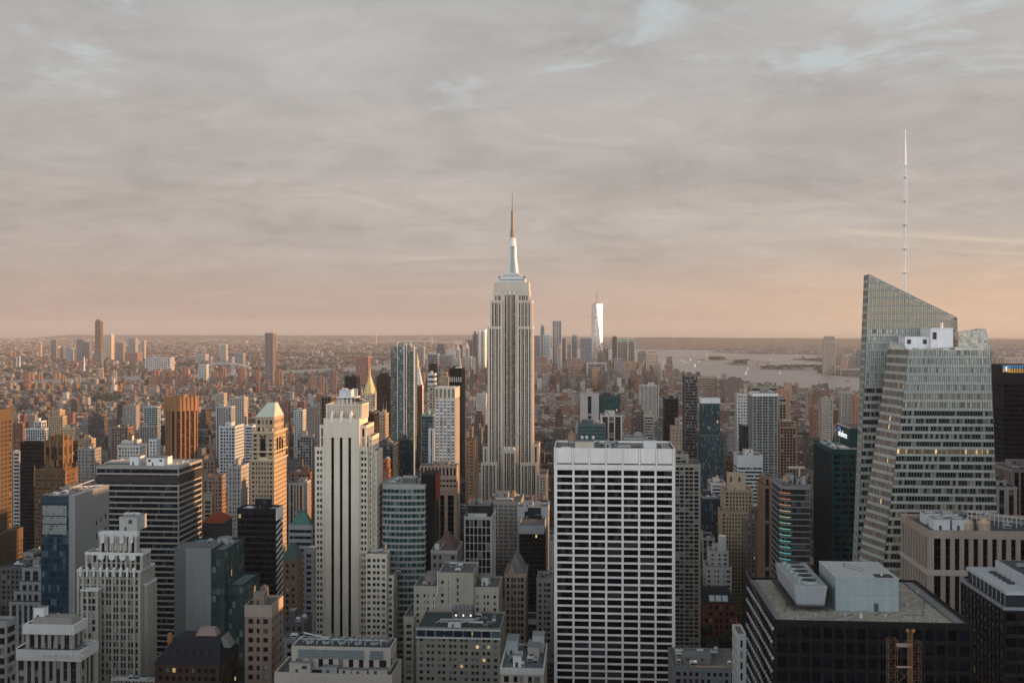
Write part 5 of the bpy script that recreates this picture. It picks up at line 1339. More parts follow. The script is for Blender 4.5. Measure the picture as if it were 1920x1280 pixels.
# cream stepped block and the lit-window block at the bottom
r_, e_ = B('apartment_block', 'cream brick stepped block with blank windowless upper wall', 625, [(757, 776, 1155, -3, 30), (776, 822, 1098, 0, 30, 'g'), (822.2, 888, 1073, 0, 30, 'g'), (888.2, 935, 1100, 1.5, 28, 'g')],
    sty('pair', wall=(.40, .35, .28), glass=glass(pb=.45, blind=(.4, .38, .34)), bay=3.0, pw=[1.0, 3.2], fl=3.85, ph=1.9, par=4, win=True), roof=0, vb=1190)
m = MB(); x0, x1, y0, y1, z = e_[2]; w = x1 - x0; m.box(x0 + w * .36, x1 - .1, y0 - .55, y0 - .05, z - 26, z - .2, 0); m.box(x0 + w * .30, x0 + w * .36, y0 - .5, y0, z - 40, z - .2, 1)
for k in range(4): m.box(x0 + w * .52, x0 + w * .58, y0 - .6, y0 - .5, z - 5.5 - k * 4, z - 3.2 - k * 4, 2)
m.build('blank_wall', [stone((.38, .335, .27)), stone((.40, .365, .30)), plain((.05, .05, .055))], r_, r_.location)
m = MB(); m.tube((x0 - .5, y0 - .3, z + .5), (x0 - .5, y0 - .3, z - 12), .45); m.tube((x0 - .5, y0 - .3, z - 12), (x0 - 2.2, y0 - .3, z - 15), .45); m.tube((x0 - 2.2, y0 - .3, z - 15), (x0 - 2.2, y0 - .3, z - 42), .45); m.build('drainpipe', plain((.62, .60, .56)), r_, r_.location)
for i, (s_, n_) in enumerate(((1, 5), (2, 6), (3, 5))):
    a, b, c, d, zz = e_[s_]; clutter(r_, a + 1, b - 1, c + 2, d - 2, zz - 1, (.42, .37, .30), 20 + i, n_, 0, i != 1)
bulk(r_, wx(797, 632), wx(818, 632), 632, 644, e_[1][4] - 1, 5.5, (.27, .22, .19)); bulk(r_, wx(902, 632), wx(915, 632), 634, 640, e_[3][4] - 1, 4.5, (.62, .61, .58))
r_, e_ = B('office_tower', 'grey brown block with lit office windows and glazed roof terrace', 565, [(781, 938, 1176)], sty('pair', wall=(.27, .24, .20), glass=glass(pb=.42, blind=(.30, .32, .31), lit=.04), bay=3.05, pw=[.9, 2.0], fl=3.55, ph=1.75, par=1.4, win=True, roof=(.05, .065, .07)), D=34, roof=0, vb=1300)
x0, x1, y0, y1, z = e_[-1]; w = x1 - x0
for k in range(9):
    m = MB(); a = x0 + w * k / 9; m.box(a + .4, a + w / 9 - .4, y0 - .22, y0 - .14, z - 5.0, z - 1.7); m.build('terrace_window', GBLUE, r_, r_.location)
m = MB(); m.box(x0 - .4, x1 + .4, y0 - .7, y0 - .14, z - 6.0, z - 5.2, bottom=True); m.box(x0 - .3, x1 + .3, y0 - .5, y0 - .14, z - 1.5, z - .8, bottom=True); m.build('cornice', stone((.62, .58, .53)), r_, r_.location)
bulk(r_, x0 + w * .38, x0 + w * .63, y0 + 16, y0 + 26, z - 1, 6.5, (.16, .15, .145))
for k in range(5): m = MB(); a = x0 + w * (.40 + .05 * k); m.lathe(a, y0 + 19, [(1.1, z + 5.5), (1.2, z + 7.4), (.5, z + 8)], 10); m.build('roof_vent', plain((.24, .23, .22)), r_, r_.location)
for k in range(3):
    m = MB(); a = x0 + w * (.43 + .09 * k); m.box(a - .3, a + .3, y0 + 15.6, y0 + 15.9, z + 2.0, z + 2.8); m.build('roof_light', lamp((1, .95, .85), 1.2), r_, r_.location)
m = MB()
for k in range(7): m.tube((x0 + w * (.22 + .05 * k), y0 + 5, z + 1.2), (x0 + w * (.30 + .06 * k), y0 + 11, z + 1.5), .28)
m.tube((x0 + w * .25, y0 + 12, z + 1), (x0 + w * .70, y0 + 12, z + 1.5), .4); m.tube((x0 + w * .70, y0 + 12, z + 1.5), (x0 + w * .73, y0 + 9, z + 3), .35); m.build('pipework', plain((.52, .53, .52)), r_, r_.location)
bulk(r_, x0 + w * .37, x0 + w * .52, y0 + 2.5, y0 + 6.5, z - 1, 3.0, (.60, .60, .58)); clutter(r_, x0 + w * .55, x1 - 2, y0 + 3, y1 - 2, z - 1, (.3, .3, .3), 9, 10, 0, False)
r_, e_ = B('office_tower', 'pale low block with crowded rooftop plant beside the white slab', 430, [(938, 1020, 1252)], sty('pair', wall=(.42, .345, .29), glass=GLIT, fl=4.2, bay=3, pw=[.8, 2], par=2.5, roof=(.13, .15, .155), win=True, trim=(.60, .55, .50)), D=34, roof=14, vb=1300)
x0, x1, y0, y1, z = e_[-1]; bulk(r_, x0 + 5, x0 + 8.5, y0 + 4, y0 + 8, z - 1, 4.5, (.68, .67, .65)); bulk(r_, x0 + 1, x0 + 6, y0 + 20, y0 + 30, z - 1, 6, (.35, .37, .38)); bulk(r_, x1 - 6, x1 - 1, y0 + 24, y0 + 32, z - 1, 7, (.40, .41, .41))
r_, e_ = B('stone_building', 'brown stone block with pointed gable and arched windows', 700, [(946, 986, 1075)], sty('pair', wall=(.36, .29, .23), fl=4.3, ph=1.6, bay=2.2, pw=[.7, 1.5], trim=(.45, .34, .25)), D=28, roof=2, vb=1185)
m = MB(); x0, x1, y0, y1, z = e_[-1]; m.frustum(rect(x0 + .5, x1 - .5, y0 + 1, y1 - 1), rect((x0 + x1) / 2 - .3, (x0 + x1) / 2 + .3, y0 + 4, y1 - 4), z - .5, z + 11); m.build('gable_roof', stone((.19, .18, .175)), r_, r_.location)
m = MB(); m.poly([(x0 + 2, y0 - .4, z - 1), (x0 + 8, y0 - .4, z - 1), (x0 + 5, y0 - .4, z + 6)]); m.poly([(x0 + 8, y0 - .4, z - 1), (x0 + 8, y0 + 5, z - 1), (x0 + 5, y0 + 5, z + 6), (x0 + 5, y0 - .4, z + 6)]); m.poly([(x0 + 2, y0 + 5, z - 1), (x0 + 2, y0 - .4, z - 1), (x0 + 5, y0 - .4, z + 6), (x0 + 5, y0 + 5, z + 6)]); m.build('gable', stone((.43, .30, .20)), r_, r_.location)
r_, e_ = B('office_tower', 'grey framed tower with dark recessed top panel', 920, [(970, 1028, 950)], sty('punch', wall=(.42, .42, .42), bay=40, pw=[.1], ph=0, cw=6, par=4), D=26, roof=2, vb=1010)
x0, x1, y0, y1, z = e_[-1]; m = MB(); m.box(x0 + 9.2, x1 - 6.4, y0 - .4, y0 - .05, z - 14, z - .5); m.build('dark_panel', stone((.02, .03, .035)), r_, r_.location)
B('office_tower', 'narrow black tower with grey cap and sunlit edge', 880, [(973, 1020, 985)], sty('dark', par=7, trim=(.33, .34, .35)), xs=1026, roof=2, vb=1150)
C('ornate pale stone house with bay arches by the white slab', 700, 1006, 1036, 1085, (.38, .36, .33), None, 'pair', vb=1190, tanks=0, roof=6, D=24)
C('slim stone block with bright parapet between ornate house and slab', 720, 1030, 1038, 1014, (.40, .36, .31), None, 'pair', vb=1050, D=20)
C('white corner block with bare concrete frame left of dark tower', 980, 938, 955, 1000, (.62, .62, .60), None, 'grid', vb=1040, D=20)
C('low white roofed warehouse with curved vents below the skyscraper', 960, 916, 976, 941, (.40, .37, .33), None, 'pair', vb=990, D=50, roof=12, tanks=1)
C('low dark roofed block with water tank below the skyscraper', 1000, 976, 1026, 948, (.30, .28, .25), None, 'pair', vb=985, D=40, roof=10, tanks=2)
C('orange brick block with lattice roof sign frame', 905, 877, 899, 941, (.36, .13, .07), None, vb=960, D=20, roof=3)
C('red brick apartment tower with chimney and sunlit side', 905, 703, 729, 880, (.36, .13, .075), 733, vb=975, up=(716, 727, 862, 5, 12))
C('low grey terrace of shops beneath the curved tower', 820, 703, 716, 1000, (.3, .28, .26), None, vb=1040, D=20)
# white hotel tower
r_, e_ = B('hotel_tower', 'white hotel tower with five columns of shining windows', 1050, [(815, 853.5, 727)], sty('grid', wall=(.56, .47, .37), glass=GSKY, bay=4.15, pw=[1.25], ph=1.05, fl=3.4, par=10.5, cw=.4, pd=.5, sd=.12, span=(.06, .06, .06), win=True), xs=862, roof=0, vb=870)
x0, x1, y0, y1, z = e_[-1]; m = MB()
for k in range(5): a = x0 + (x1 - x0) * k / 5; m.box(a + .9, a + (x1 - x0) / 5 - .9, y0 - .2, y0 - .13, z - 9.8, z - 1.2)
m.build('dark_panel', stone((.16, .16, .12)), r_, r_.location)
m = MB()
for k in range(7): m.lathe(x0 + 1.5 + k * 3, y0 + 3, [(1.3, z - 1), (1.4, z + .8), (.8, z + 1.3)], 10)
m.build('roof_vent', plain((.60, .59, .57)), r_, r_.location)
C('plain white slab wing hugging the white hotel tower', 1046, 803, 814.8, 803, (.62, .60, .57), None, 'punch', vb=870, D=26, bay=40, cw=3.1, ph=0, roof=0)
C('pale teal glass block beside the white hotel tower', 1130, 790, 812, 777, (.30, .38, .37), None, 'curtain', vb=850, glass=GBLUE, D=26)
C('tan capped tower peeping behind the white hotel tower', 1300, 804, 818, 724, (.45, .36, .25), None, vb=760, D=26)
C('black tower with a row of pale openings near its top', 1500, 842, 866, 690, (.025, .03, .034), 872, 'dark', vb=890, roof=2)
_r = [o for o in COL.objects if o.get('label', '').startswith('black tower with a row')][0]; a, b, c, d, z = _r['roofbox']; m = MB(); w = (b - a) / 6
for k in range(6): m.box(a + w * k + w * .2, a + w * k + w * .75, c - .6, c - .3, z - 20, z - 13)
m.build('opening', stone((.42, .42, .38)), _r, _r.location); m = MB(); m.box(a + 9, b - 1, c + 2, c + 8, z, z + 2, 0); m.tube((b - 3, c + 3, z + 1), (b - 1, c + 3, z + 6), .3); m.build('roof_plant', stone((.66, .62, .56)), _r, _r.location)
C('sunlit orange stepped brick tower with little dome', 1160, 873, 889, 825, (.40, .24, .14), 897, 'pair', vb=935, up=(879, 886, 800, 6, 10), roof=0)
# glass condominium with white piers
def condo():
    Y = 1450; lab = 'slender glass tower with white piers and torn-off top'
    X = lambda p, e=0: wx(p, Y + e); root = empty('apartment_tower', (X(755), Y + 15, 0)); tag(root, lab, 'building'); Z = lambda v: wz(v, 755, Y)
    Wm, Gm, Rm, panes = MB(), MB(), MB(), []
    st = sty('curtain', wall=(.20, .23, .22), glass=glass(c=(.06, .085, .08), blind=(.30, .29, .23), pb=.4, ior=2.0), bay=2.4, pw=[.2], ph=.7, fl=3.6, par=1.5)
    for a, b, v, y0 in ((731, 745, 650, 6), (745.1, 757, 643, 0), (757.1, 768, 646, 2), (768.1, 776, 652, 4)): storey_block(Wm, Gm, Rm, rect(X(a), X(b), Y + y0, Y + 30), 0, Z(v), dict(st, glass=GBLUE) if a == 731 else st)
    finish(root, Wm, Gm, Rm, st)
    for a, w, v in ((745, 1.0, 641), (757, 1.5, 644), (761.5, .8, 645), (775.5, 2.2, 648)): m = MB(); m.box(X(a), X(a + w), Y - 1.2, Y + 1, 0, Z(v)); m.build('white_pier', stone((.72, .70, .66)), root, root.location)
    m = MB(); m.tube((X(749), Y + 8, Z(643)), (X(753), Y + 8, Z(637)), .8); m.tube((X(758), Y + 8, Z(644)), (X(757.5), Y + 8, Z(634)), .5); m.box(X(764), X(769), Y + 6, Y + 12, Z(652), Z(640)); m.build('roof_plant', stone((.4, .38, .34)), root, root.location)
    reg(root, lab, X(731), X(776), Y, Y + 30, Z(643), 860)
condo()
C('dark blue glass point block below the slender pier tower', 1180, 746, 769, 822, (.05, .08, .09), None, 'curtain', vb=895, glass=GBLUE, D=24)
C('dark bronze slab tower with a plain black top', 1560, 706, 744, 705, (.055, .035, .03), None, 'dark', vb=820, D=30, par=16, span=(.06, .035, .03), glass=GBRZ, fl=4.2, ph=1.7)
C('tan brick tower with twin antennas before the bronze slab', 1250, 704, 723, 775, (.46, .34, .23), 729, 'pair', vb=825, roof=1)
_r = [o for o in COL.objects if o.get('label', '').startswith('tan brick tower with twin')][0]; a, b, c, d, z = _r['roofbox']; mast(_r, b - 3, c + 3, z, 14, .3); mast(_r, b, c + 6, z, 15, .3)
C('dark green low blocks stepping down below the bronze slab', 1100, 706, 738, 832, (.09, .11, .11), None, 'grid', vb=880, D=40, roof=6, tanks=1)
C('narrow glass tower with orange reflections behind the shaft tower', 1010, 687, 702, 772, (.10, .08, .06), None, 'curtain', vb=870, glass=GBRZ, D=24)
C('brown frame building with open deck behind the shaft tower', 1100, 601, 622, 742, (.20, .14, .10), None, 'grid', vb=800, D=22)
# gold pyramid tower
def gold_pyramid():
    Y = 1900; X = lambda p, e=0: wx(p, Y + e); Z = lambda v: wz(v, 690, Y); lab = 'stone tower with gilded octagonal pyramid spire'
    root = empty('stone_tower', (X(692), Y + 18, 0)); tag(root, lab, 'building'); c = (.52, .42, .30)
    st = sty('pair', wall=c, bay=4.5, pw=[1.4, 3], fl=5, ph=2.4, par=3); Wm, Gm, Rm = MB(), MB(), MB()
    storey_block(Wm, Gm, Rm, rect(X(676), X(703), Y, Y + 40), 0, Z(765), st); storey_block(Wm, Gm, Rm, rect(X(678), X(703), Y + 4, Y + 34), Z(765) - 1, Z(738), st); finish(root, Wm, Gm, Rm, st)
    m = MB(); m.lathe(X(690), Y + 18, [(12.6, Z(738)), (2.0, Z(707)), (1.4, Z(703)), (1.6, Z(700)), (.2, Z(694))], 8, 0, R(22.5)); m.build('gilded_pyramid', stone((.66, .50, .22), .5), root, root.location)
    m = MB()
    for p in (678, 703): m.lathe(X(p), Y + 4, [(1.6, Z(742)), (1.6, Z(733)), (.2, Z(728))], 6)
    m.build('pinnacle', stone(c), root, root.location)
    reg(root, lab, X(676), X(703), Y, Y + 40, Z(738), 820)
gold_pyramid()
C('black ribbed office block behind the gilded pyramid', 2000, 646, 669, 705, (.04, .035, .035), 675, 'strip', vb=760, glass=GBLK, span=(.02, .02, .02), bay=7)
# white clock-tower style campanile
def campanile():
    Y = 2200; X = lambda p, e=0: wx(p, Y + e); Z = lambda v: wz(v, 782, Y); lab = 'white campanile tower with steep pyramid and golden lantern'
    root = empty('campanile', (X(783), Y + 15, 0)); tag(root, lab, 'building'); c = (.60, .54, .47)
    st = sty('pair', wall=c, bay=5, pw=[2, 3.4], fl=6, ph=3, par=6); Wm, Gm, Rm = MB(), MB(), MB()
    storey_block(Wm, Gm, Rm, rect(X(772), X(791), Y, Y + 23), 0, Z(724), st); finish(root, Wm, Gm, Rm, st)
    m = MB(); cx = X(781.5); q = 10.4; m.frustum(rect(cx - q, cx + q, Y + .6, Y + 22), rect(cx - 3.4, cx + 3.4, Y + 8, Y + 15), Z(724), Z(689)); m.build('pyramid_roof', stone((.55, .54, .51)), root, root.location)
    m = MB(); m.lathe(cx, Y + 11.4, [(3.2, Z(689)), (3.2, Z(680)), (4, Z(679.6)), (2.6, Z(676)), (1.0, Z(672)), (.2, Z(663))], 10); m.build('lantern', metalmat((.85, .62, .30), .35, 'gilding'), root, root.location)
    reg(root, lab, X(772), X(791), Y, Y + 23, Z(700), 850)
campanile()
C('plain dark brown slab in front of the white campanile', 1750, 776, 785, 723, (.07, .04, .04), None, 'dark', vb=850, D=40)
C('black tower with orange sunlit edge and gantry', 2500, 804, 818, 681, (.05, .04, .04), 821, 'dark', vb=735)
C('white and black striped tower in front of gantry tower', 2300, 802, 815, 700, (.66, .66, .64), None, 'band', vb=745, fl=11, ph=6, D=30)
C('sunlit tan twin-shouldered tower beside the black opening tower', 2100, 826, 841, 705, (.50, .34, .22), None, vb=760, D=26, up=(829, 838, 698, 5, 12))
C('white building with dark green mansard roof left of the skyscraper', 2300, 893, 911, 738, (.55, .53, .50), None, 'pair', vb=775, D=30)

# ================================================================== RIGHT HALF
C('brown concrete apartment tower with balcony columns behind the white slab', 800, 1262, 1313.5, 870, (.42, .36, .30), None, 'grid', vb=1060, D=34, up=(1262, 1291, 851, 6, 20), bay=3.9, pw=[.8, .3], fl=3.1, ph=.9, sd=.7, pd=.75, roof=3, tanks=1)
C('tall dark banded tower with sharp corner seen over the white slab', 1400, 1284, 1308, 703, (.17, .165, .16), None, 'band', vb=850, D=34, ph=1.2, fl=4.0, roof=2)
C('dark glass block with pinkish columns left of the dark banded tower', 1500, 1246, 1272, 746, (.04, .05, .055), None, 'dark', vb=810, D=30)
C('slender tan tower with drum top before the dark banded tower', 1150, 1259, 1279, 800, (.38, .28, .22), None, 'pair', vb=845, D=22, up=(1267, 1275, 784, 5, 10))
C('dark teal glass tower with white box on top', 1270, 1316, 1350, 756, (.05, .08, .09), None, 'curtain', vb=905, glass=glass(c=(.02, .045, .055), blind=(.12, .22, .24), pb=.4, ior=1.7, lit=.01), D=26, roof=0)
_r = [o for o in COL.objects if o.get('label', '').startswith('dark teal glass tower with white box')][0]; a, b, c, d, z = _r['roofbox']; bulk(_r, a - .5, b + .5, c, d, z - .6, 7, (.62, .61, .59), 'plant_box', False)
C('wide dark teal glass block under the white-boxed tower', 1240, 1314, 1357, 817, (.05, .08, .09), None, 'curtain', vb=905, glass=glass(c=(.02, .045, .06), blind=(.10, .2, .23), pb=.45, ior=1.7, lit=.008), D=28, roof=0)
C('white slender hotel tower with tiny square windows', 1420, 1382, 1405, 738, (.66, .63, .60), None, 'grid', vb=840, D=22, fl=4.1, bay=3.2, pw=[1.5], ph=2, roof=0)
_r = [o for o in COL.objects if o.get('label', '').startswith('white slender hotel')][0]; a, b, c, d, z = _r['roofbox']; [tank(_r, q, c + 8, z - 1, 2.2, 4.2, (.40, .33, .28)) for q in (a + 6, a + 11)]
C('apartment tower with zigzag dark balconies and white cap', 1200, 1411, 1459, 737, (.27, .27, .25), None, 'grid', vb=890, D=30, fl=3.15, ph=1.15, bay=3.3, pw=[.25, 1.5], sd=.8, pd=.5, par=3.4, trim=(.62, .61, .58), glass=GBLUE, roof=1)
C('olive grey slab standing behind the zigzag balcony tower', 1270, 1408, 1459, 724, (.30, .28, .21), None, vb=740, D=24, bay=9, roof=4)
C('small navy blue glass block below the white hotel tower', 1250, 1391, 1406, 798, (.04, .06, .09), None, 'grid', vb=850, D=22, glass=GBLUE)
C('white office block with black window bands', 1100, 1383, 1430, 853, (.56, .57, .57), None, 'band', vb=950, D=30, ph=1.9, fl=3.9, par=12, roof=2)
C('white low hall with round roof vents', 1160, 1333, 1361, 905, (.66, .66, .66), None, 'punch', vb=915, D=30, bay=30, roof=8)
C('curved dark glass drum building with lit signs', 1100, 1316, 1352, 934, (.04, .06, .08), None, 'curtain', vb=985, D=34, glass=GBLUE, roof=5)
C('tan art deco stepped tower with sunlit crown', 1010, 1352, 1414, 958, (.42, .33, .22), 1346, 'punch', vb=1010, roof=1, up=(1358, 1412, 918, 4, 30), fl=3.7, bay=2.9, pw=[1.5])
_r = [o for o in COL.objects if o.get('label', '').startswith('tan art deco')][0]; a, b, c, d, z = _r['roofbox']; bulk(_r, a + 5, b - 6.5, c + 4, c + 20, z - 1, 15, (.44, .34, .23), 'crown')
C('brown stepped block with white lit windows below the tan crown', 950, 1400, 1430, 975, (.19, .16, .14), 1392, 'pair', vb=1080, roof=5, glass=glass(pb=.5, blind=(.5, .5, .5), lit=.03), up=(1408, 1428, 950, 5, 14))
C('dark brown side block with ragged top before the tan crown', 1120, 1374, 1396, 972, (.24, .18, .13), None, 'pair', vb=1010, D=20)
C('red brown tower with vertical strips and white string lines', 760, 1430, 1447, 910, (.33, .19, .12), 1420, 'strip', vb=1075, span=(.02, .02, .02), bay=4, pw=[2], roof=1, up=(1432, 1446, 893, 6, 20))
# banded glass tower with the rounded, coloured corner
def lit_corner():
    Y = 700; X = lambda p, e=0: wx(p, Y + e); lab = 'dark banded glass tower with rounded corner glowing in coloured light'
    root = empty('office_tower', (X(1490), Y + 22, 0)); tag(root, lab, 'building'); z = wz(912, 1490, Y)
    D = Y * ((1466 - 1100) / (1447 - 1100) - 1); c = (X(1466) + 6.5, Y + 6.5)
    pts = [(X(1466), Y + D)] + [(c[0] - 6.5 * math.cos(R(a)), c[1] - 6.5 * math.sin(R(a))) for a in range(0, 91, 15)] + [(X(1519), Y), (X(1519), Y + D)]
    Wm, Gm, Rm, panes = MB(), MB(), MB(), []
    st = sty('band', wall=(.27, .26, .26), glass=glass(c=(.014, .022, .026), blind=(.10, .14, .15), pb=.35, ior=1.6), ph=.75, fl=4.0, bay=2.6, pw=[.1], pd=.12, sd=.35, cw=.05, par=1.5, win=True)
    storey_block(Wm, Gm, Rm, pts, 0, z, st, panes); finish(root, Wm, Gm, Rm, st, panes)
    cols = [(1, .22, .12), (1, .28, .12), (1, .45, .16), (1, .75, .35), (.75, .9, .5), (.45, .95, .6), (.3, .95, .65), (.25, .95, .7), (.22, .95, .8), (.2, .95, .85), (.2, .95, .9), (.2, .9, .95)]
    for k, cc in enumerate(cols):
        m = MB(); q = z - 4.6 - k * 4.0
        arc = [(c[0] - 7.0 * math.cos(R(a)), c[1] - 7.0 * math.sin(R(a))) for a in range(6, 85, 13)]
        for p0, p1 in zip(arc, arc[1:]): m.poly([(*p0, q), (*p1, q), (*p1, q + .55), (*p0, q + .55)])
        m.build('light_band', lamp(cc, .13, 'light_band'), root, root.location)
    x0, x1 = X(1470), X(1516); zr = z - 1
    bulk(root, X(1478, 20), X(1488, 20), Y + 20, Y + 28, zr, 6, (.36, .38, .38)); bulk(root, X(1492, 20), X(1504, 20), Y + 16, Y + 30, zr, 3.6, (.3, .31, .32))
    tank(root, X(1474, 12), Y + 12, zr, 2.3, 3, (.48, .30, .18)); m = MB(); m.lathe(X(1508, 18), Y + 18, [(2.8, zr), (2.8, zr + 4.6), (1.5, zr + 5.6)], 12); m.build('round_tank', metalmat((.45, .45, .45), .5), root, root.location)
    m = MB(); m.box(X(1499, 30) - .5, X(1499, 30) + .5, Y + 30, Y + 31, zr, zr + 9); m.box(X(1478, 30), X(1509, 30), Y + 30, Y + 31.2, zr + 9, zr + 10.6, bottom=True); m.build('crane_jib', plain((.62, .48, .36)), root, root.location)
    reg(root, lab, X(1447), X(1519), Y, Y + D, z, 1065)
lit_corner()
# teal tower with the white lettering on its roof box
def teal_tower():
    Y = 745; X = lambda p, e=0: wx(p, Y + e); lab = 'dark teal glass tower with white lettering on its roof box'
    root = empty('office_tower', (X(1590), Y + 30, 0)); tag(root, lab, 'building'); z = wz(842, 1590, Y); D = 60
    Wm, Gm, Rm, panes = MB(), MB(), MB(), []
    st = sty('band', wall=(.010, .052, .055), glass=glass(c=(.003, .014, .017), blind=(.010, .07, .07), pb=.3, ior=1.5, lit=.003), ph=1.9, fl=4.35, bay=5.2, pw=[1.5], pd=.45, sd=.42, cw=.8, par=3, win=True, roof=(.20, .21, .21))
    side = dict(st, wall=(.05, .075, .07), glass=glass(c=(.03, .05, .045), blind=(.12, .15, .12), pb=.4, ior=2.2), ph=.4, pw=[.15], bay=2, pd=.45, sd=.2)
    storey_block(Wm, Gm, Rm, rect(X(1560), X(1650), Y, Y + D), 0, z, st, panes, side); finish(root, Wm, Gm, Rm, st, panes)
    b0, b1 = X(1594, 20), X(1660, 20); y0, y1 = Y + 20, Y + 58; zt = wz(803, 1600, y0); m = MB()
    m.box(b0, b1, y0, y1, z - 1, zt, 0, mt=1); m.box(b0 - .3, b0, y0, y1, zt - .2, zt + .5, 2); m.build('roof_box', [stone((.006, .040, .044), .6), stone(ROOFS[3]), stone((.6, .6, .58))], root, root.location)
    cu = bpy.data.curves.new('lettering', 'FONT'); cu.body = 'salesforce'; cu.size = 6.6; cu.extrude = .12; cu.align_x = 'CENTER'
    to = bpy.data.objects.new('lettering', cu); COL.objects.link(to); bpy.context.view_layer.update()
    me = bpy.data.meshes.new_from_object(to.evaluated_get(bpy.context.evaluated_depsgraph_get())); bpy.data.objects.remove(to)
    me.materials.clear(); me.materials.append(lamp((.92, .96, 1.0), .5, 'lit_letter'))
    o = bpy.data.objects.new('lettering', me); COL.objects.link(o); o.parent = root
    o.location = Vector((b0 - .35, y0 + 21, zt - 8.2)) - root.location; o.rotation_euler = (R(90), 0, R(-90))
    m = MB(); m.box(b0 - .15, b0 - .02, y0 + 29, y0 + 36, zt - 3.6, zt - 1.8); m.build('small_sign', lamp((.08, .14, .55), .5, 'blue_sign'), root, root.location)
    m = MB(); m.tube((X(1572, 24), Y + 24, z), (X(1577, 24), Y + 24, z + 12), .2); m.build('antenna', plain((.3, .35, .35)), root, root.location)
    clutter(root, X(1562), X(1592), Y + 3, Y + 50, z - 1, (.40, .42, .42), 4, 12, 0, False)
    m = MB(); m.box(X(1566, 6), X(1569, 6), Y + 6, Y + 52, z - 1, z + .8); m.box(X(1575, 6), X(1590, 6), Y + 3, Y + 16, z - 1, z + 1.0); m.build('roof_panel', plain((.46, .48, .48)), root, root.location)
    reg(root, lab, X(1560), X(1650), Y, Y + D, z, 1065)
teal_tower()
# black tower with the numeral at the right edge
def one_tower():
    Y = 820; X = lambda p, e=0: wx(p, Y + e); lab = 'black tower with blue and amber lit crown showing the numeral 1'
    root = empty('office_tower', (X(1930), Y + 20, 0)); tag(root, lab, 'building'); z = wz(685, 1900, Y)
    Wm, Gm, Rm = MB(), MB(), MB(); st = sty('dark', par=14, wall=(.018, .018, .024)); x0, x1 = X(1880), X(2000)
    storey_block(Wm, Gm, Rm, rect(x0, x1, Y, Y + 40), 0, z, st); finish(root, Wm, Gm, Rm, st); px = dep(1900, Y) / F
    b, a = lamp((.05, .22, .42), .32, 'blue_light'), lamp((.62, .30, .05), .28, 'amber_light')
    for n, (va, vb, mm) in enumerate(((685.5, 691, b), (691, 697.5, a))):
        m = MB(); z0, z1 = wz(vb, 1900, Y), wz(va, 1900, Y)
        u = x0
        m.box(u, u + 4 * px, Y - .3, Y - .14, z0, z1); m.box(u + 9 * px, u + 14.5 * px, Y - .3, Y - .14, z0, z1); u += 16 * px
        while u < x1 - 5 * px: m.box(u, u + 2.6 * px, Y - .3, Y - .14, z0, z1); u += 4.6 * px
        m.build('crown_light', mm, root, root.location)
    m = MB(); m.box(x0, x1, Y - .32, Y - .14, wz(686, 1900, Y), wz(685, 1900, Y)); m.build('crown_light', b, root, root.location)
    m = MB(); m.box(x0 + 8 * px, x1, Y - .32, Y - .14, wz(698.2, 1900, Y), wz(697.2, 1900, Y)); m.build('crown_light', a, root, root.location)
    zb, zt = wz(696, 1900, Y), wz(686.5, 1900, Y); m = MB(); u = x0 + 5.6 * px; y = Y - .5
    pr = [(u, zb), (u + 1.9 * px, zb), (u + 1.9 * px, zt), (u + .9 * px, zt), (u - .9 * px, zt - 3.4 * px), (u - .9 * px, zt - 4.4 * px), (u, zt - 3.6 * px)]
    m.poly([(q[0], y, q[1]) for q in pr])
    for i in range(len(pr)): p, q = pr[i], pr[(i + 1) % len(pr)]; m.poly([(p[0], y, p[1]), (p[0], y + .36, p[1]), (q[0], y + .36, q[1]), (q[0], y, q[1])])
    m.build('numeral', lamp((1, .98, .95), .8, 'lit_numeral'), root, root.location)
    reg(root, lab, x0, x1, Y, Y + 40, z, 865)
one_tower()
C('small grey block with roof pavilion beside the glass tower', 900, 1875, 1906, 862, (.30, .30, .29), None, 'grid', vb=885, D=30, up=(1875, 1902, 829, 5, 20), roof=2)
C('white stone block with dark window slots beside the glass tower', 640, 1868, 1907, 912, (.50, .49, .47), None, 'strip', vb=1000, D=30, span=(.03, .03, .03), bay=5, pw=[2.6], tanks=1, up=(1868, 1887, 900, 4, 16))
C('dark ribbed tower cut off by the frame behind the white stone block', 720, 1897, 1990, 880, (.36, .30, .28), None, 'strip', vb=980, D=40, span=(.02, .02, .02), glass=GBLK, bay=3.4, pw=[1.2], roof=4)
# around the park
C('pale stone block with broad top storey beside the park tower', 970, 1296, 1340, 1008, (.40, .38, .34), None, 'strip', vb=1120, D=30, bay=4, roof=5)
C('white art deco apartment house with corner terraces', 938, 1324, 1372, 1062, (.62, .60, .56), None, 'pair', vb=1112, D=26, up=(1330, 1366, 1032, 3, 18), fl=4.4, bay=4.2, pw=[1.6, 3.8], ph=2.4, roof=4)
_r = [o for o in COL.objects if o.get('label', '').startswith('white art deco')][0]; a, b, c, d, z = _r['roofbox']; m = MB(); m.box(a + 9, a + 15, c + 1, c + 7, z - 1, z + 13); m.box(a + 11.2, a + 12, c - 4, c - 3.4, 0, z + 6); m.build('chimney', stone((.60, .58, .54)), _r, _r.location)
C('dark red Romanesque brick club house facing the park', 904, 1306, 1380, 1128, (.22, .075, .05), None, 'pair', vb=1190, D=30, fl=5.6, ph=2.2, bay=4.4, pw=[1.4, 2.6], roof=3, trim=(.10, .05, .045))
_r = [o for o in COL.objects if o.get('label', '').startswith('dark red Romanesque')][0]; a, b, c, d, z = _r['roofbox']; m = MB(); m.frustum(rect(a, b, c + .5, d), rect(a + 6, b - 4, c + 8, d - 6), z, z + 8); m.build('hipped_roof', stone((.03, .033, .04)), _r, _r.location)
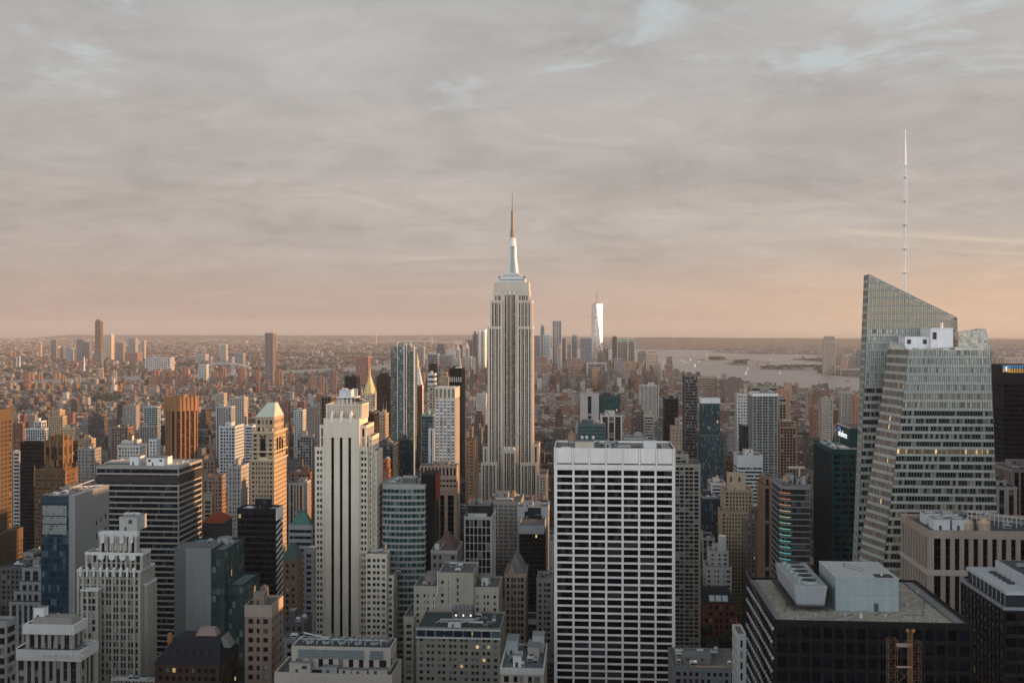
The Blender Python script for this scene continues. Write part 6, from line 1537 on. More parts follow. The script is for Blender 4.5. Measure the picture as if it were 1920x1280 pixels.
for k in range(3): m = MB(); q = a + 11 + k * 5.6; m.frustum(rect(q, q + 4.6, c + .2, c + 5), rect(q, q + 4.6, c + 3.4, c + 5), z + .5, z + 4.6); m.build('skylight', plain((.66, .68, .70), .3), _r, _r.location)
C('white corner block with water tanks right of the slab foot', 905, 1258, 1305, 1082, (.40, .39, .36), None, 'pair', vb=1185, D=26, fl=4.6, ph=2, roof=6, tanks=3, trim=(.5, .48, .45))
C('flat roofed low block with white vents at the park edge', 560, 1262, 1385, 1250, (.25, .25, .25), None, vb=1300, D=34, roof=16)
C('narrow white gable-ended building beside the gravel-roofed tower', 480, 1382, 1399, 1188, (.62, .60, .57), None, 'punch', vb=1300, D=16, bay=4, fl=5, roof=0)
# over the white slab
C('grey slab with black windowless wall facing the camera', 1350, 1088, 1123, 737, (.46, .45, .43), None, 'punch', vb=865, D=30, bay=60, cw=12, ph=0, par=4, roof=3)
C('dark green glass wing joined to the grey windowless slab', 1380, 1123.5, 1163, 742, (.03, .06, .065), None, 'curtain', vb=780, D=30, glass=GTEAL, roof=2)
C('white columned block with orange sunlit corner', 1250, 1126, 1167, 778, (.58, .52, .47), None, 'strip', vb=828, D=30, span=(.06, .04, .035), bay=6.5, pw=[1.4], pd=.9, roof=2)
C('teal banded glass office below the grey windowless slab', 1150, 1084, 1136, 795, (.09, .13, .13), None, 'band', vb=830, D=30, glass=GTEAL, roof=4)
C('pale low block with setback roofs right of the columned block', 1180, 1170, 1214, 820, (.44, .44, .42), None, 'pair', vb=835, D=30, up=(1190, 1204, 812, 6, 12))
C('brown brick mid-rise with tank seen over the slab roof', 1400, 1186, 1208, 770, (.21, .15, .12), None, vb=815, D=24, tanks=2)
C('rounded white balcony block over the slab roof', 1350, 1208, 1226, 778, (.46, .42, .37), None, 'band', vb=815, D=20)
C('long white block with a row of tall windows in the low city', 2300, 1200, 1235, 722, (.55, .51, .45), None, 'strip', vb=735, D=40)
# mid right
C('brown gridded block with lit side beyond the zigzag tower', 1320, 1462, 1494, 800, (.40, .26, .18), None, 'grid', vb=850, D=28, up=(1462, 1490, 788, 5, 18))
C('grey brown apartment tower behind the brown gridded block', 1400, 1460, 1475, 745, (.34, .29, .23), None, 'grid', vb=790, D=22)
C('pair-topped beige tower slab amid the western low blocks', 1900, 1541, 1562, 748, (.42, .36, .30), None, 'pair', vb=790, D=30)
C('large stepped brick warehouse by the western river', 3900, 1306, 1345, 708, (.40, .28, .22), None, 'band', vb=728, D=120, fl=6, ph=3)
C('dark stepped brick warehouse nearer the western river', 3800, 1360, 1394, 712, (.22, .16, .15), None, 'pair', vb=735, D=100, up=(1368, 1390, 708, 20, 40))
C('square orange tower standing at the river bank', 3800, 1472, 1484, 717, (.52, .33, .23), None, vb=735, D=30)
C('orange sunlit brick apartment house by the river', 3200, 1462, 1481, 731, (.50, .24, .13), None, vb=745, D=40)
C('white balconied riverside tower pair catching light', 2900, 1578, 1600, 735, (.58, .52, .46), None, 'grid', vb=750, D=40, glass=GBLUE, up=(1590, 1600, 733, 10, 20))
C('sunlit red riverside apartment block by the glass tower', 2700, 1604, 1622, 742, (.48, .24, .15), None, vb=770, D=40)
C('dark brick riverside apartment tower with sunlit top', 2900, 1532, 1556, 730, (.28, .17, .13), None, vb=750, D=40)
C('tan riverside tower with stepped sunlit crown', 2950, 1514, 1528, 735, (.45, .32, .22), None, vb=752, D=30, up=(1516, 1524, 728, 8, 12))
C('red brick factory block in the western low streets', 2000, 1526, 1550, 765, (.34, .17, .11), None, vb=790, D=40)

# ================================================================== FAR TOWERS
def T(label, Y, x0, x1, v, wall, style='strip', vb=None, D=None, name='far_tower', up=None, bay=5.5, fl=7.5, **kw):
    d = dict(wall=wall, bay=bay, fl=fl, pw=[bay * .42], ph=fl * .38, pd=.8, sd=.3 if style == 'strip' else .78, par=4, cw=bay * .5); d.update(kw)
    if style == 'strip': d.setdefault('span', tuple(c * .45 for c in wall))
    return B(name, label, Y, [(x0, x1, v)] + ([up] if up else []), sty(style, **d), D=D or max(24, (x1 - x0) * Y / F * .9), vb=vb or v + 45, roof=0)
# --- the southern point
def prism_tower():
    Y = 5850; lab = 'tall tapering mirror glass tower with needle mast at the far point'
    X = lambda p: wx(p, Y); Z = lambda v: wz(v, 1119, Y); cx = X(1119.5); r = 31.5; cyy = Y + r
    root = empty('glass_skyscraper', (cx, cyy, 0)); tag(root, lab, 'building')
    rot = R(-2.0); rt = lambda a, b: (cx + a * math.cos(rot) - b * math.sin(rot), cyy + a * math.sin(rot) + b * math.cos(rot))
    bz, tz = 58, Z(569.5); bt = [rt(-r, -r), rt(r, -r), rt(r, r), rt(-r, r)]; tp = [rt(0, -r), rt(r, 0), rt(0, r), rt(-r, 0)]
    m = MB(); m.prism(bt, 0, bz, 0)
    for i in range(4):
        j = (i + 1) % 4
        m.poly([(*bt[i], bz), (*bt[j], bz), (*tp[i], tz)], 1, [(0, 0), (14, 0), (7, 60)])
        m.poly([(*bt[i], bz), (*tp[i], tz), (*tp[i - 1], tz)][::1], 1, [(7, 0), (14, 60), (0, 60)])
    m.poly([(*p, tz) for p in tp], 0)
    m.build('facade', [stone((.35, .35, .34)), glass(c=(.62, .62, .62), blind=(.5, .5, .5), pb=.1, metal=.75, rough=.13, var=.1, name='mirror_glass')], root, root.location)
    m = MB(); m.lathe(cx, cyy, [(17, tz), (17, tz + 5), (15, tz + 6)], 20); m.build('ring', stone((.46, .36, .28)), root, root.location)
    m = MB(); m.lathe(cx, cyy, [(2.6, tz + 5), (2.2, Z(552)), (1.2, Z(545)), (.6, Z(538))], 8)
    for v in (562, 558, 553, 547): m.lathe(cx, cyy, [(3.4, Z(v + .5)), (3.4, Z(v - .5))], 8)
    m.build('mast', plain((.28, .22, .20)), root, root.location)
    reg(root, lab, X(1109), X(1130), Y, Y + 2 * r, tz, 685)
prism_tower()
LT = (.52, .48, .45)
T('dark topped office tower first to the west of the limestone skyscraper', 5600, 1001, 1012.5, 629, (.26, .25, .25), vb=665)
T('thin notched pale tower standing behind the stacked glass tower', 5900, 1013, 1021, 612, (.46, .44, .42), vb=665, up=(1014.5, 1019.5, 609, 4, 14))
T('stacked uneven pale glass tower in the far cluster', 5700, 1019, 1031, 627, (.50, .52, .51), 'grid', vb=666)
T('tall pale slab with vertical white ribs in the far cluster', 5750, 1035, 1053.5, 600.5, (.56, .53, .50), vb=672, bay=10, span=(.16, .16, .165))
T('brown slab half hidden behind the white ribbed slab', 5950, 1053.6, 1060.5, 634, (.28, .20, .17), vb=675)
T('sunlit stone tower with steep roof before the ribbed slab', 5500, 1046, 1052, 650, (.52, .42, .33), vb=680, up=(1047.5, 1051, 644, 4, 8))
T('short striped office block between brown slab and crowned tower', 5800, 1063, 1071, 644, (.44, .43, .42), vb=675)
T('grey tower with rounded crown and sunlit flank', 5700, 1072, 1082, 630, (.30, .29, .28), vb=672, up=(1073, 1081, 628, 4, 20))
T('broad grey glass tower left of the tapering mirror tower', 5600, 1088, 1110, 634, (.25, .25, .265), 'curtain', vb=680, glass=GBLUE)
T('brown granite office tower just right of the mirror tower', 5750, 1130.5, 1141, 652, (.33, .24, .20), vb=690)
T('domed grey block in front of the mirror tower foot', 5400, 1120, 1131, 660, (.22, .21, .20), vb=690, up=(1123, 1129, 657, 5, 20))
T('dark slim apartment tower with rounded glass top', 5200, 1148, 1157, 632, (.12, .115, .12), vb=690, fl=9, up=(1149.5, 1155.5, 630, 3, 12))
r_, e_ = T('tan office tower with green pyramid top', 5900, 1158, 1176, 640, (.42, .35, .29), vb=680)
m = MB(); x0, x1, y0, y1, z = e_[-1]; m.frustum(rect(x0 + 6, x1 - 6, y0 + 6, y1 - 6), rect((x0 + x1) / 2 - 2, (x0 + x1) / 2 + 2, y0 + 24, y0 + 28), z, z + 20); m.build('pyramid_roof', stone((.20, .32, .27)), r_, r_.location)
T('pale flat topped office tower beside the green pyramid', 5850, 1176.5, 1191, 638, (.56, .50, .44), 'band', vb=680, up=(1176.5, 1191, 634.5, 6, 40), fl=10)
T('dark shouldered tan tower standing by the bay', 5700, 1196, 1212, 660, (.36, .29, .24), vb=695, up=(1199, 1212, 657, 6, 40))
T('broad sunlit tan tower with flat crown by the bay', 5500, 1212, 1235, 662, (.58, .42, .32), 'grid', vb=700, up=(1214, 1232, 657, 6, 44))
T('brown slender pair of towers under construction by the bay', 5200, 1247, 1262, 683, (.33, .23, .19), vb=700, up=(1250, 1261, 668, 5, 24))
T('brick telephone exchange tower with stepped mass', 5000, 1006, 1034, 682, (.33, .20, .155), 'pair', vb=710, D=70, up=(1008, 1026, 668, 8, 40))
T('brown stepped brick setback building like a ziggurat', 5050, 1066, 1095, 684, (.34, .20, .15), 'pair', vb=705, D=70, up=(1071, 1091, 672, 8, 40))
T('orange brick office block before the mirror tower', 4600, 1111, 1125, 690, (.46, .24, .14), 'grid', vb=715)
T('low curved pale complex beneath the mirror tower', 4900, 1100, 1137, 680, (.52, .48, .46), 'band', vb=690, D=60)
T('grey tower block beside the dark slim apartment tower', 4900, 1152, 1168, 672, (.30, .28, .28), 'grid', vb=700)
T('reddish stone block with sunlit corner by the bay', 4700, 1170, 1191, 678, (.40, .25, .18), 'grid', vb=705)
T('orange brick warehouse between the tan bay towers', 5100, 1190, 1200, 678, (.46, .26, .17), vb=705)
# east part of the cluster, left of the limestone skyscraper
T('dark slab tower with flat roof at the harbour', 6100, 818, 834, 650, (.16, .165, .17), vb=664, up=(820, 832, 644.5, 6, 40))
T('pale grey slab tower with plain walls at the harbour', 5600, 800.5, 822, 663, (.40, .39, .38), 'band', vb=685, fl=9)
T('wide grey block with square windows behind the harbour', 5700, 822.5, 848, 665, (.29, .29, .29), 'grid', vb=690)
T('sunlit tan twin slab tower seen left of the harbour slabs', 5300, 778, 795, 650, (.42, .36, .32), vb=695)
T('square black block among the harbour towers', 6000, 854, 866, 646, (.15, .15, .155), vb=664)
T('stone tower with tall sunlit spire', 5200, 851, 863, 672, (.42, .38, .35), 'pair', vb=700, up=(854, 862, 655, 5, 24), D=40)
T('wedding cake municipal tower with statue lantern', 5250, 867, 884, 668, (.46, .42, .38), 'pair', vb=700, D=40, up=(872, 879, 652, 8, 20))
T('sunlit cream courthouse tower', 5150, 884, 891, 670, (.52, .44, .36), 'pair', vb=700)
for lab_, p0, p1, v0, v1 in (('small pyramid crown of the tall sunlit spire', 858, 4.2, 655, 645), ('lantern', 875.5, 3, 652, 640)):
    rr = [o for o in COL.objects if o.get('label') == ('stone tower with tall sunlit spire' if p0 == 858 else 'wedding cake municipal tower with statue lantern')][0]
    a, b, c, d, z = rr['roofbox']; m = MB(); m.lathe((a + b) / 2, (c + d) / 2, [((b - a) * .45, z), ((b - a) * .3, z + 12), (.8, wz(v1, p0, c))], 8); m.build('spire_roof', stone((.50, .42, .33)), rr, rr.location)
T('dark slab with stepped top near the twin sunlit tubes', 6200, 874, 886, 637, (.20, .19, .19), vb=660)
T('dark spired tower beside the twin sunlit tubes', 6000, 886, 895.5, 626, (.20, .19, .20), vb=680, up=(888.5, 892.5, 621, 6, 12))
for lab_, p in (('first of two round topped steel towers, farther from the skyscraper', 895.8), ('second round topped steel tower, touching the skyscraper edge', 904.2)):
    Y = 5900; root = empty('far_tower', (wx(p + 4, Y), Y + 12, 0)); tag(root, lab_, 'building'); m = MB(); q = wx(p + 4, Y); w = 3.7 * Y / F
    m.lathe(q, Y + 12, [(w, 0), (w, wz(622, p, Y)), (w * .9, wz(618.5, p, Y)), (w * .5, wz(617, p, Y))], 14); m.build('facade', metalmat((.66, .58, .50), .38, 'steel_cladding'), root, root.location)
    m = MB(); zt = wz(621, p, Y)
    for k in range(14):
        a_ = R(k * 360 / 14); m.box(q + w * math.cos(a_) - .8, q + w * math.cos(a_) + .8, Y + 12 + w * math.sin(a_) - .8, Y + 12 + w * math.sin(a_) + .8, 20, zt)
    m.build('rib', stone((.34, .32, .31)), root, root.location)
    reg(root, lab_, q - w, q + w, Y, Y + 24, zt, 680)
T('round red brick housing tower of two joined curves', 4500, 667, 691, 668, (.42, .21, .145), 'strip', vb=705, D=40, bay=4)
# --- across the river, left
T('very tall bronze needle tower on the left skyline', 8200, 178, 189, 602, (.24, .15, .11), vb=690, D=42, up=(180, 187, 599, 8, 20))
T('cream checkered tower right of the bronze needle tower', 8600, 196, 209, 627, (.62, .50, .40), 'grid', vb=660)
T('broad dark grey tower left of the bronze needle tower', 8300, 143.5, 156, 636, (.24, .23, .23), vb=675)
T('second dark grey tower beside the broad dark grey one', 8300, 157.5, 168, 641, (.25, .24, .23), vb=675)
T('dark tower with bright sunlit face on the left skyline', 8500, 95, 105, 637, (.22, .21, .21), vb=675)
T('slim pale tower on the left skyline with sunlit tip', 9000, 72, 76.5, 641, (.58, .42, .30), vb=665)
T('blue grey framed tower among the left skyline towers', 8800, 241, 254, 634, (.34, .34, .35), 'grid', vb=662)
T('slender pale tower with peaked top left of the diagonal tower', 8700, 263, 271, 638, (.50, .44, .38), vb=665)
T('brown shadowed tower pair below the cream checkered tower', 8000, 217, 231, 642, (.33, .27, .23), vb=680)
T('wide red brick block among the left skyline towers', 7800, 234, 258, 661, (.36, .21, .17), vb=675)
T('brown white ribbed tower on the horizon left of centre', 8000, 413, 424, 646, (.50, .46, .42), vb=685, bay=8)
T('grey block tower near the suspension bridge', 7000, 440, 456, 662, (.32, .31, .30), vb=690)
T('dark mid tower in the left skyline group', 8100, 113, 119, 651, (.22, .21, .22), vb=680)
T('paired glass mid towers in the left skyline group', 8000, 122, 134, 652, (.32, .33, .34), 'grid', vb=680)
T('dark grey low tower under the bronze needle', 7900, 176, 190, 656, (.22, .22, .225), vb=690)
T('pale block tower left of the arched hospital', 7700, 365, 385, 664, (.46, .43, .40), vb=690)
T('white chequered estate tower above the housing blocks', 5200, 372, 387, 683, (.52, .50, .46), 'grid', vb=715)
T('tall glass tower with a diagonal pattern and sunlit edge', 4900, 496.5, 512, 625, (.20, .16, .14), 'curtain', vb=690, D=46, glass=GBRZ, bay=7)
_r = [o for o in COL.objects if o.get('label', '').startswith('tall glass tower with a diagonal')][0]; a, b, c, d, z = _r['roofbox']; m = MB()
for k in range(22): q = z - 6 - k * 9; m.tube((a, c - .6, q), ((a + b) / 2, c - .6, q - 8), .5); m.tube(((a + b) / 2, c - .6, q - 8), (b, c - .6, q), .5)
m.build('diagonal_frame', stone((.44, .42, .42)), _r, _r.location); m = MB(); m.box(a - .8, b + .8, c - .9, d, z - 1, z + 3); m.build('crown', stone((.30, .18, .13)), _r, _r.location)
T('long pale hospital block with square grid above the housing', 6300, 272, 320, 670, (.50, .46, .44), 'grid', vb=690, D=60, bay=14, fl=12)
# --- across the bay, right
r_, e_ = T('tall stone grey riverside tower with cut crown across the bay', 6500, 1545, 1566.5, 640, (.48, .38, .32), vb=697, D=46, up=(1547, 1565, 630, 4, 38))
T('sunlit brown apartment tower across the river by the tall stone tower', 6700, 1578, 1590, 667, (.46, .32, .25), 'grid', vb=690)
T('grey brown apartment tower with bright edge across the river', 6800, 1596, 1607, 667, (.36, .32, .30), 'grid', vb=690)
T('dark glass apartment tower across the river next to the glass tower', 6700, 1609.5, 1622, 655, (.20, .20, .22), 'grid', vb=692)
T('pale low terminal building on the far river bank', 6300, 1576, 1625, 692, (.40, .36, .34), 'band', vb=700, D=60)
T('small annex with sloping roof at the tall stone tower', 6450, 1566, 1576, 686, (.46, .34, .27), vb=697)
T('grey windowless tower slab between glass tower and numeral tower', 2600, 1866, 1880, 686, (.40, .39, .37), vb=722)
T('sunlit tan slab with orange head behind the numeral tower', 4200, 1884, 1920, 670, (.50, .38, .29), 'pair', vb=685, D=60, up=(1904, 1916, 662, 6, 30))
T('orange apartment tower across the river near the frame edge', 4400, 1870, 1878, 668, (.52, .34, .25), vb=690)

# housing towers in sunlit clusters on the left
HT = [('brown brick housing tower in the cluster nearest the frame edge', 'brick housing towers at the frame edge', BRICK, [(5, 722, 9), (16, 716, 12), (34, 727, 10), (48, 712, 9), (59, 725, 8), (74, 718, 11), (88, 728, 9)], 4300),
      ('orange brick housing tower below the left skyline', 'orange brick housing towers', (.40, .21, .13), [(54, 699, 16), (73, 702, 12), (103, 700, 18), (118, 704, 10)], 5300),
      ('beige housing slab in the tall sunlit row', 'beige sunlit housing slabs', (.46, .38, .29), [(142, 707, 17), (166, 707, 12), (177, 709, 11), (190, 708, 14), (209, 707, 13), (226, 707, 16), (187, 694, 12), (213, 695, 10)], 4900),
      ('rust coloured housing tower beyond the little park', 'rust coloured housing towers', (.37, .19, .13), [(290, 694, 15), (306, 697, 16), (320, 696, 8), (333, 700, 12), (347, 688, 12), (401, 696, 12), (417, 690, 12), (452, 690, 14), (480, 695, 12), (522, 694, 14), (545, 702, 13)], 4700),
      ('brown housing block among the eastern low streets', 'brown housing blocks', (.30, .19, .14), [(364, 726, 18), (384, 728, 16), (400, 722, 14), (426, 726, 15), (446, 728, 14), (470, 722, 15), (495, 716, 13), (560, 716, 12), (582, 700, 9), (600, 705, 14), (625, 693, 12)], 4000)]
for lab_, grp, col, pos, Y in HT:
    proto = None
    for i, (p, v, w) in enumerate(pos):
        YY = Y + (i * 137) % 400; zz = wz(v, p, YY); ww = w * YY / F
        m = MB(); q = wx(p, YY); m.box(q - ww * .5, q + ww * .5, YY, YY + ww * .35, 0, zz - 1.4); m.box(q - ww * .2, q + ww * .2, YY - ww * .22, YY + ww * .62, 0, zz); m.box(q - 3, q + 3, YY + 2, YY + 8, zz, zz + 5)
        me = m.build('housing_tower', CITY, None, (q, YY, 0))
        at = me.data.attributes.new('Col', 'FLOAT_COLOR', 'CORNER'); cc = [c for pl in me.data.polygons for _ in range(pl.loop_total) for c in (*(tuple(k * .9 for k in col) if abs(pl.normal.z) < .5 else (.25, .22, .2)), .5)]
        at.data.foreach_set('color', cc)
        for pl in me.data.polygons:
            vs = [me.data.vertices[k].co for k in pl.vertices]
            for li, cv in zip(pl.loop_indices, vs): me.data.uv_layers[0].data[li].uv = ((cv.x + cv.y) / 3.6, cv.z / 3)
        tag(me, lab_, 'housing tower', grp); HERO.append(dict(x0=q - ww / 2, x1=q + ww / 2, y0=YY - ww * .2, y1=YY + ww * .6, z=zz, px0=p - w / 2, px1=p + w / 2, vt=v, vb=v + 14, sn=lab_, Y=YY))
# chimneys of the power station
def stack_thing(p, vt, vb, Y, lab, col=(.62, .56, .52)):
    m = MB(); q = wx(p, Y); m.lathe(q, Y, [(5.2, 0), (3.4, wz(vt + 2, p, Y)), (3.8, wz(vt + 2, p, Y)), (3.6, wz(vt, p, Y))], 12); o = m.build('chimney_stack', stone(col), None, (q, Y, 0)); tag(o, lab, 'chimney')
stack_thing(31.5, 668, 688, 6900, 'shorter pale chimney stack of the twin pair on the left skyline'); stack_thing(37, 667, 688, 6900, 'taller pale chimney stack of the twin pair on the left skyline')
stack_thing(158, 669, 692, 6200, 'lone pale chimney stack below the dark grey skyline towers')

# ================================================================== BRIDGES, STATUE, CRANES, BOATS
def bridge(label, Y, p0, p1, vdeck, vtop, ends, col, sag=.75, name='suspension_bridge', w=24, leg=6):
    root = empty(name, (wx((p0 + p1) / 2, Y), Y, 0)); tag(root, label, 'bridge'); M_ = stone(col)
    zd, zt = wz(vdeck, (p0 + p1) / 2, Y), wz(vtop, p0, Y)
    for p in (p0, p1):
        m = MB(); q = wx(p, Y)
        for yy in (Y - w * .6, Y + w * .6): m.frustum(rect(q - leg, q + leg, yy - leg * .7, yy + leg * .7), rect(q - leg * .8, q + leg * .8, yy - leg * .6, yy + leg * .6), 0, zt)
        for z in (zt - 14, zd + 8): m.box(q - leg * .7, q + leg * .7, Y - w * .6, Y + w * .6, z, z + 9, bottom=True)
        m.build('bridge_tower', M_, root, root.location)
    a, b, c, d = wx(ends[0], Y), wx(p0, Y), wx(p1, Y), wx(ends[1], Y); m = MB(); n = 24; L_ = d - a
    for i in range(n):
        f = lambda t: zd * (.55 + .45 * (1 - (2 * t - 1) ** 2)) if name != 'far' else zd
        x0, x1 = a + L_ * i / n, a + L_ * (i + 1) / n; z0, z1 = f(i / n), f((i + 1) / n)
        for yy in (Y - w / 2,): m.frustum(rect(x0, x1, yy, yy + w), rect(x0, x1, yy, yy + w), z0 - 4, z0 + 5, 0, bottom=True)
    m.build('deck', stone(tuple(min(.8, k * 1.15) for k in col)), root, root.location)
    m = MB()
    for yy in (Y - w * .5, Y + w * .5):
        pts = []
        for i in range(25): t = i / 24; pts.append((b + (c - b) * t, yy, zd + 6 + (zt - zd - 6) * (2 * t - 1) ** 2))
        pts = [(a, yy, zd * .6)] + pts + [(d, yy, zd * .6)]
        for p, q in zip(pts, pts[1:]): m.tube(p, q, 1.3 if Y > 12000 else .5)
        for p in pts[2:-2]: m.tube(p, (p[0], p[1], zd), .35)
    m.build('cable', M_, root, root.location)
bridge('very long pale suspension bridge on the horizon across the harbour mouth', 17600, 706, 810, 639.5, 624, (690, 866), (.62, .46, .36))
bridge('grey steel suspension bridge beyond the housing towers', 6100, 397, 437, 681, 668, (372, 470), (.34, .34, .35), w=20, leg=4)

def statue():
    Y = 9200; p = 1326; q = wx(p, Y); k = 1.0; root = empty('statue', (q, Y, 0)); tag(root, 'small pale green robed statue with raised arm on a star shaped island', 'statue')
    m = MB(); m.prism([(q + (26 if i % 2 else 17) * math.cos(R(i * 22.5)), Y + (26 if i % 2 else 17) * math.sin(R(i * 22.5))) for i in range(16)], 2, 12); m.frustum(rect(q - 10, q + 10, Y - 10, Y + 10), rect(q - 6.5, q + 6.5, Y - 6.5, Y + 6.5), 12, 38); m.build('pedestal', stone((.42, .36, .30)), root, root.location)
    m = MB(); m.lathe(q, Y, [(5.2, 38), (4.6, 48), (3.9, 56), (4.6, 62), (3.6, 66), (1.4, 67.5), (1.9, 69), (1.9, 71), (.8, 72.5)], 12)
    m.tube((q + 3, Y, 64), (q + 5.2, Y, 74), 1.1, 0, 8); m.tube((q - 3.4, Y - 1, 63), (q - 4.4, Y - 3, 57), 1.1, 0, 8); m.box(q - 5.6, q - 3.6, Y - 4, Y - 3, 55, 60)
    for i in range(7): a = R(20 + i * 23); m.tube((q + 1.6 * math.cos(a), Y, 71.5 + 1.2 * math.sin(a)), (q + 4.0 * math.cos(a), Y, 71.5 + 3.4 * math.sin(a)), .25)
    m.build('figure', stone((.26, .40, .34)), root, root.location)
    m = MB(); m.lathe(q + 5.2, Y, [(.7, 73.5), (1.3, 75), (.9, 76.2), (.2, 78)], 8); m.build('torch', stone((.60, .44, .18)), root, root.location)
statue()
def crane(label, p, vb, vt, tipp, tipv, Y):
    root = empty('tower_crane', (wx(p, Y), Y, 0)); tag(root, label, 'crane'); m = MB(); m.box(wx(p, Y) - 1.2, wx(p, Y) + 1.2, Y - 1.2, Y + 1.2, 0, wz(vb, p, Y)); m.build('mast', plain((.6, .5, .42)), root, root.location)
    m = MB(); m.tube((wx(p, Y), Y, wz(vb, p, Y)), (wx(tipp, Y), Y, wz(tipv, tipp, Y)), 1.6); m.build('jib', plain((.75, .58, .46)), root, root.location)
crane('white luffing crane leaning before the tan bay tower', 1200, 690, 674, 1210, 674, 4900); crane('white luffing crane leaning before the brown construction towers', 1240, 688, 675, 1249, 672, 4950)

WHITEP = plain((.85, .83, .80), .5)
def sailboat():
    m = MB(); m.frustum([(-3, -1), (5, 0), (-3, 1)], [(-4, -1.8), (7, 0), (-4, 1.8)], 0, 1.6); o = m.build('sailboat', WHITEP); 
    s = MB(); s.poly([(-3.4, 0, 3), (1.2, 0, 3), (1, 0, 15)]); s.poly([(1.4, .25, 2.6), (6, .25, 2.4), (1.4, .25, 13)]); s.poly([(-3.4, .12, 3), (1, .12, 15), (1.2, .12, 3)]); q = s.build('sail', WHITEP, o)
    t = MB(); t.tube((1.2, 0, 1.5), (1.2, 0, 16), .15); t.build('mast', WHITEP, o); return o
sb = sailboat(); BOATS = [(1279, 677), (1283, 680), (1290, 681), (1295, 676), (1302, 682), (1310, 679), (1303, 687), (1388, 684), (1399.5, 703), (1402, 693), (1444, 675), (1462, 701), (1254, 671), (1495, 666)]
for i, (p, v) in enumerate(BOATS):
    o = sb if i == 0 else sb.copy()
    if i:
        COL.objects.link(o)
        for ch in sb.children: c = ch.copy(); COL.objects.link(c); c.parent = o
    x, y = gp(p, v); s = 1.3 if p != 1399.5 else 2.0; o.location = (x, y, .2); o.scale = (s, s, s); o.rotation_euler = (0, 0, R(i * 67))
    tag(o, 'tall white sailboat alone in the middle of the bay' if p == 1399.5 else 'tiny white sailboat scattered on the grey bay', 'sailboat', None if p == 1399.5 else 'sailboats on the bay')
def ferry(p, v, lab, col, s=1.0):
    x, y = gp(p, v); root = empty('ferry', (x, y, 0)); tag(root, lab, 'ferry'); L_ = 16 * s
    m = MB(); m.frustum([(x - L_, y - 3 * s), (x + L_ * .9, y - 3 * s), (x + L_ * 1.1, y), (x + L_ * .9, y + 3 * s), (x - L_, y + 3 * s)], [(x - L_ * 1.05, y - 4 * s), (x + L_, y - 4 * s), (x + L_ * 1.25, y), (x + L_, y + 4 * s), (x - L_ * 1.05, y + 4 * s)], 0, 3.4 * s); m.build('hull', plain(col), root, root.location)
    m = MB(); m.box(x - L_ * .8, x + L_ * .6, y - 3 * s, y + 3 * s, 3.4 * s, 6.4 * s); m.box(x - L_ * .2, x + L_ * .5, y - 2.4 * s, y + 2.4 * s, 6.4 * s, 8.6 * s); m.build('cabin', plain(tuple(min(.8, k * 2.2) for k in col)), root, root.location)
ferry(1589, 715, 'dark little ferry crossing the river near the glass tower', (.07, .065, .07), .75); ferry(1448, 667, 'distant pale barge low on the water beyond the islands', (.30, .26, .24), 1.6)

# ================================================================== GROUND, WATER, HILLS
def sheet(name, pts, z, mat, thick=None, kind='structure'):
    m = MB(); a = sum(p[0] * q[1] - q[0] * p[1] for p, q in zip(pts, pts[1:] + pts[:1]))
    if a < 0: pts = pts[::-1]
    if thick:
        for i in range(len(pts)): p, q = pts[i], pts[(i + 1) % len(pts)]; m.poly([(*p, z - thick), (*q, z - thick), (*q, z), (*p, z)])
    m.poly([(*p, z) for p in pts]); o = m.build(name, mat); o['kind'] = kind; return o
def ground_mat(name, c0, c1, scale, rough=.9):
    m, t, p = new_mat(name); tc = t.N('TexCoord'); n = t.N('TexNoise', i_Scale=scale, i_Detail=8.0, i_Roughness=.7); t.L(tc.outputs['Object'], n.inputs['Vector'])
    t.L(t.MIX(t.SMOOTH(n.outputs['Fac'], .35, .65), c0, c1), p.inputs['Base Color']); p.inputs['Roughness'].default_value = rough; return m
wm, t, p = new_mat('water'); p.inputs['Base Color'].default_value = (.19, .20, .21, 1); p.inputs['Roughness'].default_value = .28; p.inputs['IOR'].default_value = 1.33
tc = t.N('TexCoord'); mp = t.N('Mapping'); mp.inputs['Scale'].default_value = (1, .35, 1); t.L(tc.outputs['Object'], mp.inputs[0])
n = t.N('TexNoise', i_Scale=.02, i_Detail=8.0, i_Roughness=.65); t.L(mp.outputs[0], n.inputs['Vector']); bp = t.N('Bump'); bp.inputs['Strength'].default_value = .35; bp.inputs['Distance'].default_value = 3.0; t.L(n.outputs['Fac'], bp.inputs['Height']); t.L(bp.outputs[0], p.inputs['Normal'])
n2 = t.N('TexNoise', i_Scale=.0012, i_Detail=4.0); t.L(mp.outputs[0], n2.inputs['Vector']); t.L(t.M('ADD', .22, t.M('MULTIPLY', n2.outputs['Fac'], .3)), p.inputs['Roughness'])
FARY = 30500
sheet('water', [(-30000, -2500), (30000, -2500), (30000, FARY), (-30000, FARY)], 0, wm)
asphalt = ground_mat('asphalt', (.045, .045, .047), (.085, .082, .078), .03); farland = ground_mat('far_land', (.10, .085, .07), (.05, .06, .045), .0025); lawn = ground_mat('island_lawn', (.06, .075, .045), (.11, .10, .07), .01)
G = lambda *q: [gp(a, b) for a, b in q]
MAN = [(-2600, -2400), (2300, -2400), (2250, 2500)] + G((1960, 778), (1880, 757), (1760, 745), (1622, 737), (1480, 731), (1420, 724), (1340, 713), (1262, 697), (1215, 690), (1100, 688), (1000, 690), (860, 694), (740, 697), (700, 699), (560, 702), (420, 710), (200, 719), (0, 727), (-260, 742)) + [(-2600, 1500)]
BK = G((-700, 728), (-200, 722), (0, 713), (200, 706), (420, 699), (560, 693), (640, 689), (690, 686.5), (716, 684), (735, 676), (762, 668), (812, 660), (836, 654), (846, 648.5)) + [(wx(846, FARY - 200), FARY - 200), (-29500, FARY - 200), (-29500, 5000)]
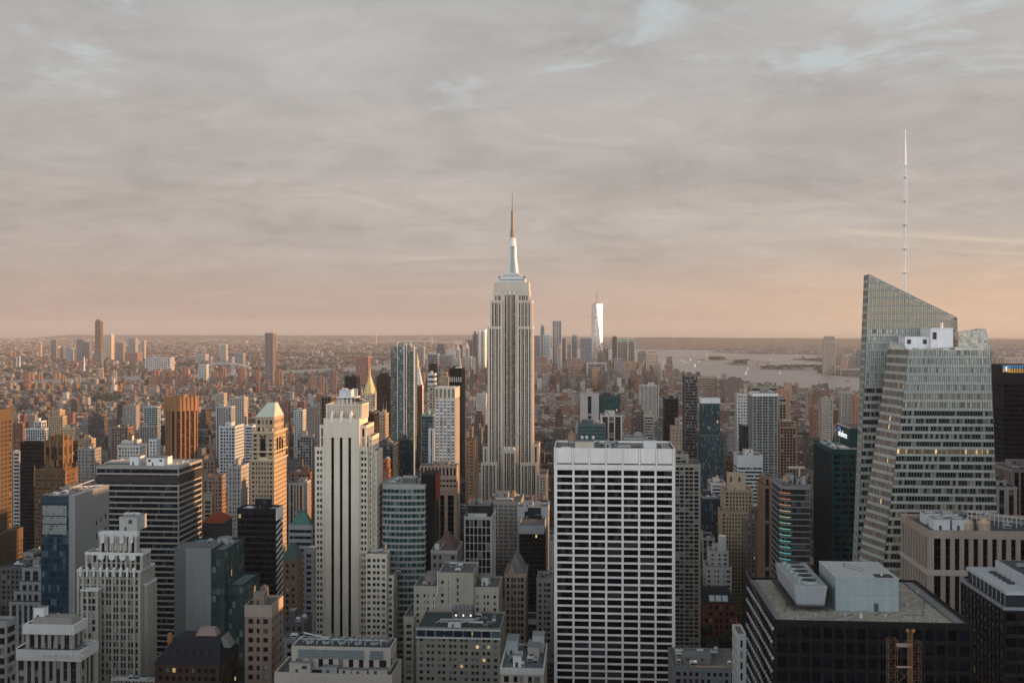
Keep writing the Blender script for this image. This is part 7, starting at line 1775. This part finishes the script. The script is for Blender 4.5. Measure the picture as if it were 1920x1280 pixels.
NJ = [(29500, 3600), (wx(2100, 5200), 5200)] + G((1960, 712), (1880, 714), (1760, 712), (1640, 709), (1590, 706), (1530, 698.5), (1548, 694), (1480, 693.5), (1425, 692), (1432, 689), (1500, 688.5), (1546, 688), (1560, 681), (1530, 675.5), (1480, 674.6), (1486, 673.6), (1540, 673), (1570, 667), (1500, 664), (1400, 663.4), (1340, 660.5), (1330, 659), (1420, 658), (1330, 656), (1236, 655.3), (1180, 653.5), (1000, 651), (868, 648.2)) + [(wx(868, FARY - 200), FARY - 200), (29500, FARY - 200)]
sheet('ground', MAN, 2.0, asphalt, 2.5); sheet('ground', BK, 2.0, farland, 2.5); sheet('ground', NJ, 2.0, farland, 2.5)
sheet('island', G((1312, 674.3), (1330, 672.3), (1350, 672.6), (1366, 674.2), (1383, 674.6), (1360, 675.8), (1330, 676.2), (1318, 675.4)), 4.0, lawn, 4.2)
sheet('island', G((1362, 682.3), (1380, 678.5), (1420, 677.6), (1444, 679.5), (1440, 683.6), (1400, 684.6), (1372, 684.2)), 4.0, lawn, 4.2)
sheet('jetty', G((1305, 674.6), (1316, 674.2), (1316, 674.9), (1305, 675.0)), 2.5, lawn, 2.6)
# ridges on the horizon
def ridge(name, pts, Y, depth, mat, seed):
    q = random.Random(seed); m = MB(); P = []
    for i in range(len(pts) - 1):
        (p0, v0), (p1, v1) = pts[i], pts[i + 1]; n = max(2, int(abs(p1 - p0) / 8))
        for k in range(n): t_ = k / n; P.append((p0 + (p1 - p0) * t_, v0 + (v1 - v0) * t_ + q.uniform(-.35, .35)))
    P.append(pts[-1])
    rows = []
    for p, v in P:
        x = wx(p, Y); z = wz(v, p, Y); rows.append([(wx(p, Y - depth), Y - depth, 1), (wx(p, Y - depth * .5), Y - depth * .5, z * q.uniform(.36, .5)), (x, Y, max(z, 2)), (wx(p, Y + depth * .6), Y + depth * .6, 1)])
    for a, b in zip(rows, rows[1:]):
        for k in range(3): m.poly([a[k], b[k], b[k + 1], a[k + 1]])
    o = m.build(name, mat); o['kind'] = 'structure'; o.data.shade_smooth()
hillm = ground_mat('wooded_hills', (.055, .05, .035), (.10, .085, .065), .0016)
ridge('hills', [(1120, 650), (1180, 633.5), (1240, 632), (1300, 632.5), (1360, 634), (1500, 635), (1600, 635.5), (1700, 637), (1860, 638.5), (2000, 640)], 19500, 5000, hillm, 1)
ridge('hills', [(-100, 638), (60, 634), (110, 629), (130, 627.5), (300, 628), (480, 628.5), (700, 629), (860, 628), (1000, 629), (1130, 632), (1300, 633), (1600, 634), (2100, 635)], 27500, 2600, hillm, 2)

# ================================================================== THE REST OF THE CITY
def inside(x, y, P):
    c = False; j = len(P) - 1
    for i in range(len(P)):
        if (P[i][1] > y) != (P[j][1] > y) and x < (P[j][0] - P[i][0]) * (y - P[i][1]) / (P[j][1] - P[i][1]) + P[i][0]: c = not c
        j = i
    return c
PARKS = [G((140, 757), (200, 747), (240, 748), (232, 757), (180, 762)), G((540, 722), (560, 715), (600, 716), (590, 726)), G((0, 694), (40, 688), (75, 692), (50, 700))]
BRY = (wx(1255, 830), wx(1400, 830), 775, 900)
q = random.Random(11)
WALLS = [((.46, .38, .29), 20), ((.30, .155, .105), 18), ((.40, .36, .31), 16), ((.56, .53, .49), 14), ((.22, .15, .115), 12), ((.30, .29, .28), 10), ((.36, .25, .18), 12), ((.10, .105, .11), 6), ((.62, .60, .57), 8)]
NAMES_ = {0: 'tan', 1: 'red brick', 2: 'beige', 3: 'pale grey', 4: 'dark brown brick', 5: 'grey', 6: 'brown', 7: 'dark', 8: 'white'}
RNAMES = ['light grey', 'grey', 'pale', 'black', 'brown']
LOWW = [((.42, .39, .36), 20, 2), ((.31, .25, .215), 20, 6), ((.29, .125, .085), 28, 1), ((.56, .53, .50), 12, 8), ((.14, .12, .11), 14, 4), ((.28, .28, .28), 10, 5)]
def wpick(low=False):
    if low:
        r = q.uniform(0, 104)
        for c, w, i in LOWW:
            r -= w
            if r <= 0: break
        jj = q.uniform(.3, 1.0); return i, tuple(max(.012, k * jj) for k in c)
    r = q.uniform(0, sum(w for _, w in WALLS))
    for i, (c, w) in enumerate(WALLS):
        r -= w
        if r <= 0: break
    jj = q.uniform(.22, .62); return i, tuple(max(.012, k * jj) for k in WALLS[i][0])
BX = []          # dict per ordinary building
def add(x0, x1, y0, y1, h, low=False, far=False):
    i, c = wpick(low); r = q.choice((0, 1, 1, 2, 2, 3, 3, 4)); jj = q.uniform(.35, 1.0) * (1.35 if r == 2 else 1) * (1.7 if low else 1); rc = tuple(k * jj for k in ROOFS[r])
    BX.append([x0, x1, y0, y1, h, i, c, r, rc, q.choice([.4, .45, .5, .55, .62, .62, .8, 1.0]) if not far else .5, 3.2 if not far else 7.0])
NEARH = [h for h in HERO if h['Y'] < 4200] + [dict(x0=9e9, x1=9e9, y0=9e9, y1=9e9, Y=460, px0=-60, px1=1980, vb=1300), dict(x0=9e9, x1=9e9, y0=9e9, y1=9e9, Y=905, px0=1264, px1=1398, vb=1249), dict(x0=wx(1379, 960) - 1, x1=wx(1393, 960) + 1, y0=880, y1=1110, Y=1000, px0=1379, px1=1393, vb=1192)]
def fit(x0, x1, y0, y1, h):
    for k in NEARH:
        if x0 < k['x1'] + 1.5 and x1 > k['x0'] - 1.5 and y0 < k['y1'] + 1.5 and y1 > k['y0'] - 1.5: return 0
    if y0 < 60: return h
    p0, p1 = proj(x0, y0, h)[0], proj(x1, y0, h)[0]; p0, p1 = min(p0, proj(x0, y1, h)[0]), max(p1, proj(x1, y1, h)[0])
    if p1 < -20 or p0 > 1940: return h
    for k in NEARH:
        if k['Y'] > y0 and p0 < k['px1'] - 1.5 and p1 > k['px0'] + 1.5:
            zmax = CAMZ - (min(k['vb'], 1320) - VH) / F * dep((p0 + p1) / 2, y1)
            h = min(h, zmax)
    return h
def height(x, y):
    u = q.random()
    if y < 1000: return q.uniform(26, 78)
    if y < 2200: return q.uniform(22, 62) if u < .76 else q.uniform(55, 88) if u < .96 else q.uniform(85, 115)
    if y < 4300: return 15 + q.uniform(-2.5, 2.5) + 2 * math.sin(x * .01 + y * .013) if u < .78 else q.uniform(18, 28) if u < .965 else q.uniform(28, 55)
    s = (x - wx(1060, y)) / y
    if -.16 < s < .09: return q.uniform(18, 50) if u < .8 else q.uniform(50, 95)
    return q.uniform(11, 16) if u < .93 else q.uniform(20, 40)
by = -1900
while by < 6600:
    bx = -4400 + (int(by / 80) % 2) * 0
    while bx < 4400:
        if (abs(bx + 125 - 0) < .60 * max(by, 0) + 900) or by < 800:
            for row in (0, 1):
                x = bx
                while x < bx + 246:
                    low = by > 2200; w = q.uniform(8, 26) if low else q.uniform(14, 34); w = min(w, bx + 250 - x)
                    if w < 6: break
                    y0 = by + row * 31.5; d = q.uniform(13, 30) if low else q.uniform(24, 31)
                    xc, yc = x + w / 2, y0 + d / 2
                    if yc > 45 or yc < -6 or abs(xc) > 45:
                        if inside(xc, yc, MAN) and not any(inside(xc, yc, P) for P in PARKS) and not (BRY[0] < xc < BRY[1] and BRY[2] - 20 < yc < BRY[3] + 4):
                            h = height(xc, yc)
                            if 30 < yc < 440: h = q.uniform(.72, 1.0) * (270 - .36 * (y0 + 31))
                            elif yc < 30: h = q.uniform(30, 95) if yc > -30 else q.uniform(60, 170) if q.random() < .5 else q.uniform(140, 235)
                            if abs(xc) > .52 * yc + 60 and 100 < yc < 3000 and xc > 0: h = q.uniform(45, 130) if q.random() < .8 else q.uniform(130, 190)
                            h = fit(x + .3, x + w - .3, y0, y0 + d, h)
                            if h > 7: add(x + .3, x + w - .3, y0, y0 + d, h, low)
                    x += w
        bx += 278
    by += 80
BX.append([-34, 30, -70, -6, 264, 2, (.4, .36, .3), 1, ROOFS[1], .5, 3.2])
for k in ((186, 236, 284, 372, 262), (262, 330, 430, 520, 258), (290, 372, 600, 664, 268), (324, 400, 664, 760, 268), (420, 520, 420, 520, 250)): BX.append([k[0], k[1], k[2], k[3], k[4], 5, (.30, .29, .28), 1, ROOFS[1], .5, 3.2])  # unseen towers added beyond the right edge to keep sun off the foreground
# the far shores: finer near, coarser with distance
def scatter(P, ya, yb, n, smin, smax, hl, pmin=-40, pmax=1960):
    c = 0
    for _ in range(n * 3):
        if c >= n: break
        y = math.sqrt(q.uniform(ya ** 2, yb ** 2)); p = q.uniform(pmin, pmax); x = wx(p, y)
        if not inside(x, y, P) or any(inside(x, y, K) for K in PARKS): continue
        s1, s2 = q.uniform(smin, smax), q.uniform(smin, smax); u = q.random(); h = q.uniform(*hl) if u < .93 else q.uniform(hl[1], hl[1] * 2.2)
        add(x, x + s1, y, y + s2, h, True, y > 9000); c += 1
scatter(BK, 4900, 9000, 11000, 9, 34, (8, 19), -40, 850); scatter(BK, 9000, 17000, 9500, 18, 62, (8, 19), -40, 860); scatter(BK, 17000, 27000, 3500, 60, 160, (10, 26), -40, 860)
scatter(NJ, 5200, 12000, 2500, 16, 60, (7, 18), 1330, 1960); scatter(NJ, 12000, 19000, 2600, 30, 110, (8, 18), 860, 1960); scatter(NJ, 19000, 27000, 1200, 60, 150, (10, 24), 860, 1960)

# which ordinary buildings show: a coarse depth raster over everything registered
RW, RH = 960, 640; buf = np.full((RH, RW), -1, dtype=np.int32); items = []
for k in HERO: items.append((k['Y'], k['px0'], k['px1'], k['vt'], 1300, -2))
for i, b in enumerate(BX):
    if b[2] < 60 or b[2] > 3600: continue
    cs = [proj(x, y, b[4]) for x in (b[0], b[1]) for y in (b[2], b[3])]; vb = proj(b[0], b[2], 0)[1]
    items.append((b[2], min(c[0] for c in cs), max(c[0] for c in cs), min(c[1] for c in cs), vb, i))
for Y, a, b, vt, vb, i in sorted(items, key=lambda k: -k[0]):
    a, b, vt, vb = (int(max(0, min(m, w / 2))) for w, m in ((a, RW), (b, RW), (vt, RH), (vb, RH)))
    if b > a and vb > vt: buf[vt:vb, a:b] = i
ids, cnt = np.unique(buf[buf >= 0], return_counts=True)
NTH = 72
chosen = [int(ids[k]) for k in np.argsort(-cnt)[:NTH]]; chosen_set = set(chosen)

def mass(boxes, name, loc=(0, 0, 0), parent=None):
    """boxes: (x0,x1,y0,y1,z0,z1,wall,roof,winfrac,bay,cell)"""
    n = len(boxes); V = np.empty((n, 8, 3), np.float32); UV = np.empty((n, 5, 4, 2), np.float32); CO = np.empty((n, 5, 4, 4), np.float32)
    fidx = np.array([[0, 1, 5, 4], [1, 2, 6, 5], [2, 3, 7, 6], [3, 0, 4, 7], [4, 5, 6, 7]])
    for i, (x0, x1, y0, y1, z0, z1, wc, rc, wf, bay, s) in enumerate(boxes):
        V[i] = ((x0, y0, z0), (x1, y0, z0), (x1, y1, z0), (x0, y1, z0), (x0, y0, z1), (x1, y0, z1), (x1, y1, z1), (x0, y1, z1))
        nx, ny = max(1, round((x1 - x0) / bay)), max(1, round((y1 - y0) / bay)); nv = max(1, round((z1 - z0) / (3.4 if bay < 5 else 6))); o = s * 13 % 997
        for f, w in ((0, nx), (1, ny), (2, nx), (3, ny)): UV[i, f] = ((o, 0), (o + w, 0), (o + w, nv), (o, nv)); CO[i, f] = (*wc, wf)
        UV[i, 4] = 0; CO[i, 4] = (*rc, 0)
    V -= np.array(loc, np.float32)
    me = bpy.data.meshes.new(name); me.vertices.add(n * 8); me.vertices.foreach_set('co', V.ravel())
    F_ = (fidx[None] + (np.arange(n) * 8)[:, None, None]).reshape(-1); me.loops.add(n * 20); me.loops.foreach_set('vertex_index', F_.astype(np.int32))
    me.polygons.add(n * 5); me.polygons.foreach_set('loop_start', np.arange(0, n * 20, 4, dtype=np.int32))
    me.update(calc_edges=True)
    me.uv_layers.new(name='UVMap').data.foreach_set('uv', UV.ravel()); me.attributes.new('Col', 'FLOAT_COLOR', 'CORNER').data.foreach_set('color', CO.ravel())
    me.materials.append(CITY); me.validate(); me.shade_flat(); o = bpy.data.objects.new(name, me); COL.objects.link(o)
    if parent: o.parent = parent
    else: o.location = loc
    return o
rest = []
for i, (x0, x1, y0, y1, h, wi, wc, r, rc, wf, bay) in enumerate(BX):
    if i in chosen_set: continue
    rest.append((x0, x1, y0, y1, 0, h, wc, rc, wf, bay, i))
    w, d = x1 - x0, y1 - y0
    if y0 < 5200 and w > 8:                                   # stair bulkheads, lift houses and plant on the roofs
        for _ in range(1 if y0 > 2600 else 3):
            a, e = x0 + q.uniform(.05, .7) * w, y0 + q.uniform(.1, .7) * d; bw, bd = min(w * .3, q.uniform(2, 7)), min(d * .3, q.uniform(2, 7))
            rest.append((a, a + bw, e, e + bd, h - .2, h + q.uniform(1.5, 4.5), tuple(k * .85 for k in wc) if q.random() < .75 else (.30, .29, .28), rc, 0, 20, i))
    if y0 < 2600 and q.random() < .4 and h > 30 and w > 12:   # setbacks
        rest.append((x0 + w * .15, x1 - w * .2, y0 + d * .2, y1 - d * .1, h - .2, h + q.uniform(5, 11), wc, rc, wf, bay, i))
o = mass(rest, 'distant_buildings'); tag(o, None, None, None, 'stuff')

# the ordinary buildings that show most are things of their own
used_labels = set(o.get('label') for o in COL.objects if o.get('label'))
def relation(b):
    pc, vc = proj((b[0] + b[1]) / 2, b[2], b[4]); best = None
    for k in HERO:
        kc = (k['px0'] + k['px1']) / 2; gap = max(0, abs(kc - pc) - (k['px1'] - k['px0']) / 2); dv = max(0, k['vt'] - vc) * 2 + max(0, vc - k['vb']) * .5
        s = gap + dv + abs(k['Y'] - b[2]) * .05
        if best is None or s < best[0]: best = (s, k, 'left of' if pc < k['px0'] else 'right of' if pc > k['px1'] else 'in front of' if b[2] < k['Y'] else 'behind')
    return best[2], best[1]['sn']
for i in chosen:
    x0, x1, y0, y1, h, wi, wc, r, rc, wf, bay = BX[i]; b = BX[i]; rel, sn = relation(b); qq = random.Random(i); nt = qq.choice([0, 0, 1, 1, 2]); bulkh = qq.random() < .7
    sn = ' '.join(sn.split()[:6])
    while sn.split()[-1] in ('of', 'the', 'on', 'in', 'a', 'its', 'and', 'by', 'to', 'before', 'behind', 'beside', 'under', 'below', 'its', 'first', 'just', 'far', 'off', 'at', 'for', 'standing', 'small', 'green', 'two', 'by', 'among', 'little'): sn = ' '.join(sn.split()[:-1])
    size = 'tall' if h > 75 else 'mid-rise' if h > 40 else 'low'; roofw = RNAMES[r] + ' roof' + (' and tank' if nt == 1 else ' and two tanks' if nt == 2 else '')
    lab = f'{size} {NAMES_[wi]} block, {roofw}, {rel} the {sn}'
    for extra in ('smaller ', 'wider ', 'narrower ', 'lowest ', 'flat ', 'deep ', 'plain ', 'squat '):
        if lab not in used_labels: break
        lab = f'{extra}{size} {NAMES_[wi]} block, {roofw}, {rel} the {sn}'
    used_labels.add(lab)
    root = empty('city_block', ((x0 + x1) / 2, (y0 + y1) / 2, 0)); tag(root, lab, 'building')
    if y0 < 1500:
        st = sty(qq.choice(['punch', 'pair', 'pair', 'grid', 'strip']), wall=wc, glass=qq.choice([GD, GLIT, GDB]), roof=rc)
        Wm, Gm, Rm = MB(), MB(), MB(); storey_block(Wm, Gm, Rm, rect(x0, x1, y0, y1), 0, h, st)
        if bulkh and x1 - x0 > 14: storey_block(Wm, Gm, Rm, rect(x0 + 2.5, x1 - 3, y0 + 5, y1 - 3), h - 1, h + qq.uniform(5, 9), dict(st, par=1.5))
        finish(root, Wm, Gm, Rm, st); clutter(root, x0 + 1, x1 - 1, y0 + 1, (y0 + 5) if bulkh and x1 - x0 > 14 else y1 - 1, h - 1, wc, i, 3, 0 if bulkh else nt, not bulkh)
        if nt and bulkh: tank(root, x0 + 6, y0 + 9, h + 5 if x1 - x0 > 14 else h - 1, 2, 4); 
        if nt == 2 and bulkh: tank(root, x1 - 7, y0 + 11, h + 5 if x1 - x0 > 14 else h - 1, 1.8, 3.8, (.33, .25, .17))
    else:
        mass([(x0, x1, y0, y1, 0, h, wc, rc, wf, bay, i)], 'facade', root.location, root)
        bulk(root, x0 + (x1 - x0) * .3, x0 + (x1 - x0) * .6, y0 + 8, y0 + 14, h, 3.5, wc)
        for k in range(nt): tank(root, x0 + (x1 - x0) * (.2 + .6 * k), y0 + 6, h, 2, 4)

# ================================================================== TREES, CARS
def crown_mesh(seed, n, r, h, c):
    qq = random.Random(seed); m = MB(); blobs = [(qq.uniform(-.5, .5) * r, qq.uniform(-.5, .5) * r, h + qq.uniform(-.35, .55) * r, qq.uniform(.35, .65) * r) for _ in range(7)]
    for _ in range(n):
        bx, by_, bz, br = qq.choice(blobs); v = Vector((qq.gauss(0, 1), qq.gauss(0, 1), qq.gauss(0, 1))).normalized() * br * qq.uniform(.7, 1.05); c0 = Vector((bx, by_, bz)) + v
        a = Vector((qq.gauss(0, 1), qq.gauss(0, 1), qq.gauss(0, 1))).normalized(); b2 = a.cross(v).normalized() * qq.uniform(.35, .8); a2 = b2.cross(v).normalized() * qq.uniform(.35, .8)
        m.poly([c0 - a2 - b2 * .5, c0 + b2 - a2 * .3, c0 + a2 + b2 * .4, c0 - b2 + a2 * .3])
    return m
FOL = [foliage_mat((.030, .045, .022)), foliage_mat((.040, .052, .024)), foliage_mat((.024, .038, .020))]; bark = stone((.09, .07, .055))
def tree():
    out = []
    for s in range(3):
        m = MB(); m.lathe(0, 0, [(.45, 0), (.32, 4), (.22, 9)], 7)
        for k in range(5): a = R(72 * k + s * 20); m.tube((0, 0, 5 + k * .7), (2.6 * math.cos(a), 2.6 * math.sin(a), 9 + k * .6), .14)
        tr = m.build('plane_tree', bark); cr = crown_mesh(s, 520, 5.2, 11.5, 0).build('crown', FOL[s], tr); out.append((tr, cr))
    return out
protos = tree(); first = set(); qq = random.Random(5); nx_, ny_ = 9, 6
for i in range(nx_):
    for j in range(ny_):
        k = (i + j * 2) % 3; t0, c0 = protos[k]
        if k in first: o = t0.copy(); COL.objects.link(o); c = c0.copy(); COL.objects.link(c); c.parent = o
        else: o = t0; first.add(k)
        o.location = (BRY[0] + 6 + (BRY[1] - BRY[0] - 12) * (i + qq.uniform(-.3, .3)) / (nx_ - 1), BRY[2] + 6 + (BRY[3] - BRY[2] - 14) * (j + qq.uniform(-.3, .3)) / (ny_ - 1), 2.0); s = qq.uniform(.85, 1.25); o.scale = (s, s, s * qq.uniform(.9, 1.15)); o.rotation_euler = (0, 0, qq.uniform(0, 6.28))
        tag(o, 'dark green plane tree in the shaded park beside the white slab', 'tree', 'plane trees in the shaded park')
m = MB(); m.box(BRY[0], BRY[1], BRY[2], BRY[3], 2.0, 2.12); o = m.build('lawn', lawn); o['kind'] = 'structure'
# far woods that read as one mass
m = MB(); qq = random.Random(8)
def wood(P, n, r0, r1, zb=2.0):
    xs, ys = [p[0] for p in P], [p[1] for p in P]; c = 0
    while c < n:
        x, y = qq.uniform(min(xs), max(xs)), qq.uniform(min(ys), max(ys))
        if not inside(x, y, P): continue
        c += 1; r = qq.uniform(r0, r1); z = zb + r * qq.uniform(.7, 1.3)
        for _ in range(7):
            v = Vector((qq.gauss(0, 1), qq.gauss(0, 1), abs(qq.gauss(0, 1)))).normalized() * r; c0 = Vector((x, y, z)) + v; a = v.cross(Vector((qq.gauss(0, 1), qq.gauss(0, 1), qq.gauss(0, 1)))).normalized() * r * .8; b = a.cross(v).normalized() * r * .8
            m.poly([c0 - a - b, c0 + a - b * .7, c0 + a * .8 + b, c0 - a * .9 + b * .8])
for P in PARKS: wood(P, 520, 4, 8)
wood(G((1325, 675), (1332, 673.4), (1352, 673), (1362, 674.4), (1350, 675.3)), 160, 6, 11, 4); wood(G((1375, 682), (1385, 679.4), (1405, 679), (1402, 682.5)), 120, 6, 11, 4); wood(G((1425, 691.5), (1440, 689.8), (1500, 689), (1545, 688.6), (1545, 692)), 260, 5, 10); wood(G((1532, 698), (1545, 696), (1560, 699), (1550, 702)), 60, 4, 8); wood(G((1496, 676), (1556, 675), (1556, 683), (1530, 676.6)), 120, 5, 9)
for k in range(900):
    y = qq.uniform(1700, 5200); p = qq.uniform(-10, 1640); x = wx(p, y); bxm = (x + 4400) % 278
    if inside(x, y, MAN): wood([(x, y), (x + 16, y), (x + 16, y + 9), (x, y + 9)], 4, 2.6, 4.6)
for k in range(60):
    y = qq.uniform(5200, 11000); x = wx(qq.uniform(0, 760), y); w_ = qq.uniform(60, 260)
    if inside(x, y, BK): wood([(x, y), (x + w_, y), (x + w_, y + w_), (x, y + w_)], 40, 6, 12)
o = m.build('far_trees', foliage_mat((.035, .050, .030), 'far_foliage')); o['kind'] = 'stuff'
# island halls
for lab_, p0, p1, v, Y in (('domed brick hall on the long flat island', 1402, 1420, 677.5, 8000), ('low pale hall on the long flat island', 1422, 1438, 680, 7950), ('peaked ferry terminal on the spit below the long island', 1452, 1464, 686, 7350)):
    root = empty('island_hall', (wx((p0 + p1) / 2, Y), Y + 12, 0)); tag(root, lab_, 'building'); m = MB(); x0, x1 = wx(p0, Y), wx(p1, Y); z = wz(v, p0, Y); m.box(x0, x1, Y, Y + 26, 0, max(z, 10)); m.build('facade', stone((.40, .30, .25)), root, root.location)
    z = max(z, 10); m = MB(); m.frustum(rect(x0 - 1, x1 + 1, Y - 1, Y + 27), rect(x0 + 6, x1 - 6, Y + 11, Y + 15), z, z + 7); m.build('roof', stone((.26, .22, .20)), root, root.location)
# cars on the avenue beside the park
def car(col):
    m = MB(); m.box(-.9, .9, -2.2, 2.2, .35, .85, bottom=True); m.frustum(rect(-.85, .85, -1.3, 1.5), rect(-.7, .7, -.7, 1.0), .85, 1.45); o = m.build('car', plain(col, .3))
    for x in (-.85, .85):
        for y in (-1.4, 1.4):
            w_ = MB(); 
            for k in range(8): a, b = R(45 * k), R(45 * k + 45); w_.poly([(x - .1, y, .33), (x - .1, y + .33 * math.cos(a), .33 + .33 * math.sin(a)), (x - .1, y + .33 * math.cos(b), .33 + .33 * math.sin(b))]); w_.poly([(x + .1, y, .33), (x + .1, y + .33 * math.cos(b), .33 + .33 * math.sin(b)), (x + .1, y + .33 * math.cos(a), .33 + .33 * math.sin(a))])
            w_.build('wheel', plain((.02, .02, .02)), o)
        l = MB(); l.box(x * .75 - .15, x * .75 + .15, 2.2, 2.24, .55, .75, bottom=True); l.build('headlight', lamp((1, .9, .7), 4.0, 'headlamp'), o)
        l = MB(); l.box(x * .75 - .15, x * .75 + .15, -2.24, -2.2, .55, .75, bottom=True); l.build('tail_light', lamp((1, .05, .03), 3.0, 'tail_lamp'), o)
    return o
AVX = BRY[1] + 10
for k, (nm, col) in enumerate((('yellow', (.55, .33, .03)), ('black', (.02, .02, .02)), ('white', (.7, .7, .7)))):
    c0 = car(col)
    for i in range(5):
        o = c0 if i == 0 else c0.copy()
        if i:
            COL.objects.link(o)
            for ch in c0.children: d = ch.copy(); COL.objects.link(d); d.parent = o
        yy = 918 + i * 19 + k * 6.2; o.location = (wx(1382.5 if (i + k) % 2 else 1389, 960), yy, 2.0); o.rotation_euler = (0, 0, math.pi if (i + k) % 2 else 0)
        tag(o, f'{nm} car on the avenue beside the shaded park', 'car', f'{nm} cars on the avenue')

# ================================================================== AIR
m = MB(); m.box(-31000, 31000, -2800, 31000, -2.5, 480, bottom=True); hz = m.build('haze', None or plain((.5, .5, .5)), None)
hm = bpy.data.materials.new('haze'); hm.use_nodes = True; ht = NT(hm.node_tree); ht.n.clear(); ho = ht.N('OutputMaterial'); hv = ht.N('VolumePrincipled')
hv.inputs['Color'].default_value = (.74, .74, .76, 1); hv.inputs['Density'].default_value = 2.3e-5; hv.inputs['Anisotropy'].default_value = 0.0; ht.L(hv.outputs[0], ho.inputs['Volume'])
hz.data.materials.clear(); hz.data.materials.append(hm); hz['kind'] = 'stuff'
